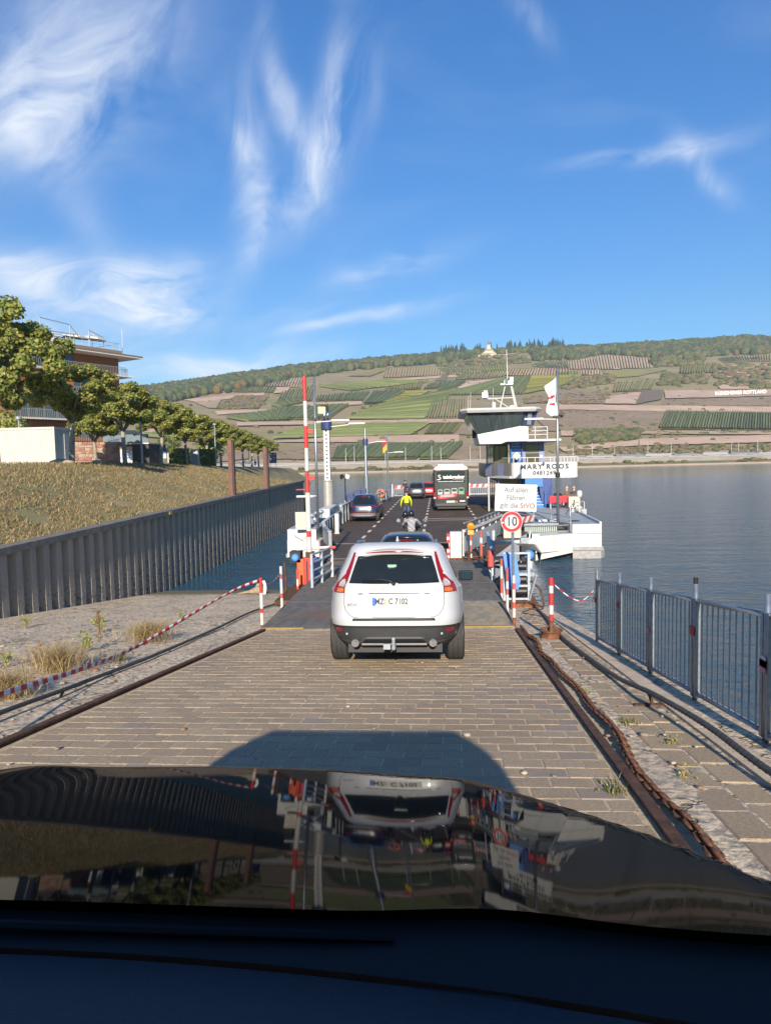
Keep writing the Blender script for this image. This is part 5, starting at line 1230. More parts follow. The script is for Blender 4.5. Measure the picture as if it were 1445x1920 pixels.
def make_car(name, label, loc, rotx, P):
    S = Shell(P['levels']); o = thing(name, label, 'car', loc, P.get('group')); o.rotation_euler = (rotx, 0, P.get('rz', 0))
    pm = P['paint']; body = S.body().build('body', pm, o); body.data.materials.append(black)
    for pg in body.data.polygons:
        if P.get('clad') and pg.center.z < .575: pg.material_index = 1
    cut_arches(body, P['axles'], P['wr']*1.12, P['hw']-P['tw']-.07)
    for y in P['axles']:
        for s_ in (-1, 1): wheel(o, s_*(P['hw']-P['tw']/2-.012), y, P['wr'], P['tw'])
    rf = rear_fn(S)
    # underside and dark lower bumper
    b = MB(); b.box((-P['hw']+.32, .25, .20), (P['hw']-.32, P['len']-.4, P['levels'][0][0]+.05)); b.build('underbody', black, o)
    if 'bumper' in P: patch('lower_bumper', P['bumper'], rf, P.get('bumper_m', black), o, .012)
    patch('rear_window', P['glass'], rf, glass_dark, o, .010)
    for q in P['lamps']:
        for s_ in (1, -1): patch('tail_lamp', q if s_ > 0 else mirror(q), rf, P['lamp_m'], o, .018, .03)
    for q in P.get('sideglass', []):
        for s_ in (1, -1): patch('side_window', q, side_fn(S, s_), glass_dark, o, .006, .09)
    # windscreen
    patch('windscreen', P['screen'], front_fn(S), glass_dark, o, .008, .09)
    for s_ in (1, -1):
        b = MB(); mx, my, mz = P['mirror']; b.cbox((s_*(mx+.10), my, mz), (.24, .14, .17)); mi_ = b.build('mirror', P.get('mirror_m', pm), o, bevel=.04)
        b = MB(); b.cbox((s_*(mx-.06), my+.02, mz-.04), (.16, .05, .05)); b.build('mirror_arm', black, mi_)
        b = MB(); b.box((s_*(mx+.10)-.095, my-.076, mz-.065), (s_*(mx+.10)+.095, my-.071, mz+.065)); b.build('mirror_glass', mat('mirror_glass', (.05, .06, .07), .05, .9), mi_)
    return o, S, rf
def number_plate(o, S, body_txt, x, z, w_=.52, h_=.11, off=.02):
    y = S.rear(0, z)-off
    b = MB(); b.box((x-w_/2, y-.006, z-h_/2), (x+w_/2, y+.02, z+h_/2)); pl = b.build('number_plate', white_plain, o, bevel=.003)
    b = MB(); b.box((x-w_/2+.004, y-.0085, z-h_/2+.004), (x-w_/2+.048, y-.0062, z+h_/2-.004)); b.build('country_band', mat('plate_blue', (.02, .10, .45), .4), pl)
    if body_txt: text('plate_text', body_txt, h_*.98, ink, pl, (x+.022, y-.008, z), FACE, .001, sx=.74, bold=.002)
    return pl

red_lamp = mat('red_lamp_glass', (.26, .005, .010), .15, 0, (.17, .003, .006), 30, coat=.5); clear_lamp = mat('clear_lamp_glass', (.55, .5, .47), .12, .2, (.35, .33, .33), 40, coat=.8); amber_lamp = mat('amber_lamp_glass', (.65, .17, .02), .15, 0, (.5, .10, .02), 30, coat=.8)
PITCH_A = math.atan(-SLOPE)
# ---------------- white estate SUV in front
vol_paint = paint('white_car_paint', (.44, .45, .465), .8, .3)
V_lv = [(.28, .20, 4.38, .78, 5), (.33, .10, 4.50, .82, 5), (.40, .04, 4.58, .87, 5.2), (.57, .0, 4.62, .925, 5.5), (.66, -.005, 4.63, .94, 5.5), (.72, .035, 4.62, .945, 5.5), (.90, .055, 4.55, .945, 5.2), (1.0, .075, 4.35, .935, 5),
        (1.045, .09, 3.70, .925, 5), (1.12, .13, 3.42, .865, 5), (1.30, .25, 3.05, .785, 6), (1.49, .41, 2.72, .70, 6), (1.555, .46, 2.55, .68, 6), (1.605, .51, 2.35, .655, 5.5), (1.645, .58, 2.15, .61, 5), (1.668, .80, 1.95, .51, 4)]
V = dict(clad=1, levels=V_lv, paint=vol_paint, axles=(1.0, 3.77), wr=.355, tw=.245, hw=.945, len=4.63,
    bumper=[(-.84, .50), (-.80, .40), (-.62, .345), (-.42, .335), (-.38, .40), (.38, .40), (.42, .335), (.62, .345), (.80, .40), (.84, .50), (.845, .575), (-.845, .575)],
    bumper_m=mat('grey_bumper_plastic', (.035, .036, .038), .55),
    glass=[(-.60, 1.125), (-.30, 1.115), (0, 1.113), (.30, 1.115), (.60, 1.125), (.555, 1.30), (.50, 1.475), (.25, 1.505), (0, 1.512), (-.25, 1.505), (-.50, 1.475)],
    lamps=[[(.655, 1.0), (.83, 1.0), (.822, 1.06), (.79, 1.12), (.73, 1.17), (.665, 1.24), (.625, 1.33), (.59, 1.44), (.565, 1.53), (.535, 1.53), (.555, 1.40), (.585, 1.27), (.615, 1.17), (.635, 1.125), (.65, 1.11)]], lamp_m=red_lamp,
    sideglass=[[(.75, 1.17), (1.7, 1.12), (2.9, 1.10), (2.45, 1.42), (2.0, 1.52), (1.2, 1.54), (.85, 1.45)]], screen=[(-.75, 1.08), (.75, 1.08), (.60, 1.48), (-.60, 1.48)], mirror=(.95, 3.05, 1.10), mirror_m=black)
vz = Z0 - SLOPE*9.12
volvo, S, rf = make_car('estate_car', 'white estate car with tall red tail lamps driving down the ramp onto the flap', (-.60, 9.12, vz), PITCH_A, V)
for s_ in (1, -1):
    f = lambda q: q if s_ > 0 else mirror(q)
    lampw = patch('reverse_lamp', f([(.665, 1.075), (.75, 1.085), (.735, 1.135), (.69, 1.175), (.655, 1.185), (.645, 1.13)]), rf, clear_lamp, volvo, .024, .03)
    patch('indicator', f([(.665, 1.01), (.775, 1.01), (.765, 1.068), (.665, 1.062)]), rf, amber_lamp, volvo, .024, .03)
    patch('reflector', f([(.685, .49), (.775, .495), (.80, .545), (.66, .545)]), rf, red_lamp, volvo, .020, .03)
    b = MB(); b.lathe([(.050, -.05), (.050, .05), (.040, .05), (.036, -.03)], (s_*.505, .06, .352), 18, axis='Y'); ex = b.build('tailpipe', chrome, volvo)
    b = MB(); b.lathe([(.036, -.02), (.036, .0)], (s_*.505, .06, .352), 14, axis='Y'); b.build('pipe_bore', black, ex)
    b = MB(); b.box((s_*.62-.012, S.rear(.62, .47)-.02, .455), (s_*.62+.012, S.rear(.62, .47), .48)); b.build('parking_sensor', grey_steel, volvo)
seam_m = mat('panel_gap', (.10, .10, .10), .7)
def line_patch(pts, wd, m, name='panel_gap'):
    L_ = [Vector(p) for p in pts]; out, inn = [], []
    for i, p in enumerate(L_):
        d = (L_[min(i+1, len(L_)-1)]-L_[max(i-1, 0)]).normalized(); n_ = Vector((-d.y, d.x))*wd/2; out.append(p+n_); inn.append(p-n_)
    b = MB(); vs = [Vector(rf(p.x, p.y, .0035)) for p in out+inn]; k = len(L_); b.add(vs, [(i, i+1, k+i+1, k+i) for i in range(k-1)]); return b.build(name, m, volvo)
line_patch([(-.64, 1.10), (-.66, 1.0), (-.66, .86), (-.64, .78), (-.58, .71), (-.52, .685), (-.2, .68), (.2, .68), (.52, .685), (.58, .71), (.64, .78), (.66, .86), (.66, 1.0), (.64, 1.10)], .007, seam_m)
line_patch([(-.47, .985), (-.2, .990), (.2, .990), (.47, .985)], .016, black, 'handle_recess')
line_patch([(-.47, .98), (-.40, .83), (-.30, .80), (.30, .80), (.40, .83), (.47, .98)], .005, mat('soft_crease', (.36, .36, .36), .5), 'plate_recess')
patch('bumper_step', [(-.54, .645), (.54, .645), (.53, .672), (-.53, .672)], rf, black, volvo, .02)
pl_ = number_plate(volvo, S, '', -.025, .885, off=.012)
for s_, x_ in (('MZ', -.185), ('C 7102', .06)): text('plate_text', s_, .108, ink, pl_, (x_, S.rear(0, .885)-.0205, .885), FACE, .001, sx=.78, bold=.003)
b = MB()
for z, m_ in ((.905, 0), (.865, 0)): b.lathe([(.017, -.003), (.017, 0)], (-.115, S.rear(0, .885)-.019, z), 12, axis='Y')
b.build('plate_seals', mat('seal_ochre', (.5, .32, .1), .6), volvo)
for i, ch in enumerate('VOLVO'):
    x = -.27+i*.135; text('badge_letter', ch, .066, mat('badge_chrome', (.10, .10, .105), .4, .4), volvo, (x, S.rear(x, 1.05)-.016, 1.05), (rad(83), 0, 0), .003, sx=1.3, bold=.005)
text('model_badge', 'XC60', .052, MATS['badge_chrome'], volvo, (-.545, S.rear(-.54, .845)-.010, .845), FACE, .003, sx=1.1)
# roof spoiler with brake light, wiper, aerial, towing hitch, roof rails
b = MB(); b.grid(lambda a, c: ((a-.5)*1.10*(1-.06*c), .33+.50*c+.10*(2*a-1)**2, 1.555+.085*c-.03*(2*a-1)**2-.05*(2*a-1)**4), 16, 6)
sp = b.build('roof_spoiler', vol_paint, volvo, smooth=True); so = sp.modifiers.new('s', 'SOLIDIFY'); so.thickness = .06; so.offset = -1
b = MB(); b.grid(lambda a, c: ((a-.5)*.78, .322+.10*(a-.5)**2*1.6*1.5-.002+.02*c, 1.528+.034*c*(1-(2*a-1)**4)-.006*(2*a-1)**2), 14, 2); bl = b.build('brake_light', red_lamp, volvo, smooth=True); so = bl.modifiers.new('s', 'SOLIDIFY'); so.thickness = .012
b = MB(); b.path([(0, S.rear(0, 1.12)-.04, 1.12), (-.05, S.rear(0, 1.14)-.045, 1.15), (-.16, S.rear(0, 1.17)-.04, 1.172), (-.42, S.rear(-.4, 1.165)-.03, 1.160)], [.022, .016, .012, .008], 8); b.sphere((0, S.rear(0, 1.12)-.03, 1.115), .028, 10, 6); b.build('rear_wiper', black, volvo, smooth=True)
b = MB(); b.sphere((0, S.rear(0, 1.105)+.01, 1.095), (.09, .04, .035), 12, 6); b.build('wiper_housing', vol_paint, volvo, smooth=True)
b = MB(); b.extrude([(-.02, 1.05, 1.68), (.02, 1.05, 1.68), (.008, 1.12, 1.755), (-.008, 1.12, 1.755)], (0, .10, -.01)); b.build('shark_fin_aerial', vol_paint, volvo, bevel=.008)
for s_ in (1, -1):
    b = MB(); b.path([(s_*.57, .85, 1.62), (s_*.56, 1.0, 1.685), (s_*.56, 1.9, 1.70), (s_*.60, 2.45, 1.64)], .02, 8); b.build('roof_rail', galv, volvo, smooth=True)
b = MB(); b.box((-.43, .05, .315), (.43, .12, .345)); b.build('skid_plate', mat('skid_silver', (.16, .165, .17), .4, .5), volvo, bevel=.01)
b = MB(); b.tube((0, .05, .33), (0, -.09, .30), .028); b.tube((0, -.09, .29), (0, -.09, .40), .022); b.sphere((0, -.09, .415), .027, 10, 6); b.cbox((-.09, .0, .31), (.09, .06, .07)); b.build('tow_hitch', grey_steel, volvo)
b = MB(); b.add([(-.07, .0, 0), (.05, .0, 0), (.05, 0, .075), (-.07, 0, .075)], [(0, 1, 2, 3)]); st = b.build('window_sticker', mat('sticker_green', (.20, .42, .26), .5), volvo, loc=(-.02, S.rear(0, 1.32)-.022, 1.30)); st.rotation_euler = (-.6, 0, 0)
text('sticker_text', 'S097', .06, white_plain, st, (-.01, -.003, .036), FACE, .001, sx=.8)

# ---------------- black car ahead on the flap
blk_paint = paint('black_car_paint', (.012, .013, .015), .9, .25)
def plain_levels(L, W, H, belt, slope=.35, rear_in=.0):
    h = W/2
    return [(.24, .14, L-.16, h*.86, 5), (.33, .04, L-.06, h*.94, 5), (.55, 0, L, h*.99, 5.2), (.72, .02, L-.02, h, 5.2), (belt-.12, .06+rear_in, L-.12, h*.99, 5), (belt, .12+rear_in, L-.85, h*.96, 5),
            (belt+.05, .17+rear_in, L-1.10, h*.94, 4.8), (belt+(H-belt)*.45, .17+rear_in+slope*.5, L-1.55, h*.85, 4.6), (H-.13, .17+rear_in+slope, L-1.95, h*.73, 4.3), (H-.06, .27+rear_in+slope, L-2.15, h*.66, 4), (H-.015, .5+rear_in+slope, L-2.4, h*.54, 3.4), (H, .8+rear_in+slope, L-2.7, h*.36, 3)]
def plain_car(name, label, loc, rotx, pm, L=4.4, W=1.8, H=1.5, belt=.95, wr=.32, slope=.35, lamp=None, bump=None, group=None, rz=0):
    h = W/2; lv = plain_levels(L, W, H, belt, slope)
    P = dict(levels=lv, paint=pm, axles=(.82, L-.88), wr=wr, tw=.22, hw=h, len=L, group=group, rz=rz,
        glass=[(-h*.70, belt+.04), (h*.70, belt+.04), (h*.64, belt+(H-belt)*.5), (h*.54, H-.14), (0, H-.115), (-h*.54, H-.14), (-h*.64, belt+(H-belt)*.5)],
        lamps=lamp or [[(h*.60, belt-.17), (h*.93, belt-.15), (h*.92, belt-.02), (h*.82, belt+.02), (h*.62, belt-.04)]], lamp_m=red_lamp,
        bumper=bump or [(-h*.86, .33), (h*.86, .33), (h*.90, .50), (-h*.90, .50)],
        sideglass=[[(.72+slope*.2, belt+.06), (L-1.35, belt+.05), (L-1.9, H-.18), (L-2.3, H-.13), (1.15+slope, H-.13), (.85+slope, H-.22)]],
        screen=[(-h*.8, belt+.05), (h*.8, belt+.05), (h*.62, H-.15), (-h*.62, H-.15)], mirror=(h*.98, L-1.55, belt+.06))
    o, S, rf = make_car(name, label, loc, rotx, P)
    b = MB(); b.path([(-h*.45, S.rear(h*.45, H-.10)-.03, H-.105), (0, S.rear(0, H-.09)-.05, H-.085), (h*.45, S.rear(h*.45, H-.10)-.03, H-.105)], [.02, .035, .02], 6); b.build('roof_spoiler', pm, o, smooth=True)
    b = MB(); b.box((-.16, S.rear(0, H-.15)-.035, H-.15), (.16, S.rear(0, H-.15)-.018, H-.125)); b.build('brake_light', red_lamp, o)
    return o, S, rf
flap_rx = math.atan((FL[3][2]-FL[0][2])/12.2)
zc = lambda y: fl(.5, (y-13.7)/12.2).z
bc, S, rf = plain_car('hatchback_car', 'black hatchback car on the flap between the white estate and the motorcycle', (-.82, 17.6, zc(17.6)), flap_rx, blk_paint, 4.3, 1.80, 1.50, .95)
number_plate(bc, S, '', 0, .80)
# ---------------- dark blue SUV on the left lane
nb = paint('navy_car_paint', (.012, .022, .065), .9, .28)
hb_ = 1.87/2
bs, S, rf = plain_car('suv_car', 'dark blue SUV with a full width light bar parked in the left deck lane', (-4.52, 43.1, D), 0, nb, 4.6, 1.87, 1.64, 1.04, .36, .42,
    lamp=[[(hb_*.50, .90), (hb_*.95, .93), (hb_*.93, .99), (hb_*.5, .965)]], bump=[(-hb_*.9, .32), (hb_*.9, .32), (hb_*.92, .60), (-hb_*.92, .60)])
patch('light_bar', [(-hb_*.5, .925), (hb_*.5, .925), (hb_*.5, .95), (-hb_*.5, .95)], rf, clear_lamp, bs, .014, .06)
patch('bumper_trim', [(-hb_*.8, .60), (hb_*.8, .60), (hb_*.78, .64), (-hb_*.78, .64)], rf, red_lamp, bs, .018, .08)
patch('grey_diffuser', [(-hb_*.84, .36), (hb_*.84, .36), (hb_*.87, .56), (-hb_*.87, .56)], rf, mat('diffuser_grey', (.16, .16, .17), .5), bs, .02, .08)
pl = number_plate(bs, S, '', -.0, .80); 
# ---------------- cars by the far gate
gs, S, rf = plain_car('compact_suv', 'grey compact SUV waiting before the striped gate beside a standing person', (-2.05, 68.6, D), 0, paint('grey_blue_paint', (.05, .06, .075), .8, .3), 4.3, 1.80, 1.60, 1.0, .34, .38)
number_plate(gs, S, '', 0, .85)
rc_, S, rf = plain_car('red_car', 'bright red car half hidden behind the grey compact SUV at the gate', (-.95, 69.9, D), 0, paint('red_car_paint', (.45, .012, .02), .8, .3), 4.1, 1.76, 1.56, .98, .33, .36)
number_plate(rc_, S, '', 0, .82)

# ---------------- coach
BX, BY = .94, 51.6
bus = thing('coach', 'black and white coach with large white lettering on its rear parked on the deck', 'bus', (BX, BY, D))
bus_black = paint('coach_black', (.016, .018, .018), .7, .3); bus_white = paint('coach_white', (.46, .46, .46), .5, .35)
def bus_sec(z): return 1.275*(1-.0) if z < 2.6 else 1.275-.10*((z-2.6)/.75)**2
b = MB()
zs = [.32, .45, .9, 1.4, 1.9, 2.4, 2.75, 2.95]; 
def ring(z, inset=0, yo=0):
    w_ = bus_sec(z)-inset; r = .14; pts = []
    for cx, cy, a0 in ((w_-r, r, -90), (w_-r, 10.6-r, 0), (-w_+r, 10.6-r, 90), (-w_+r, r, 180)):
        pts += [(cx+r*math.cos(rad(a0+i*18)), cy+yo*(cy < 5)+r*math.sin(rad(a0+i*18)), z) for i in range(6)]
    return pts
def loft(rs):
    b = MB(); n = len(rs[0]); b.add([p for r in rs for p in r], [(i*n+j, i*n+(j+1) % n, (i+1)*n+(j+1) % n, (i+1)*n+j) for i in range(len(rs)-1) for j in range(n)] + [tuple(range(n-1, -1, -1)), tuple(range((len(rs)-1)*n, len(rs)*n))]); return b
bb = loft([ring(z, 0, .02 if z < 1 else .02+.04*(z-1)) for z in zs]).build('body', bus_black, bus); smooth_by_angle(bb.data, 40)
bt = loft([ring(2.951, 0, .10), ring(3.10, .03, .12), ring(3.22, .14, .2), ring(3.26, .3, .5)]).build('roof', bus_white, bus); smooth_by_angle(bt.data, 40)
b = MB(); b.box((-.95, .3, 3.2), (.95, 6.5, 3.36)); b.build('roof_unit', bus_white, bus, bevel=.06)
b = MB(); b.extrude([(-1.0, .055, 2.02), (1.0, .055, 2.02), (1.02, .09, 2.85), (-1.02, .09, 2.85)], (0, .05, 0)); rw_ = b.build('rear_window', glass_dark, bus)
bw = mat('coach_lettering_white', (.6, .6, .6), .5)
text('lettering', 'teinbrecher', .33, bw, bus, (.20, .045, 2.42), (rad(87), 0, 0), .004, sx=.98, bold=.016)
b = MB(); b.path([(-.72, .05, 2.55), (-.80, .05, 2.58), (-.90, .05, 2.54), (-.88, .05, 2.46), (-.76, .05, 2.41), (-.73, .05, 2.32), (-.82, .05, 2.27), (-1.0, .05, 2.24)], [.02, .035, .035, .045, .045, .045, .05, .03], 6); b.build('swoosh_letter', bw, bus)
b = MB()
for i in range(22): b.box((-.92+i*.082, .045, 2.085), (-.92+i*.082+.06, .052, 2.13 + (.015 if i % 5 == 1 else 0)))
tag(b.build('small_print', bw, bus), kind='stuff')
b = MB()
for i in range(11): b.box((.12+i*.08, .048, 2.235), (.12+i*.08+.058, .054, 2.275))
tag(b.build('small_print', mat('print_teal', (.22, .33, .33), .6), bus), kind='stuff')
ic = mat('print_grey', (.30, .36, .35), .6); ic2 = mat('print_bluegrey', (.35, .40, .46), .6); ic3 = mat('print_green', (.16, .28, .20), .6)
for i, (x, w_, h_, m_) in enumerate(((-.78, .34, .36, ic2), (-.30, .42, .40, ic), (.22, .42, .44, ic), (.72, .40, .48, ic3))):
    b = MB(); b.extrude([(x-w_/2, .012, 1.18), (x+w_/2, .012, 1.18), (x+w_/2, .016, 1.18+h_*.8), (x+w_*.38, .018, 1.18+h_), (x-w_*.38, .018, 1.18+h_), (x-w_/2, .016, 1.18+h_*.8)], (0, .02, 0)); k = b.build('printed_vehicle', m_, bus)
    b = MB(); b.extrude([(x-w_*.40, .006, 1.18+h_*.5), (x+w_*.40, .006, 1.18+h_*.5), (x+w_*.34, .008, 1.18+h_*.86), (x-w_*.34, .008, 1.18+h_*.86)], (0, .01, 0)); b.build('printed_windscreen', bus_black, k)
b = MB(); b.extrude([(-.95, -.004, .90), (-.80, -.004, .86), (.30, -.004, .98), (.42, -.004, 1.16), (.46, -.004, 1.26), (.10, -.004, 1.24), (-.98, -.004, 1.10)], (0, .02, 0)); rb = b.build('red_banner', mat('banner_red', (.55, .02, .035), .5), bus)
for z0, x0, x1 in ((1.09, -.8, .15), (1.01, -.78, .22)):
    b = MB(); b.extrude([(x0, -.009, z0-.02), (x1, -.009, z0+.05), (x1, -.009, z0+.085), (x0, -.009, z0+.015)], (0, .004, 0)); b.build('banner_line', bw, rb)
for s_ in (-1, 1):
    b = MB(); b.box((s_*1.17-.09, -.02, 1.02), (s_*1.17+.09, .12, 1.34)); b.build('tail_lamp', red_lamp, bus, bevel=.02)
    b = MB(); b.box((s_*1.17-.09, -.02, .88), (s_*1.17+.09, .12, 1.015)); b.build('reverse_lamp', clear_lamp, bus, bevel=.02)
    b = MB(); b.box((s_*.88-.17, .06, 2.88), (s_*.88+.17, .14, 2.95)); b.build('upper_lamp', mat('lamp_brown', (.30, .12, .06), .4), bus)
    b = MB(); b.box((s_*1.0-.06, -.005, .66), (s_*1.0+.06, .03, .69)); b.build('reflector', red_lamp, bus)
b = MB(); b.box((-.34, -.02, .60), (.26, .03, .74)); b.build('number_plate', white_plain, bus)
b = MB(); b.box((.36, -.01, .60), (.42, .03, .72)); b.build('sticker', orange, bus); b = MB(); b.box((.60, -.012, .66), (.98, .03, .74)); b.build('sticker', bw, bus)
b = MB(); b.box((-1.12, -.06, .34), (1.12, .1, .54)); b.build('bumper', mat('bumper_dark_green_grey', (.045, .05, .048), .45), bus, bevel=.04)
b = MB(); b.box((-1.0, .1, .16), (1.0, 2, .36)); b.build('underbody', black, bus)
for y in (3.0, 8.4):
    for s_ in (-1, 1): wheel(bus, s_*1.10, y, .48, .30)
for s_ in (-1, 1):
    for i in range(6):
        b = MB(); b.box((s_*1.276-.004, .7+i*1.6, 1.35), (s_*1.276+.004, 2.2+i*1.6, 2.7)); b.build('side_window', glass_dark, bus)
    b = MB(); b.path([(s_*1.1, 10.55, 2.5), (s_*1.35, 10.8, 2.5), (s_*1.42, 10.8, 2.2)], .04, 6); b.cbox((s_*1.42, 10.8, 2.0), (.2, .12, .4)); b.build('mirror', black, bus)

# ================================================================== OUR OWN CAR (camera on the passenger side)
OC = -.45
own = thing('own_car', 'glossy black bonnet and dashboard of the car the view is taken from', 'car', rw(OC, 0))
own_black = bpy.data.materials.new('black_bonnet_paint'); own_black.use_nodes = True
def bonnet_paint():
    t = NT(own_black.node_tree); b = t.n['Principled BSDF']
    vec = t.node('ShaderNodeTexCoord').outputs['Object']
    dust = t.ramp(t.noise(vec, 260, 2, .5), [(.62, (0, 0, 0)), (.78, (1, 1, 1))]); dn2 = t.noise(vec, 3.0, 5)
    b.inputs['Base Color'].default_value = (.006, .0065, .008, 1)
    t.l.new(t.mix(t.math('MULTIPLY', dust, t.math('MULTIPLY', dn2, .10)), (.004, .0045, .0055), (.10, .09, .075)), b.inputs['Base Color'])
    b.inputs['Roughness'].default_value = .45; b.inputs['Coat Weight'].default_value = .36; b.inputs['Coat Roughness'].default_value = .03; b.inputs['Coat IOR'].default_value = 1.33
    b.inputs['Specular IOR Level'].default_value = .0
    bn = t.node('ShaderNodeBump'); bn.inputs['Strength'].default_value = .012; bn.inputs['Distance'].default_value = .01
    t.l.new(t.noise(vec, 5, 2), bn.inputs['Height']); t.l.new(bn.outputs[0], b.inputs['Coat Normal'])
bonnet_paint()
def own_pt(x, s_, h): return Vector((x, s_, -SLOPE*s_ + h))          # relative to the car's empty
def bonnet_h(x, s_):                                                  # x from the car's centre line, s ahead of the camera
    d = s_-.8; h = 1.225 - .15*d - .024*d*d
    e = abs(x+.15); fr = max(0, s_ + .2*e*e + .6*e**4 - 1.60); h -= 2.0*fr*fr
    ax = abs(x); h -= .030*ax*ax + 6.0*max(0, ax-.95)**3
    h += .010*math.exp(-((ax-.50)/.10)**2)                             # power creases
    return h
NU, NV = 72, 60
b = MB(); b.grid(lambda a, c: own_pt((a-.5)*2.02, .675+1.545*c, bonnet_h((a-.5)*2.02, .675+1.545*c)), NU, NV); b.build('bonnet', own_black, own, smooth=True)
b = MB(); b.grid(lambda a, c: own_pt((a-.5)*2.02*(1-.02*c), 2.22+.06*c, bonnet_h((a-.5)*2.02, 2.22)-.75*c), 40, 6); b.build('front_bumper', own_black, own, smooth=True)
for s_ in (-1, 1):
    b = MB(); b.grid(lambda a, c: own_pt(s_*(1.01-.02*c), .80+1.42*a, bonnet_h(1.01, .80+1.42*a)*(1-c)+.32*c), 10, 4); b.build('wing', own_black, own, smooth=True)
    w_ = MB(); w_.lathe([(.2, -.11), (.33, -.12), (.35, -.08), (.35, .08), (.33, .12), (.2, .11)], (0, 0, 0), 24, axis='X'); w_.build('wheel', tyre_m, own, loc=own_pt(s_*.80, 1.45, .35))
    w_ = MB(); w_.lathe([(.2, -.11), (.33, -.12), (.35, -.08), (.35, .08), (.33, .12), (.2, .11)], (0, 0, 0), 24, axis='X'); w_.build('wheel', tyre_m, own, loc=own_pt(s_*.80, -1.35, .35))
b = MB(); b.grid(lambda a, c: own_pt((a-.5)*2.02, .685-.09*c, bonnet_h((a-.5)*2.02, .675)-.016-.045*c), 24, 4); b.build('scuttle', black, own, smooth=True)
b = MB(); b.path([own_pt(-.62, .665, 1.215), own_pt(-.1, .660, 1.226), own_pt(.40, .665, 1.22)], .005, 6); b.build('wiper', black, own)
dash_mat = mat('dashboard_plastic', (.028, .033, .046), .6, 0, (.023, .028, .038), 90, bump=.25, bscale=400)
def dash_h(a, c): return 1.210+.016*c-.055*(2*a-1)**2 - .35*max(0, c-.7)**2
b = MB(); b.grid(lambda a, c: own_pt((a-.5)*2.0, .635-.55*c-.10*(2*a-1)**2, dash_h(a, c)), 30, 12); b.build('dashboard', dash_mat, own, smooth=True)
b = MB(); b.grid(lambda a, c: own_pt((a-.5)*2.02, .642-.10*(2*a-1)**2, dash_h(a, 0)+.002-.22*c), 30, 2); b.build('screen_frit', black, own, smooth=True)
# cabin shell behind the camera (it throws the shadow on the paving)
def cab(h):                                                            # half width at height h
    return 1.12 if h < 1.2 else 1.12-.34*((h-1.2)/.6)**3
hs_ = [.40, .75, 1.05, 1.2, 1.35, 1.5, 1.62, 1.71, 1.77, 1.80]
b = MB(); secs = []
for s_, top in ((-.02, 1.0), (-.6, 1.0), (-1.6, 1.0), (-2.3, .985), (-2.75, .80), (-2.9, .62)):
    L1 = [own_pt(cab(h)+.0, s_, h if h < 1 else 1+(h-1)*((top-.6)/.4 if top < 1 else 1)) for h in hs_]; secs.append(L1 + [Vector((-p.x, p.y, p.z)) for p in L1[::-1]])
n = len(secs[0]); b.add([p for s_ in secs for p in s_], [(i*n+j, i*n+j+1, (i+1)*n+j+1, (i+1)*n+j) for i in range(len(secs)-1) for j in range(n-1)] + [tuple(range((len(secs)-1)*n, len(secs)*n))]); b.build('cabin', own_black, own)
for s_ in (-1, 1):
    b = MB(); b.cbox(own_pt(s_*1.13, .12, 1.12), (.22, .12, .17)); b.build('door_mirror', own_black, own, bevel=.04)
    b = MB(); b.box((s_*1.0-.02, -.02, .35), (s_*1.0+.02, .8, 1.08)); b.build('door_front', own_black, own)

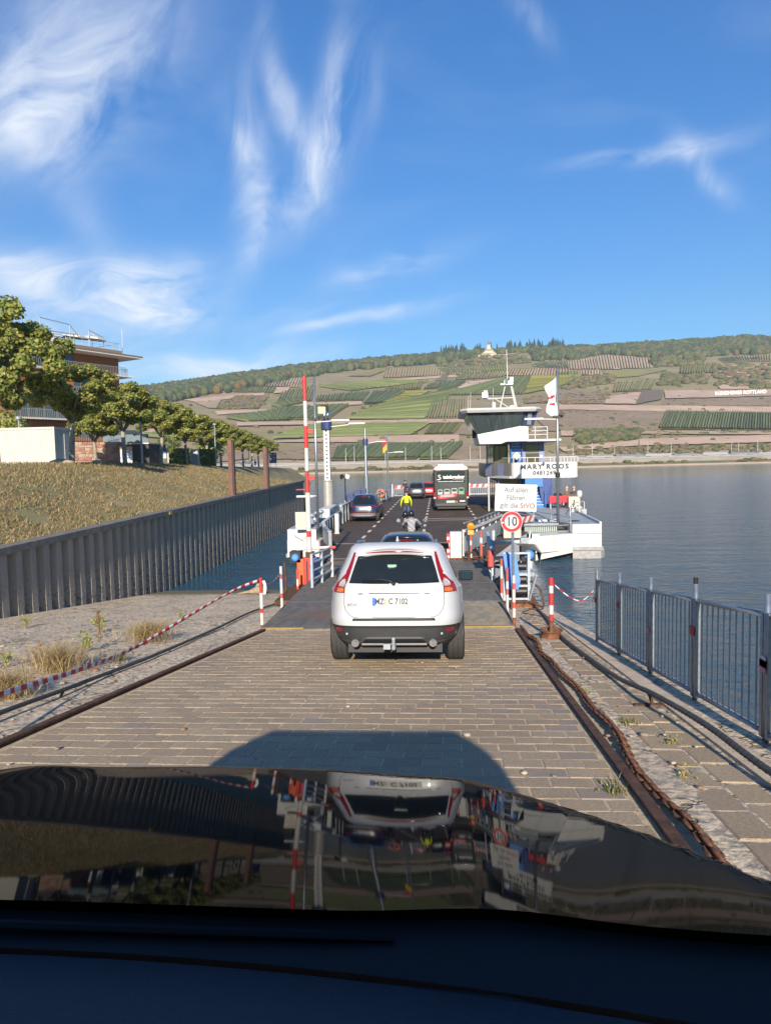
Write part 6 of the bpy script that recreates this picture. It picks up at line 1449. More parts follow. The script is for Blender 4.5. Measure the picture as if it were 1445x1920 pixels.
# ================================================================== PEOPLE
skin_m = mat('skin', (.55, .33, .24), .6); hair_d = mat('dark_hair', (.03, .022, .018), .7); hair_g = mat('grey_hair', (.30, .27, .25), .8)
def skin_mesh(verts, edges, radii, root=0, sub=2):
    me = bpy.data.meshes.new('sk'); me.from_pydata(verts, edges, []); o = bpy.data.objects.new('sk', me); col.objects.link(o)
    md = o.modifiers.new('skin', 'SKIN'); md.use_smooth_shade = True
    for i, d in enumerate(me.skin_vertices[0].data): d.radius = (radii[i], radii[i]) if not isinstance(radii[i], tuple) else radii[i]; d.use_root = (i == root)
    s_ = o.modifiers.new('sub', 'SUBSURF'); s_.levels = sub; s_.render_levels = sub
    m2 = evaluated(o); bpy.data.objects.remove(o); return m2
def make_person(label, loc, J, rz, mats_, hair, group=None, helmet=None, hands=True, k=1.0):
    """J: joint positions; mats_: jacket, trousers, shoes, skin"""
    o = thing('person', label, 'person', loc, group, rot=(0, 0, rz))
    names = ['pelvis', 'waist', 'chest', 'neck', 'head0', 'head1', 'shL', 'elL', 'wrL', 'haL', 'shR', 'elR', 'wrR', 'haR', 'hipL', 'knL', 'anL', 'toL', 'hipR', 'knR', 'anR', 'toR']
    R = [(.15, .11), (.145, .105), (.165, .115), .055, .085, .085, .062, .05, .034, .03, .062, .05, .034, .03, .085, .062, .045, .038, .085, .062, .045, .038]
    E = [(0, 1), (1, 2), (2, 3), (3, 4), (4, 5), (2, 6), (6, 7), (7, 8), (8, 9), (2, 10), (10, 11), (11, 12), (12, 13), (0, 14), (14, 15), (15, 16), (16, 17), (0, 18), (18, 19), (19, 20), (20, 21)]
    vs = [Vector(J[n_]) for n_ in names]; R = list(R)
    if hands:
        for wi, hi in ((8, 9), (12, 13)):
            d = (vs[hi]-vs[wi]).normalized(); sd_ = Vector((0, 1, 0)) if abs(d.y) < .7 else Vector((0, 0, 1)); sd_ = (sd_-d*sd_.dot(d)).normalized()
            for q, ln in ((-.03, .065), (-.010, .08), (.010, .076), (.03, .06)):
                vs.append(vs[hi]+sd_*q+d*.03); R.append(.0095); E.append((hi, len(vs)-1)); vs.append(vs[hi]+sd_*q*1.15+d*(.03+ln)+d.cross(sd_)*.015); R.append(.008); E.append((len(vs)-2, len(vs)-1))
            vs.append(vs[hi]+sd_*.055+d*.01); R.append(.010); E.append((hi, len(vs)-1))
    me = skin_mesh([tuple(v*k) for v in vs], E, [(r[0]*k, r[1]*k) if isinstance(r, tuple) else r*k for r in R])
    for m_ in mats_: me.materials.append(m_)
    segs = [(0, 1, 0), (1, 2, 0), (2, 3, 0), (3, 4, 3), (4, 5, 3), (2, 6, 0), (6, 7, 0), (7, 8, 0), (8, 9, 3), (2, 10, 0), (10, 11, 0), (11, 12, 0), (12, 13, 3), (0, 14, 1), (14, 15, 1), (15, 16, 1), (16, 17, 2), (0, 18, 1), (18, 19, 1), (19, 20, 1), (20, 21, 2)]
    V0 = [Vector(J[n_])*k for n_ in names]
    for p in me.polygons:
        c = p.center; best = (9, 0)
        for a, b_, m_ in segs:
            ab = V0[b_]-V0[a]; t = max(0, min(1, (c-V0[a]).dot(ab)/max(1e-9, ab.dot(ab)))); d = (c-V0[a]-ab*t).length
            if d < best[0]: best = (d, m_)
        mm_ = best[1]
        if mm_ == 0 and c.z < V0[0].z-.02*k and (c-V0[0]).length < .22: mm_ = 1
        p.material_index = mm_
    body = bpy.data.objects.new('body', me); col.objects.link(body); body.parent = o
    h0, h1 = Vector(J['head0'])*k, Vector(J['head1'])*k; hc = (h0+h1)/2; fw = Vector(J.get('face', (0, 1, 0))).normalized(); upv = (h1-h0).normalized()
    if helmet:
        b = MB(); b.sphere((0, 0, 0), (.135, .15, .15), 18, 12); ho = b.build('helmet', helmet, body, smooth=True, loc=hc+upv*.02)
        b = MB(); b.grid(lambda a, c: (.128*math.sin((a-.5)*2.4), .155*math.cos((a-.5)*2.4), -.05+.09*c), 10, 3); b.build('visor', glass_dark, ho)
    else:
        b = MB(); b.sphere((0, 0, 0), (.098*k, .112*k, .105*k), 14, 10); b.v = [(x, y-.012*k, z+.03*k) for x, y, z in b.v if True]
        ho = b.build('hair', hair, body, smooth=True, loc=hc+upv*.03*k-fw*.022*k)
        s_ = fw.cross(upv)
        b = MB(); p = hc+fw*.098*k; b.path([p+upv*.035*k, p+fw*.012*k, p+fw*.022*k-upv*.02*k], [.008*k, .012*k, .014*k], 6); b.build('nose', mats_[3], body, smooth=True)
        for q in (-1, 1):
            b = MB(); b.sphere(tuple(hc+fw*.088*k+s_*q*.034*k+upv*.025*k), .011*k, 8, 6); b.build('eye', hair_d, body)
            b = MB(); b.sphere(tuple(hc+s_*q*.098*k), (.014*k, .022*k, .03*k), 8, 6); b.build('ear', mats_[3], body)
        b = MB(); p = hc+fw*.092*k-upv*.05*k; b.path([p-s_*.025*k, p+fw*.004*k, p+s_*.025*k], .007*k, 6); b.build('mouth', mat('lips', (.4, .16, .13), .6), body)
    return o, body
STAND = dict(pelvis=(0, 0, .95), waist=(0, 0, 1.10), chest=(0, 0, 1.32), neck=(0, 0, 1.50), head0=(0, .01, 1.60), head1=(0, .02, 1.70), shL=(-.19, 0, 1.42), elL=(-.27, -.04, 1.16), wrL=(-.25, .06, .93), haL=(-.24, .09, .86), shR=(.19, 0, 1.42), elR=(.28, -.03, 1.17), wrR=(.29, .08, .95), haR=(.28, .11, .88),
    hipL=(-.095, 0, .90), knL=(-.11, .03, .50), anL=(-.12, -.01, .09), toL=(-.15, .15, .035), hipR=(.095, 0, .90), knR=(.115, .03, .50), anR=(.14, -.02, .09), toR=(.18, .13, .035))
hivis = mat('hi_vis_yellow', (.62, .74, .02), .75, 0, (.5, .6, .02), 8, bump=.4, bscale=14); jeans = mat('blue_denim', (.055, .10, .19), .8, 0, (.04, .07, .14), 12, bump=.4, bscale=20); shoe_w = mat('pale_shoes', (.6, .55, .48), .7)
J = dict(STAND); J.update(elL=(-.31, .02, 1.17), wrL=(-.36, .07, .95), haL=(-.36, .09, .88), knL=(-.13, .06, .50), anL=(-.10, -.04, .09), toL=(-.13, -.18, .035), anR=(.15, .02, .09), toR=(.19, -.13, .035), face=(-.3, -1, 0), head0=(-.02, -.02, 1.60), head1=(-.03, -.03, 1.70))
o, body = make_person('person in yellow high visibility jacket and jeans walking on the car deck', (-1.94, 44.4, D), J, 0, [hivis, jeans, shoe_w, skin_m], hair_d)
b = MB(); b.lathe([(.19, .86), (.205, .95), (.20, 1.06)], (0, 0, 0), 16); b.v = [(x, y*.75, z) for x, y, z in b.v]; b.build('belt', mat('dark_belt', (.05, .05, .03), .8), body)
J = dict(STAND); J.update(face=(.3, 1, 0))
make_person('person in dark clothes standing beside the grey compact SUV at the gate', (-3.2, 70.6, D), J, .4, [mat('dark_navy_cloth', (.03, .035, .05), .85), blue_dark, black, skin_m], hair_d)
# motorcycle with two riders
MX, MY = -1.05, 27.3
mc = thing('motorcycle', 'dark touring motorcycle with round mirrors carrying two riders', 'motorcycle', (MX, MY, D))
for y in (.0, 1.5):
    b = MB(); b.lathe([(.2, -.05), (.29, -.065), (.31, -.03), (.31, .03), (.29, .065), (.2, .05)], (0, 0, 0), 24, axis='X'); wq = b.build('wheel', tyre_m, mc, loc=(0, y, .31)); b = MB(); b.lathe([(.2, -.02), (.2, .02)], (0, 0, 0), 16, axis='X'); b.build('rim', rim_m, wq)
b = MB(); b.prism([(-.16, -.1), (.16, -.1), (.2, .7), (.16, 1.2), (-.16, 1.2), (-.2, .7)], .38, .72); b.build('engine', black, mc, bevel=.05)
b = MB(); b.sphere((0, .85, .85), (.19, .36, .18), 14, 8); b.build('tank', blk_paint, mc, smooth=True)
b = MB(); b.box((-.16, -.3, .72), (.16, .6, .80)); b.build('seat', black_rough, mc, bevel=.04)
b = MB(); b.box((-.42, -.38, .48), (-.18, .2, .84)); b.box((.18, -.38, .48), (.42, .2, .84)); b.build('panniers', black, mc, bevel=.05)
b = MB(); b.sphere((0, 1.45, .95), (.24, .2, .28), 12, 8); b.build('fairing', blk_paint, mc, smooth=True)
b = MB(); b.path([(-.42, 1.02, 1.02), (-.2, 1.22, 1.04), (0, 1.26, 1.0), (.2, 1.22, 1.04), (.42, 1.02, 1.02)], .016, 6); b.tube((0, 1.25, 1.0), (0, 1.5, .35), .03); b.build('handlebar', galv, mc)
for s_ in (-1, 1):
    b = MB(); b.tube((s_*.34, 1.1, 1.03), (s_*.50, 1.15, 1.22), .01, n=6); mr = b.build('mirror', black, mc); b = MB(); b.lathe([(.075, -.02), (.075, .02)], (s_*.53, 1.15, 1.27), 14, axis='Y'); b.build('mirror_glass', mat('mirror_sky', (.35, .45, .55), .1, .8), mr)
b = MB(); b.box((-.09, -.46, .70), (.09, -.40, .78)); b.build('tail_lamp', red_lamp, mc); b = MB(); b.box((-.10, -.47, .5), (.10, -.455, .66)); b.build('number_plate', white_plain, mc)
SIT = dict(pelvis=(0, 0, .92), waist=(0, .03, 1.06), chest=(0, .10, 1.28), neck=(0, .14, 1.44), head0=(0, .17, 1.54), head1=(0, .19, 1.64), shL=(-.2, .1, 1.38), elL=(-.34, .25, 1.18), wrL=(-.30, .48, 1.08), haL=(-.30, .55, 1.06), shR=(.2, .1, 1.38), elR=(.34, .25, 1.18), wrR=(.30, .48, 1.08), haR=(.30, .55, 1.06),
    hipL=(-.12, .04, .88), knL=(-.28, .42, .76), anL=(-.27, .22, .40), toL=(-.29, .36, .34), hipR=(.12, .04, .88), knR=(.28, .42, .76), anR=(.27, .22, .40), toR=(.29, .36, .34))
bike_j = bpy.data.materials.new('striped_bike_jacket'); bike_j.use_nodes = True
def jacket():
    t = NT(bike_j.node_tree); b = t.n['Principled BSDF']; v = t.node('ShaderNodeTexCoord').outputs['Object']
    wv = t.node('ShaderNodeTexWave', wave_type='BANDS', bands_direction='DIAGONAL'); wv.inputs['Scale'].default_value = 3.0; wv.inputs['Distortion'].default_value = 3.0; t.l.new(v, wv.inputs['Vector'])
    t.l.new(t.ramp(wv.outputs['Fac'], [(.35, (.22, .21, .235)), (.5, (.05, .05, .06)), (.72, (.09, .09, .10)), (.84, (.4, .4, .4))], 'CONSTANT'), b.inputs['Base Color']); b.inputs['Roughness'].default_value = .75
jacket()
bt_ = mat('biker_trousers', (.03, .03, .033), .8)
J2 = {k_: (v_[0], v_[1], v_[2]-.06) for k_, v_ in SIT.items()}
helm = paint('black_helmet', (.012, .012, .013), .9, .2)
make_person('passenger rider in a grey striped jacket and black helmet on the motorcycle', (MX+.02, MY+.0, D), SIT, 0, [bike_j, bt_, black, black], hair_d, 'motorcycle riders', helmet=helm)
J3 = {k_: (v_[0]*.95, v_[1], v_[2]-.08) for k_, v_ in SIT.items()}; J3['head0'] = (-.2, .2, 1.47); J3['head1'] = (-.22, .22, 1.57); J3['neck'] = (-.14, .16, 1.36); J3['chest'] = (-.06, .10, 1.2)
make_person('front rider in dark jacket and black helmet steering the motorcycle', (MX-.02, MY+.52, D), J3, 0, [mat('grey_bike_jacket', (.16, .16, .18), .75), bt_, black, black], hair_d, 'motorcycle riders', helmet=helm)
# passengers sitting on the right pod
CH = dict(pelvis=(0, 0, .48), waist=(0, 0, .64), chest=(0, .02, .86), neck=(0, .03, 1.04), head0=(0, .04, 1.14), head1=(0, .05, 1.24), shL=(-.2, .02, .96), elL=(-.25, .1, .70), wrL=(-.18, .32, .62), haL=(-.15, .38, .61), shR=(.2, .02, .96), elR=(.25, .1, .70), wrR=(.18, .32, .62), haR=(.15, .38, .61),
    hipL=(-.11, .03, .46), knL=(-.13, .44, .50), anL=(-.13, .46, .10), toL=(-.14, .60, .05), hipR=(.11, .03, .46), knR=(.13, .44, .50), anR=(.13, .46, .10), toR=(.14, .60, .05))
def seatbench(label, loc, m_, w_=1.1):
    o = thing('bench', label, 'bench', loc); b = MB(); b.box((-w_/2, -.2, .36), (w_/2, .25, .44)); b.build('seat', m_, o, bevel=.02); b = MB(); b.box((-w_/2, -.28, .36), (w_/2, -.21, .82)); b.build('backrest', m_, o, bevel=.03)
    for s_ in (-1, 1):
        b = MB(); b.box((s_*w_/2*.85-.04, -.2, 0), (s_*w_/2*.85+.04, .22, .36)); b.build('leg', grey_steel, o)
seatbench('red bench with a rounded backrest by the blue ferry stair', (7.75, 47.0, 1.68), mat('red_bench_paint', (.42, .012, .025), .45), 1.3)
seatbench('low brown bench behind the cream locker on the ferry', (8.85, 48.9, 1.68), mat('brown_bench', (.10, .055, .035), .6), 1.2)
make_person('seated person in black top on the red bench by the blue stair', (7.7, 47.1, 1.66), CH, 0, [black_rough, mat('light_trousers', (.4, .42, .45), .8), black, skin_m], hair_d)
make_person('seated person with pale hair and brown jacket behind the cream locker', (8.6, 48.9, 1.66), CH, .3, [mat('brown_cloth', (.16, .10, .08), .85), bt_, black, skin_m], mat('pale_hair', (.45, .38, .30), .8))
make_person('seated bald person in navy waistcoat behind the cream locker', (9.05, 48.9, 1.66), CH, -.4, [mat('navy_waistcoat', (.05, .055, .09), .8), jeans, black, skin_m], mat('bald_skin', (.5, .28, .21), .5))
# ================================================================== TREES
bark = mat('plane_bark', (.30, .27, .21), .9, 0, (.16, .14, .10), 9, lo=.45, hi=.6, bump=.5, bscale=12, stretch=(1, 1, .5))
LM = [leaf_mat('leaf_green', (.23, .275, .065), .45), leaf_mat('leaf_light', (.38, .38, .085), .45), leaf_mat('leaf_rust', (.31, .20, .06)), leaf_mat('leaf_dark', (.12, .15, .042))]
def leaf_cloud(P, N, size, mats_p, seed=0):
    """one folded leaf (4 triangles' worth in 2 quads) at every point, facing roughly N"""
    g = np.random.default_rng(seed); n = len(P)
    N = N + g.normal(0, .75, (n, 3)); N /= np.linalg.norm(N, axis=1)[:, None]
    T = g.normal(0, 1, (n, 3)); T -= N*np.sum(T*N, 1)[:, None]; T /= np.linalg.norm(T, axis=1)[:, None]; B = np.cross(N, T)
    s = (size*g.uniform(.65, 1.3, n))[:, None]
    v0, v1 = P-T*s*.55, P+T*s*.55
    l, r = P+B*s*.5-N*s*.15+T*s*.1, P-B*s*.5-N*s*.15+T*s*.1
    V = np.stack([v0, l, v1, r], 1).reshape(-1, 3); b = (np.arange(n)*4)[:, None]
    F = np.concatenate([b+[0, 1, 2], b+[0, 2, 3]], 0); m = g.choice(len(mats_p), n, p=mats_p); return V, F, np.concatenate([m, m])
def crown_points(rx, rz, nclump, nleaf, seed, flat=.75, rc=.5):
    g = np.random.default_rng(seed); C_ = []
    while len(C_) < nclump:
        p = g.uniform(-1, 1, 3); d = np.linalg.norm(p*[1, 1, 1])
        if d > 1 or d < .35 and g.random() < .8 or p[2] < -flat: continue
        C_.append(p*[rx*g.uniform(.85, 1.08), rx*g.uniform(.85, 1.08), rz])
    C_ = np.array(C_); k = g.integers(0, nclump, nleaf)
    off = g.normal(0, 1, (nleaf, 3)); off /= np.linalg.norm(off, axis=1)[:, None]; rr = rc*g.uniform(.35, 1.15, nleaf)**.6
    P = C_[k]+off*rr[:, None]*[1, 1, .75]
    return P, off*.8+P/np.array([rx, rx, rz])*.5+np.array([0, 0, .35])
def crown_mesh(rx, rz, nclump, nleaf, size, seed, mp=(.46, .36, .08, .10), flat=.75, rc=.5):
    P, N = crown_points(rx, rz, nclump, nleaf, seed, flat, rc); V, F, m = leaf_cloud(P, N, size, list(mp), seed); return np_mesh('crown', V, F, m, LM)
def trunk_mesh(h, r, spread, zc, seed, nb=6):
    b = MB(); r_ = random.Random(seed); lx, ly = r_.uniform(-.15, .15), r_.uniform(-.15, .15)
    b.path([(0, 0, -.3), (0, 0, .15), (lx*.5, ly*.5, h*.5), (lx, ly, h)], [r*1.35, r*1.05, r*.92, r*.8], 10)
    for i in range(nb):
        a = 6.28*i/nb+r_.uniform(-.4, .4); e = Vector((math.cos(a)*spread, math.sin(a)*spread, zc+r_.uniform(-.3, .9)))
        m_ = Vector((lx, ly, h)).lerp(e, .5)+Vector((0, 0, .25)); b.path([(lx, ly, h-.1), m_, e], [r*.55, r*.38, r*.15], 7)
        for q in range(2):
            e2 = m_+Vector((r_.uniform(-.9, .9), r_.uniform(-.9, .9), r_.uniform(.3, 1.0))); b.path([m_, e2], [r*.3, r*.1], 5)
    return b.mesh('trunk', bark, True)
CR = [crown_mesh(2.8, 1.9, 70, 21000, .155, 11, flat=.95), crown_mesh(2.65, 1.85, 64, 18000, .16, 12, flat=.95), crown_mesh(2.85, 1.8, 64, 14000, .18, 13, flat=.95), crown_mesh(2.75, 1.85, 60, 11000, .20, 14, flat=.95)]
TR = [trunk_mesh(2.5, .17, 1.6, 3.9, s_) for s_ in range(4)]
def plane_tree(label, y, x=None, k=1.0, v=0, zs=1.0, group='pollarded plane trees along the riverside path'):
    x = tree_x(y) if x is None else x
    o = thing('plane_tree', label, 'tree', (x, y, bank_z(x, y)), group)
    t = link('trunk', TR[v % 4], o); c = link('crown', CR[v % 4], o)
    t.scale = (k, k, k*zs); c.location = (0, 0, 4.35*k*zs); c.scale = (k, k, k*.80); c.rotation_euler = (0, 0, v*1.3); return o
o = thing('plane_tree', 'tall plane tree with a high full crown behind the white container', 'tree', (-20.1, 31.5, 5.15), 'pollarded plane trees along the riverside path')
link('trunk', trunk_mesh(3.4, .24, 2.3, 5.2, 33), o); link('crown', crown_mesh(3.45, 2.5, 90, 27000, .16, 21, (.52, .28, .04, .16), .95), o).location = (0, 0, 5.1)
TL = ['plane tree with yellowing crown whose trunk stands before the white container', 'plane tree with pale trunk beside the orange topped banner', 'plane tree beside the dark slatted gate', 'plane tree with leaning stake between the clipped hedge and the dark shrub',
      'plane tree just past the dark shrub on the path', 'plane tree between the dark shrub and the first rusty mooring post', 'plane tree hidden behind the first rusty mooring post', 'small far plane tree seen between the two rusty mooring posts']
for i, y in enumerate((40, 50, 60, 70, 80, 90, 100, 110, 120, 130, 140)):
    plane_tree(TL[i] if i < 7 else TL[7], y, None, .97, i if i < 2 else 2+i % 2)
o = plane_tree('young plane tree with low yellow green crown in front of the sandstone wall', 54, -26.3, .82, 1, .95)


# bushes
def bush(name, label, loc, rx, rz, n, mp=(.5, .35, .05, .1), size=.16, seed=1, cat='bush'):
    o = thing(name, label, cat, loc); P, N = crown_points(rx, rz, 24, n, seed, .9, rx*.35); V, F, m = leaf_cloud(P, N, size, list(mp), seed); c = link('crown', np_mesh('crown', V, F, m, LM), o); c.location = (0, 0, rz*.9)
    b = MB(); [b.path([(0, 0, -.1), (math.cos(a)*rx*.5, math.sin(a)*rx*.5, rz)], [.05, .02], 5) for a in (0, 2, 4)]; b.build('stems', bark, o); return o
bush('round_bush', 'round yellow green bush growing above the white container', (-30.5, 49.5, 5.2), 2.3, 1.9, 4500, (.35, .5, .1, .05), .18, 5)
bush('evergreen_shrub', 'dark evergreen shrub behind the clipped hedge', (-29, 76, 5.0), 1.4, 1.6, 2500, (.1, 0, 0, .9), .18, 6, 'shrub')
bush('garden_shrub', 'loose green shrub behind the transformer pillar', (-27.0, 82, 5.0), 2.0, 1.6, 2800, (.6, .3, 0, .1), .2, 7, 'shrub')
bush('russet_bush', 'reddish autumn bush behind the slatted gate', (-29.3, 68, 5.0), 1.5, 1.3, 1800, (.1, .1, .8, 0), .18, 8)
def hedge(label, x0, x1, y0, y1, h, z, mp, seed):
    o = thing('hedge', label, 'hedge', ((x0+x1)/2, (y0+y1)/2, z)); g = np.random.default_rng(seed); n = 5500; P = g.uniform(-.5, .5, (n, 3))*[x1-x0, y1-y0, h]; ax = g.integers(0, 3, n)
    sg = g.choice([-1, 1], n); d = np.array([x1-x0, y1-y0, h])/2; P[np.arange(n), ax] = sg*d[ax]*g.uniform(.9, 1.02, n); N = np.zeros((n, 3)); N[np.arange(n), ax] = sg; P[:, 2] += h/2
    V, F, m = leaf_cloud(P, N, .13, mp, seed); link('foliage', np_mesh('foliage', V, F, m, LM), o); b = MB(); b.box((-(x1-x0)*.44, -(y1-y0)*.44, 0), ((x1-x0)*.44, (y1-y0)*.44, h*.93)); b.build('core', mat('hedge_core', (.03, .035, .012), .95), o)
hedge('clipped yellow green hedge beside the slatted gate', -27.2, -25.0, 69, 71.5, 1.75, 4.9, [.4, .55, .05, 0], 3)
hedge('dark clipped hedge in shade behind the transformer pillar', -26.4, -24.9, 77, 80, 1.85, 4.85, [.2, 0, 0, .8], 4)

# ================================================================== HOUSE AND THINGS ON THE PATH
wood_clad = mat('orange_timber', (.36, .135, .05), .7, 0, (.22, .085, .035), 5, stretch=(5, 5, .15), lo=.3, hi=.7); slab_w = mat('house_slab', (.62, .58, .53), .7); render_g = mat('house_grey', (.22, .21, .20), .8); fascia = mat('roof_fascia', (.16, .13, .11), .7)
sky_glass = mat('house_window_glass', (.05, .07, .08), .08, 0, (.04, .055, .06), spec=.8)
HB = Vector((-44.6, 100, 5.4)); house = thing('timber_house', 'modern house with orange timber cladding and a roof terrace', 'house', HB, rot=(0, 0, math.atan2(-.89, -.45)))
Zs = [2.6, 6.0, 9.2, 12.4]; 
for i, z in enumerate(Zs):
    b = MB(); b.box((-1.3 if i == 3 else -.4, -11, z-.2), (27, 1.3, z)); b.build('floor_slab', slab_w, house)
    z1 = (Zs[i+1] if i < 3 else 15.1)-.25; rr = random.Random(i*5+2); x = 0.0
    while x < 26:
        w_ = rr.choice((2.2, 3.0, 3.6)); win = rr.random() < (.45 if i < 2 else .22) and not (i == 3 and x < 5.5)
        b = MB(); b.box((x, -.35, z), (x+w_-.02, -.15, z1)); pnl = b.build('window' if win else 'timber_panel', sky_glass if win else wood_clad, house)
        if win:
            for q in (0, .5, 1):
                b = MB(); b.box((x+(w_-.08)*q, -.15, z), (x+(w_-.08)*q+.06, -.09, z1)); b.build('window_frame', fascia, pnl)
        else:
            for q in range(int(w_/.34)):
                b = MB(); b.box((x+.04+q*.34, -.15, z+.02), (x+.04+q*.34+.29, -.12+.012*rr.random(), z1-.02)); b.build('board', wood_clad, pnl)
        x += w_
    b = MB(); b.box((.01, -10.9, z), (26, -.36, z1)); b.build('core_wall', render_g, house)
    b = MB(); b.box((.0, 1.42, z+1.0), (26, 1.47, z+1.06)); rl = b.build('balcony_rail', grey_steel, house)
    for q in range(0, 100):
        b = MB(); b.box((.02+q*.26, 1.43, z), (.05+q*.26, 1.46, z+1.0)); b.build('baluster', grey_steel, rl)
    if i == 3:
        b = MB(); b.box((-1.28, .1, z+1.0), (.0, .15, z+1.06)); rl = b.build('balcony_rail', grey_steel, house)
        for q in range(6):
            b = MB(); b.box((-1.25+q*.25, .1, z), (-1.2+q*.25, .15, z+1.0)); b.build('baluster', grey_steel, rl)
b = MB(); b.box((-2.2, -12, 14.85), (27, 2.3, 15.0)); b.build('roof_slab', slab_w, house); b = MB(); b.box((-2.25, -12.05, 15.0), (27, 2.35, 15.18)); rf_ = b.build('roof', fascia, house)
b = MB(); b.box((.4, -10, 15.18), (26, 1.2, 15.75)); b.build('terrace_parapet', mat('terrace_timber', (.20, .15, .11), .8), rf_)
b = MB()
for x in [.6+1.2*i for i in range(20)]: b.tube((x, 1.0, 15.7), (x, 1.0, 16.75), .03, n=5)
b.tube((.6, 1.0, 16.75), (25, 1.0, 16.75), .03, n=5); b.tube((.6, 1.0, 16.25), (25, 1.0, 16.25), .02, n=5); b.tube((.6, 1.0, 16.75), (.6, -9, 16.75), .03, n=5); b.build('terrace_rail', grey_steel, rf_)
b = MB()
for (xa, za, xb, zb_) in ((4.3, 15.7, 4.3, 18.3), (4.3, 18.3, 2.0, 17.6), (2.0, 17.6, 1.8, 15.7), (7.2, 15.7, 7.2, 18.6), (7.2, 18.6, 11.5, 18.9), (7.2, 18.6, 5.9, 17.2), (11.5, 18.9, 11.5, 15.7), (6.6, 17.4, 11.5, 17.4)): b.tube((xa, -.6, za), (xb, -.6, zb_), .06, n=5)
b.build('pergola_frame', grey_steel, rf_)
b = MB(); b.box((8.2, -4, 15.7), (11.5, -1.2, 17.2)); b.build('roof_lantern', slab_w, rf_)
b = MB(); b.tube((-.3, .5, 15.1), (-.3, .5, 19.0), .05, .03, 6); b.build('flag_pole', white_plain, rf_)
b = MB(); b.box((-.8, .5, 3.6), (14, 3.2, 3.75)); b.box((-.8, 3.15, 3.75), (14, 3.2, 4.65)); b.build('lower_terrace', sky_glass, house)
for (lx, ly, lb) in ((5.2, -2.5, 'open white parasol on the roof terrace next to the pergola frame'), (2.9, -1.8, 'tilted white parasol near the end of the roof terrace')):
    p = house.matrix_basis @ Vector((lx, ly, 15.76)); o = thing('parasol', lb, 'parasol', p, 'white parasols on the roof terrace')
    b = MB(); b.tube((0, 0, 0), (0, 0, 2.1), .04, n=6); b.build('pole', galv, o); b = MB(); n_ = 8
    b.add([(0, 0, 2.35)]+[(1.75*math.cos(6.283*i/n_), 1.75*math.sin(6.283*i/n_), 1.75) for i in range(n_)]+[(1.75*math.cos(6.283*i/n_), 1.75*math.sin(6.283*i/n_), 1.55) for i in range(n_)], [(0, 1+i, 1+(i+1) % n_) for i in range(n_)]+[(1+i, 9+i, 9+(i+1) % n_, 1+(i+1) % n_) for i in range(n_)])
    cn = b.build('canopy', white_plain, o); cn.rotation_euler = (0, .12, 0)
# container
ct = thing('site_container', 'white corrugated site container with a small notice on its long side', 'container', (-24.6, 45, 5.1))
cw = mat('container_white', (.47, .455, .42), .55, 0, (.42, .405, .37), 2)
b = MB(); pts = []
k = 0; x = -6.05
while x < 0:
    pts += [(x, .0), (x+.09, 0), (x+.11, .03), (x+.17, .03), (x+.19, 0)]; x += .2
pts = [(max(-6.05, min(0, px_)), py_) for px_, py_ in pts]
b.add([(x, y, z) for z in (.12, 2.38) for x, y in pts], [(i, i+1, len(pts)+i+1, len(pts)+i) for i in range(len(pts)-1)]); b.build('long_side', cw, ct)
b = MB(); b.box((-6.0, .04, .1), (-.01, 2.4, 2.4)); b.build('body', cw, ct)
for z in (0, 2.38):
    b = MB(); b.box((-6.1, -.03, z), (.03, 2.45, z+.14)); b.build('frame_rail', cw, ct)
for x in (-6.1, -.09):
    b = MB(); b.box((x, -.028, .14), (x+.115, .1, 2.38)); b.build('corner_post', cw, ct)
b = MB(); b.box((.0, 1.2, .3), (.03, 2.0, 2.1)); b.build('door', mat('container_door', (.45, .45, .45), .5), ct)
b = MB(); b.box((-4.75, -.05, 1.1), (-3.75, -.032, 1.75)); nt_ = b.build('notice', mat('notice_grey', (.62, .63, .64), .5), ct)
b = MB(); [b.box((-4.55+q*.075, -.056, 1.33), (-4.55+q*.075+.055, -.051, 1.43)) for q in range(9) if q != 3]; tag(b.build('small_print', grey_ink, nt_), kind='stuff')
b = MB(); b.lathe([(.07, -.006), (.07, 0)], (-3.92, -.052, 1.63), 10, axis='Y'); b.build('emblem', mat('emblem_blue', (.10, .30, .48), .5), nt_)
# sandstone wall laid of single stones
sw = thing('sandstone_wall', 'low retaining wall of irregular red sandstone blocks', 'wall', (-30.2, 58, 5.0), rot=(0, 0, math.atan2(2.0, 3.4)))
b = MB(); b.box((0, .05, 0), (4.0, .5, 2.08)); b.build('core', mat('wall_mortar', (.36, .28, .22), .9), sw)
sand = [mat('sandstone_%d' % i, c, .9, 0, tuple(x*.75 for x in c), 6, bump=.5) for i, c in enumerate(((.36, .19, .13), (.42, .26, .18), (.30, .15, .11), (.40, .30, .23)))]
z = .02
while z < 2.0:
    h_ = rnd.uniform(.2, .34); x = 0.0
    while x < 3.95:
        w_ = min(rnd.uniform(.22, .6), 4.0-x); b = MB(); j = lambda: rnd.uniform(-.03, .03)
        b.extrude([(x+.015+abs(j()), 0, z+.012), (x+w_*.5, 0, z+.01+abs(j())), (x+w_-.015, 0, z+.02+abs(j())), (x+w_-.012-abs(j()), 0, z+h_-.015), (x+w_*.5+j(), 0, z+h_-.006), (x+.02, 0, z+h_-.02-abs(j()))], (0, -.05-.04*rnd.random(), 0)); b.build('stone', rnd.choice(sand), sw, loc=(0, .06, 0)); x += w_
    z += h_
b = MB()
for q in range(28): b.tube((.05+q*.14, .25, 2.08), (.05+q*.14, .25, 2.9), .015, n=4)
b.tube((0, .25, 2.9), (4, .25, 2.9), .02, n=4); b.build('railing', grey_steel, sw)
gd = thing('garden_terrace', 'dark terrace block with a glass balustrade behind the banner', 'terrace', (-27.6, 61.2, 5.0))
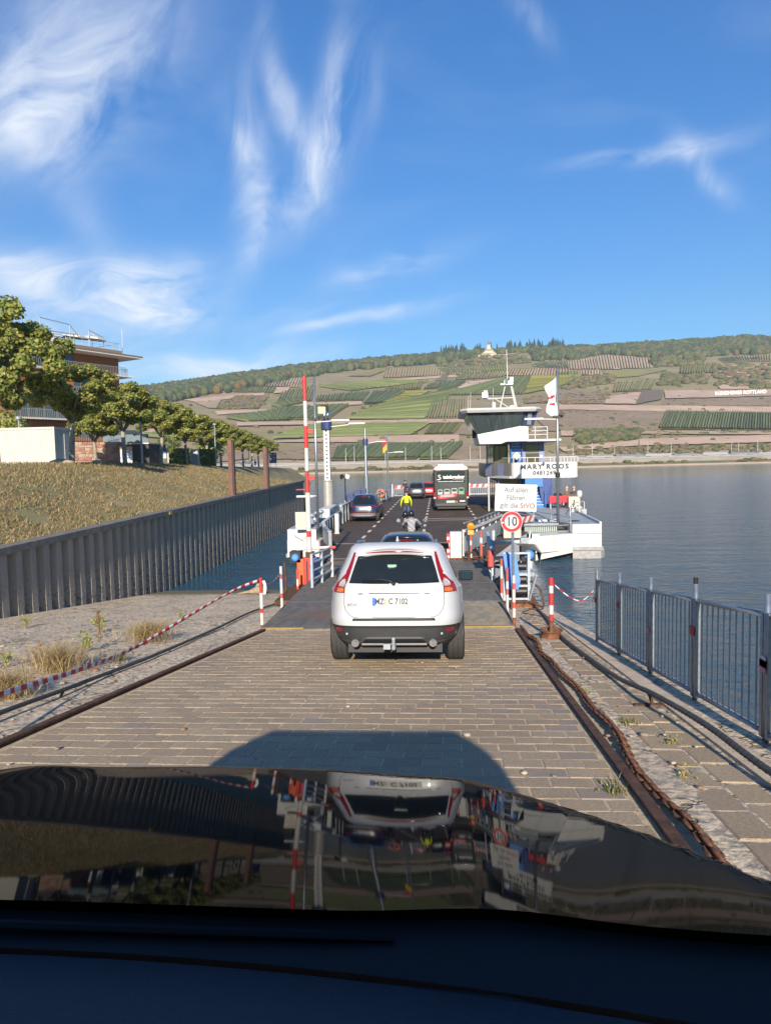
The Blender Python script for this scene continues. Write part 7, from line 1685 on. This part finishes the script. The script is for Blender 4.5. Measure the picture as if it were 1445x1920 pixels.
b = MB(); b.box((0, 0, 0), (2.6, 4, 1.9)); b.build('wall', mat('dark_terrace_wall', (.07, .06, .055), .8), gd); b = MB(); b.box((-1.5, -.2, 1.9), (2.7, 4, 2.0)); b.build('slab', slab_w, gd); b = MB(); b.box((-1.4, -.15, 2.0), (2.65, -.1, 2.75)); b.build('balustrade', mat('balustrade_glass', (.16, .20, .23), .1), gd)
bn = thing('banner', 'upright white banner with an orange head beside the path', 'banner', (-24.3, 55, 5.05))
b = MB(); b.box((-.47, -.02, .08), (.47, .02, 1.48)); sh = b.build('sheet', mat('banner_print', (.62, .62, .68), .6, 0, (.22, .28, .42), 2.2, lo=.5, hi=.62), bn); b = MB(); b.box((-.46, -.026, 1.2), (.46, -.021, 1.47)); b.build('banner_head', mat('banner_orange', (.72, .36, .16), .6), sh)
for x in (-.47, .47):
    b = MB(); b.tube((x, .03, -.1), (x, .03, 1.5), .02, n=6); b.build('pole', galv, bn)
gt = thing('slatted_gate', 'dark gate of upright slats with small notices', 'gate', (-26.2, 63.5, 4.95), rot=(0, 0, .12))
for q in range(15):
    b = MB(); b.box((q*.125, -.02, .06), (q*.125+.06, .02, 1.58)); b.build('slat', mat('slat_grey', (.20, .20, .17), .7), gt)
b = MB(); b.box((-.05, -.03, 1.58), (1.9, .03, 1.64)); b.build('top_rail', white_worn, gt); b = MB(); b.box((-.05, .03, 0), (1.85, .06, 1.5)); b.build('backing', mat('gate_backing', (.03, .03, .03), .8), gt)
for (x, z, w_, h_, m_) in ((.55, 1.3, .35, .22, white_plain), (1.5, 1.15, .3, .4, blue_light), (1.5, .7, .3, .42, white_plain)):
    b = MB(); b.box((x, -.035, z), (x+w_, -.022, z+h_)); b.build('notice', m_, gt)
for x in (-.08, 1.95):
    b = MB(); b.box((x-.05, -.05, -.1), (x+.05, .05, 1.7)); b.build('post', white_worn, gt)
tp = thing('transformer_pillar', 'pale concrete service pillar with a white box at the hedge end', 'pillar', (-24.75, 72.3, 4.85)); b = MB(); b.box((-.35, -.2, 0), (.4, .3, 1.75)); b.build('pillar', mat('pillar_grey', (.42, .40, .38), .8), tp, bevel=.03); b = MB(); b.box((-.6, -.35, .55), (-.2, -.201, 1.2)); b.build('box', white_plain, tp, bevel=.02)
b = MB(); b.tube((.8, -.3, -.1), (.2, -.15, 1.2), .03, n=5); b.build('stake', white_worn, tp)
for (x, y, h_, lb) in ((-23.45, 56, 4.3, 'grey lamp post beside the orange topped banner'), (-24.5, 78.5, 4.3, 'thin lamp post among the trees past the clipped hedge'), (-28.6, 47.8, 3.3, 'grey lamp post rising behind the white container')):
    o = thing('lamp_post', lb, 'lamp post', (x, y, 5.0)); b = MB(); b.tube((0, 0, -.2), (0, 0, h_), .085, .06, 10); b.build('pole', grey_steel, o); b = MB(); b.lathe([(.08, h_), (.2, h_+.06), (.2, h_+.22), (.05, h_+.3)], (0, 0, 0), 12); b.build('lamp_head', grey_steel, o)
inf = thing('info_board', 'dark blue information board on two posts beside the second mooring post', 'sign', (-33.6, 146, 4.4)); b = MB(); b.box((-.75, -.05, .75), (.75, .05, 2.9)); bd = b.build('board', blue_dark, inf)
for s_ in (-.6, .6):
    b = MB(); b.tube((s_, .08, -.3), (s_, .08, 2.9), .05, n=6); b.build('post', grey_steel, inf)
for q, (x, z) in enumerate(((-.4, 2.4), (.3, 2.45), (-.35, 1.5), (.25, 1.7))):
    b = MB(); b.box((x-.14, -.06, z), (x+.14, -.051, z+.2)); b.build('pictogram', white_plain, bd)
# rusty mooring posts behind the sheet piles
mp_m = mat('mooring_post_steel', (.17, .08, .062), .7, .2, (.11, .055, .045), 6, stretch=(1, 1, .4))
for (x, y, z1, lb) in ((-11.15, 38.5, 6.25, 'tall rusty steel mooring post behind the sheet pile wall'), (-11.2, 46.6, 6.05, 'shorter looking rusty mooring post standing nearer the end of the sheet pile wall')):
    o = thing('mooring_post', lb, 'post', (x, y, 2.6), 'rusty mooring posts'); h_ = z1-2.6; b = MB(); b.box((-.16, -.13, -.4), (.06, .13, h_)); b.build('flange', mp_m, o); b = MB(); b.box((.061, -.10, -.4), (.17, .12, h_-.06)); b.build('web', mat('mooring_post_dark', (.05, .035, .03), .8), o)
# cyclists' bikes and a seated stroller group, far away on the path
def bicycle(label, loc, rz):
    o = thing('bicycle', label, 'bicycle', loc, 'bicycles parked under the far trees', rot=(0, 0, rz))
    for x in (-.52, .52):
        b = MB(); 
        for i in range(16): a0, a1 = 6.283*i/16, 6.283*(i+1)/16; b.tube((x+.34*math.cos(a0), 0, .34+.34*math.sin(a0)), (x+.34*math.cos(a1), 0, .34+.34*math.sin(a1)), .025, n=5, cap=False)
        b.build('wheel', tyre_m, o)
    b = MB(); [b.tube(p, q, .03, n=5) for p, q in (((-.52, 0, .34), (-.12, 0, .32)), ((-.12, 0, .32), (.36, 0, .78)), ((-.2, 0, .85), (.38, 0, .82)), ((-.12, 0, .32), (-.22, 0, .92)), ((.38, 0, .85), (.52, 0, .34)), ((-.52, 0, .34), (-.2, 0, .85)))]; b.build('frame', white_plain, o)
    b = MB(); b.cbox((-.22, 0, .95), (.24, .14, .06)); b.build('saddle', black, o); b = MB(); b.tube((.36, -.28, 1.0), (.36, .28, 1.0), .02, n=5); b.tube((.36, 0, .8), (.36, 0, 1.0), .02, n=5); b.build('handlebar', galv, o)
for x, y, r_, lb in ((-28.2, 103, .3, 'white framed bicycle leaning under the far trees beside the first mooring post'), (-27.5, 105, -.2, 'white framed bicycle parked next to the crouching person')): bicycle(lb, (x, y, bank_z(x, y)), r_)
make_person('far person in dark blue top sitting beside the parked bicycles', (-27.6, 108, bank_z(-27.6, 108)), CH, 2.6, [blue_dark, mat('pale_trousers', (.45, .5, .6), .8), black, skin_m], hair_d)
# stones lying on the crest
for i, (x, y, k) in enumerate(((-20.3, 37.5, .55), (-20.9, 43.2, .42), (-19.3, 36.6, .35))):
    b = MB(); Vt, Ft = LUMPS[i]; b.add([(v[0]*k, v[1]*k*.8, v[2]*k*.5+.05) for v in Vt], [tuple(f) for f in Ft]); tag(b.build('boulder', mat('boulder_tan', (.36, .30, .23), .9, bump=.6), loc=(x, y, bank_z(x, y)), smooth=True), ['large tan boulder lying at the foot of the white container', 'rounded tan boulder between container and sandstone wall', 'small tan boulder at the grassy edge below the container'][i], 'boulder')

# ================================================================== THINGS ON THE RAMP
def rail(label, t):
    o = thing('steel_rail', label, 'rail', rp(t, 8)); b = MB(); pr = [(-.075, -.03), (-.075, -.005), (-.025, .01), (-.022, .05), (-.045, .06), (-.045, .085), (.045, .085), (.045, .06), (.022, .05), (.025, .01), (.075, -.005), (.075, -.03)]
    n_ = len(pr); ys = [1.0+i*.5 for i in range(27)]; org = rp(t, 8)
    b.add([rp(t+x*.8, min(y, 13.6), h*.8-.022)-org for y in ys for x, h in pr], [(i*n_+j, (i+1)*n_+j, (i+1)*n_+(j+1) % n_, i*n_+(j+1) % n_) for i in range(len(ys)-1) for j in range(n_)]); b.build('rail_section', rust, o)
rail('rusty rail set in the concrete beside the weeds and barrier tape', T_L); rail('rusty rail set in the paving beside the heavy chain', T_R)
# chain of rusty links
ch = thing('chain', 'heavy rusty chain lying along the rail', 'chain', rp(T_R+.17, 8)); org = rp(T_R+.17, 8)
b = MB(); npts = 14; ring_ = []
for i in range(npts):
    a = 6.283*i/npts; ring_.append(Vector((math.cos(a)*.030, math.sin(a)*.033 + (.024 if math.sin(a) > 0 else -.024), 0)))
vs = []
for i, p in enumerate(ring_):
    d = (ring_[(i+1) % npts]-ring_[i-1]).normalized(); n_ = Vector((d.y, -d.x, 0)); vs += [p+n_*.0125, p+Vector((0, 0, .0125)), p-n_*.0125, p-Vector((0, 0, .0125))]
b.add(vs, [(i*4+j, ((i+1) % npts)*4+j, ((i+1) % npts)*4+(j+1) % 4, i*4+(j+1) % 4) for i in range(npts) for j in range(4)]); link_me = b.mesh('link', rust2, True)
def chain_t(y): return T_R + .135 + .03*math.sin(y*1.1) + .02*math.sin(y*3.3+1) - max(0, y-11)*.03
y = 2.4; i = 0
while y < 13.75:
    o = link('link', link_me, ch); o.location = rp(chain_t(y), y, .045+.018*math.sin(y*2.3))-org; dt = (chain_t(y+.1)-chain_t(y-.1))/.2
    o.rotation_euler = (math.atan(-SLOPE), (.25 if i % 2 else 1.25)+rnd.uniform(-.25, .25), -math.atan(dt)-SKEW); o.scale = (1.12, 1.12, 1.2); y += .088; i += 1
# cables
hose = mat('dark_hose', (.035, .036, .038), .55, 0, (.06, .055, .05), 20)
def smooth_line(P, n=12):
    P = [Vector(p) for p in P]; out = []
    for i in range(len(P)-1):
        p0, p1, p2, p3 = P[max(i-1, 0)], P[i], P[i+1], P[min(i+2, len(P)-1)]
        for k in range(n):
            t = k/n; out.append(.5*((2*p1)+(p2-p0)*t+(2*p0-5*p1+4*p2-p3)*t*t+(3*p1-p0-3*p2+p3)*t**3))
    return out+[P[-1]]
def cable(label, P, r, rib=False, name='cable'):
    o = thing(name, label, 'cable', P[0]); L_ = smooth_line([Vector(p)-Vector(P[0]) for p in P], 14 if not rib else 60); b = MB()
    b.path(L_, [r*(1.12 if (rib and i % 4 < 2) else 1.0) for i in range(len(L_))], 9); b.build('sheath', hose, o, smooth=not rib); return o
rc1 = cable('thick ribbed black cable held on a bracket beside the metal fence', [rw(2.16, 3.2, .10), rw(2.10, 4.7, .12), rw(2.08, 5.7, .16), rw(2.02, 6.9, .16), rw(2.02, 8.2, .07), rw(2.02, 9.6, .05), rw(2.05, 12.4, .05), rw(2.3, 16, .05), rw(2.5, 20, .05), (2.75, 25, .5)], .024, True)
b = MB(); o0 = Vector(rw(2.16, 3.2, .10)); p = rw(2.02, 7.05, .14)-o0; b.path([p, p+Vector((.03, .02, -.08)), p+Vector((.05, .05, -.16))], .018, 6); b.cbox(p+Vector((.02, .05, -.14)), (.30, .06, .03)); b.build('bracket', rust, rc1)
lc1 = cable('thin dark cable running beside the left rail to the ferry gear', [rw(-4.14, 3.5, .06), rw(-4.12, 6.3, .09), rw(-4.15, 7.4, .07), rw(-4.2, 8.6, .05), rw(-4.2, 10, .05), rw(-4.36, 13.4, .05), rw(-4.6, 17, .06), (-4.6, 19.6, 1.0)], .024)
b = MB(); o0 = Vector(rw(-4.14, 3.5, .06)); p = rw(-4.15, 7.5, .05)-o0; b.path([p, p+Vector((-.03, -.03, -.06)), p+Vector((-.08, -.05, -.1))], .014, 6); b.build('bracket', rust, lc1)
cable('thin rusty wire rope lying across the quay slab', [rw(2.5, 19.5, .03), rw(2.3, 18, .02), rw(1.95, 17, .02), rw(2.2, 16.2, .02), rw(2.55, 15.4, .02)], .011, name='wire_rope')
# fence panels
def fence_panel(label, y0, y1):
    x = 2.55; o = thing('quay_fence', label, 'fence', rw(x, y0), 'steel fence panels along the quay'); org = rw(x, y0); b = MB()
    def q(y, h): return rw(x, y, h)-org
    for h in (.09, 1.03):
        b = MB(); b.tube(q(y0+.05, h), q(y1-.05, h), .022, n=8); b.build('rail_tube', galv, o, smooth=True)
    for y in (y0+.05, y1-.05):
        b = MB(); b.bar(q(y, .05), q(y, 1.05), .045, .045, up=(1, 0, 0)); b.build('frame_upright', galv, o)
    n_ = 11
    for i in range(1, n_):
        y = y0+.05+(y1-y0-.1)*i/n_; b = MB(); b.tube(q(y, .09), q(y, 1.03), .0085, n=6); b.build('bar', galv, o)
    b = MB(); b.tube(q(y0, -.02), q(y0, 1.2), .026, n=10); b.build('post', galv, o, smooth=True)
    for h in (.3, .86):
        b = MB(); b.bar(q(y0-.08, h), q(y0+.08, h), .014, .016); b.build('clip', chrome, o)
    return o
FY = [4.2, 5.75, 7.32, 8.84, 10.34, 11.77]
FLb = ['steel bar fence panel with pale stickers on its post, last before the bonnet', 'steel bar fence panel between the red label post and the sticker post', 'steel bar fence panel with a red label on its nearer post', 'steel bar fence panel whose post has a small faded pink tag', 'end fence panel with red tape tied to its last post']
for i in range(5):
    o = fence_panel(FLb[i], FY[i], FY[i+1]); org = rw(2.55, FY[i])
    lab = {1: [(.62, white_plain, .09), (.58, mat('sticker_pink', (.6, .22, .28), .6), .10)], 2: [(.68, mat('sticker_red', (.5, .02, .03), .5), .09)], 3: [(.52, MATS.get('sticker_pink') or white_plain, .06)], 4: [(.70, MATS.get('sticker_red') or red_paint, .08)], 0: []}[i]
    for h, m_, s_ in lab:
        b = MB(); b.box((-.036, -.05, h), (-.028, .05, h+s_)); b.build('sticker', m_, o)
    if i == 2:
        b = MB(); b.tube((0, 0, 1.2), (0, 0, 1.26), .024, n=8); b.build('post_cap', black, o)
b = MB(); org = rw(2.55, 11.8); o = thing('fence_post', 'end post of the quay fence with a small red label', 'post', org); b.tube((0, 0, -.02), (0, 0, 1.2), .026, n=10); b.build('tube', galv, o); b = MB(); b.box((-.036, -.04, .66), (-.028, .04, .74)); b.build('sticker', MATS['sticker_red'], o)
# marker posts
banded_post('marker_post', 'slim red and white post at the near right corner of the flap', 'post', rw(1.46, 14.2, 0), 1.02, .032, [(.18, 'x'), (.18, 'w'), (.12, 'r'), (.25, 'w'), (.12, 'r'), (.15, 'w')], 'red and white marker posts')
banded_post('marker_post', 'slim red topped post second along the flap beside the blue plate', 'post', rw(1.52, 16.2, 0), 1.12, .032, [(.45, 'w'), (.12, 'r'), (.15, 'w'), (.28, 'r')], 'red and white marker posts')
banded_post('marker_post', 'slim white post with orange foot between flap and winch frame', 'post', rw(1.60, 18.6, 0), 1.28, .035, [(.30, 'w'), (.3, 'r'), (.25, 'w'), (.15, 'r')], 'red and white marker posts')
PA, PB = rw(-3.60, 14.2), rw(-3.83, 17.1)
banded_post('marker_post', 'red topped post at the left flap corner holding the barrier tape', 'post', PA, 1.02, .034, [(.06, 'x'), (.24, 'w'), (.09, 'r'), (.31, 'w'), (.30, 'r')], 'red and white marker posts', colours=(red_paint, None))
banded_post('marker_post', 'white post with two red bands at the far end of the barrier tape', 'post', PB, 1.18, .034, [(.34, 'w'), (.1, 'r'), (.30, 'w'), (.09, 'r'), (.17, 'w')], 'red and white marker posts')
banded_post('marker_post', 'thin red and white post in front of the red switch cabinet', 'post', rw(-4.25, 21.2, -.05), 1.05, .035, [(.35, 'w'), (.15, 'r'), (.2, 'w'), (.3, 'r')], 'red and white marker posts')
pr_ = rw(1.90, 12.35); o = banded_post('marker_post', 'red and white post standing in a rusty wheel rim on the quay', 'post', pr_, 1.05, .038, [(.30, 'x'), (.1, 'r'), (.15, 'w'), (.2, 'r'), (.12, 'w'), (.13, 'r')], 'red and white marker posts', colours=(red_paint, None))
b = MB(); b.lathe([(.20, 0), (.185, .02), (.16, .035), (.16, .10), (.19, .125), (.20, .14), (.17, .14), (.14, .10)], (0, 0, .01), 24); b.build('wheel_rim_foot', rust2, o, smooth=True)
# barrier tapes
tape_r = mat('tape_red', (.50, .02, .03), .5); tape_w = mat('tape_white', (.66, .68, .70), .5)
def tape(label, P, w_, n_, tw=3.0, seg=.13):
    o = thing('barrier_tape', label, 'tape', P[0]); L_ = smooth_line([Vector(p)-Vector(P[0]) for p in P], n_); b = MB(); dist = 0; prev = None
    for i, p in enumerate(L_):
        a = .25*math.sin(i*tw/len(L_)*6.28)+.1; u = Vector((math.sin(a), 0, math.cos(a)))*w_/2; b.v += [tuple(p-u), tuple(p+u)]
        if prev is not None:
            dist += (p-prev).length; b.f.append((2*i-2, 2*i, 2*i+1, 2*i-1)); b.m.append(int(dist/seg) % 2)
        prev = p
    t_ = b.build('tape', [tape_r, tape_w], o, smooth=True); s_ = t_.modifiers.new('s', 'SOLIDIFY'); s_.thickness = .002; return o
topA, topB = Vector(PA)+Vector((0, 0, .98)), Vector(PB)+Vector((0, 0, 1.0))
tape('red and white barrier tape stretched above the weeds to the corner post', [(-3.6, 4.2, 3.22), (-3.91, 6, 2.91), (-4.21, 8, 2.55), (-4.42, 10, 2.29), (-4.25, 12, 2.36), (-3.9, 13.4, 2.52), topA], .055, 44)
tape('short length of barrier tape between the two left corner posts', [topA-Vector((0, 0, .12)), (topA+topB)/2-Vector((0, 0, .14)), topB], .04, 30, 1, .16)
b = MB(); b.grid(lambda a, c: (.03+.05*a+.03*math.sin(c*3), .0+.02*a, -.02-.28*c), 2, 6); o = thing('tape_end', 'loose white tape end hanging from the red topped corner post', 'tape', topA); b.build('tape', tape_w, o)
pe = rw(2.55, 11.8, .92); pt_ = Vector(pr_)+Vector((0, 0, .98)); tape('thin red and white tape sagging from the wheel rim post to the fence', [pt_, pt_.lerp(pe, .4)-Vector((0, 0, .22)), pt_.lerp(pe, .7)-Vector((0, 0, .25)), pe], .018, 20, 1, .10)
tape('thin tape running from the wheel rim post to the winch frame', [pt_, pt_.lerp(Vector((2.3, 18.6, 1.5)), .5)-Vector((0, 0, .2)), (2.3, 18.6, 1.5)], .016, 20, 1, .10)
b = MB(); b.grid(lambda a, c: (-.12*c+.02*math.sin(c*7), -.02*a, .05-.55*c+.04*a), 2, 10); b.m = [(i//4) % 2 for i in range(len(b.f))]; o = thing('tape_end', 'tattered tape end fluttering from the fence end post', 'tape', pe); b.build('tape', [tape_r, tape_w], o)
# weeds on the apron
def weed(label, loc, kind, h, seed, cat='weed', name='weed'):
    o = thing(name, label, cat, loc); g = np.random.default_rng(seed)
    if kind == 'dry':
        n = 1100; a = g.uniform(0, 6.28, n); r = np.abs(g.normal(0, .22, n))*h/.4; P = np.stack([np.cos(a)*r, np.sin(a)*r*.8, g.uniform(0, h*.35, n)], 1); V, F, m = blades(P, h*.2, h*.75, .007, [.75, .25], 1.9); tag(link('stalks', np_mesh('stalks', V, F, m, [straw, straw2]), o), kind='stuff')
    elif kind == 'tuft':
        n = 90; a = g.uniform(0, 6.28, n); r = np.abs(g.normal(0, .07, n)); P = np.stack([np.cos(a)*r, np.sin(a)*r, np.zeros(n)], 1); V, F, m = blades(P, h*.5, h, .010, [.3, .7], 1.2); tag(link('stalks', np_mesh('stalks', V, F, m, [straw, grassg]), o), kind='stuff')
    elif kind == 'spike':
        b = MB(); b.path([(0, 0, 0), (.01, 0, h*.5), (-.01, .01, h)], [.006, .005, .003], 5); b.build('stem', straw2, o); n = 260; z = g.uniform(.35, 1, n)*h; a = g.uniform(0, 6.28, n); P = np.stack([np.cos(a)*.012, np.sin(a)*.012, z], 1); V, F, m = blades(P, .02, .05, .012, [1.0], 1.5); link('seed_head', np_mesh('seed_head', V, F, m, [straw2]), o)
    else:
        b = MB(); P = []; 
        for k in range(5):
            a = g.uniform(0, 6.28); l = g.uniform(.4, 1)*h; tip = Vector((math.cos(a)*.14*l/.4, math.sin(a)*.14*l/.4, l)); b.path([(0, 0, 0), tip*.5+Vector((0, 0, .03)), tip], [.006, .005, .003], 5)
            for q in range(11): P.append(tuple(tip*g.uniform(.3, 1)+Vector(g.normal(0, .035, 3))))
        b.build('stems', straw2, o); P = np.array(P); V, F, m = leaf_cloud(P, np.tile([0, -.5, .7], (len(P), 1)), .012+.07*h, [.8, .2], seed); link('leaves', np_mesh('leaves', V, F, m, [LM[0], LM[1]]), o)
weed('large dry straw coloured weed beside the barrier tape', rw(-5.05, 9.0), 'dry', .46, 1); weed('dry feathery weed under the far half of the barrier tape', rw(-5.05, 12.0), 'dry', .44, 2); weed('low yellow dry weed at the edge beside the bonnet', rw(-4.75, 7.4), 'dry', .34, 3)
weed('tall brown seed spike standing behind the barrier tape', rw(-4.95, 10.0), 'spike', .72, 4); weed('leafy green weed with round leaves next to the brown seed spike', rw(-5.6, 10.9), 'leafy', .48, 5); weed('small leafy weed near the foot of the sheet pile wall', rw(-8.7, 14.4), 'leafy', .35, 6); weed('leafy green weed in a crack below the middle of the wall', rw(-6.6, 13.4), 'leafy', .42, 7)
weed('tiny green grass tuft below the barrier tape', rw(-4.60, 9.9), 'tuft', .16, 8); weed('green grass tuft spreading at the foot of the sheet pile wall', rw(-7.6, 15.4), 'tuft', .2, 9); weed('sparse leafy weed on the bare concrete near the water', rw(-6.1, 16.4), 'leafy', .3, 10); weed('small leafy weed left of the large dry weed', rw(-6.0, 9.4), 'leafy', .36, 11)
for i, (t, y) in enumerate(((1.52, 4.9), (1.50, 6.4), (1.36, 7.7), (1.0, 4.6), (1.68, 5.7))): weed(['green weed sprouting in the gap beside the heavy chain', 'small weed between chain and quay blocks', 'weed growing at the edge of the rusty rail and chain', 'grass tuft in the joint beside the rail near the bonnet', 'weed in the joint of the quay blocks'][i], rp(t, y, .0), 'tuft' if i % 2 else 'leafy', .055, 30+i)
dw = thing('driftwood', 'pale piece of driftwood lying at the waterline', 'driftwood', (-6.55, 24.9, .33)); b = MB(); b.path([(-.65, 0, .0), (-.2, .02, .06), (.1, .0, .12), (.35, -.05, .14)], [.02, .06, .15, .16], 8); b.build('trunk', mat('driftwood_tan', (.36, .29, .20), .9, 0, (.2, .15, .1), 12, bump=.6), dw, smooth=True); b = MB(); b.path([(.05, 0, .15), (.1, .1, .3), (.3, .15, .3)], [.07, .06, .04], 7); b.build('branch_stub', MATS['driftwood_tan'], dw, smooth=True)
# loose gravel and fallen leaves on the concrete
items = []; peb = [mat('pebble_a', (.40, .34, .26), .9), mat('pebble_b', (.24, .2, .16), .9), mat('leaf_litter', (.28, .15, .07), .9)]
for i in range(900):
    x = rnd.uniform(-8.5, 2.3); y = 4.6 + 16*rnd.random()**1.4
    if -3.6 < x < 1.3 and rnd.random() < .85: continue
    k = rnd.uniform(.006, .02) * (2 if rnd.random() < .05 else 1); p = rw(x, y, .02 if x > 1.3 else .012); items.append((p, k*1.2, k*.6, LUMPS[i % 6], i % 3))
b_, o0 = [], 0
tag(scatter('gravel', [(p, a, c, lump, m_) for p, a, c, lump, m_ in items[:500]], peb), 'loose pebbles and dry leaf bits scattered on the ramp edges', 'gravel', kind='stuff')

# ================================================================== thin haze in the river valley
b = MB(); b.box((-1100, -200, -6), (1250, 1750, 330))
hz = bpy.data.materials.new('valley_haze'); hz.use_nodes = True; t = NT(hz.node_tree); t.n.remove(t.n['Principled BSDF'])
pv = t.node('ShaderNodeVolumePrincipled'); pv.inputs['Color'].default_value = (.74, .86, 1.0, 1); pv.inputs['Density'].default_value = .00016; pv.inputs['Anisotropy'].default_value = .0
t.l.new(pv.outputs[0], t.n['Material Output'].inputs['Volume'])
tag(b.build('haze', hz), 'thin pale haze filling the river valley', 'haze', kind='stuff')
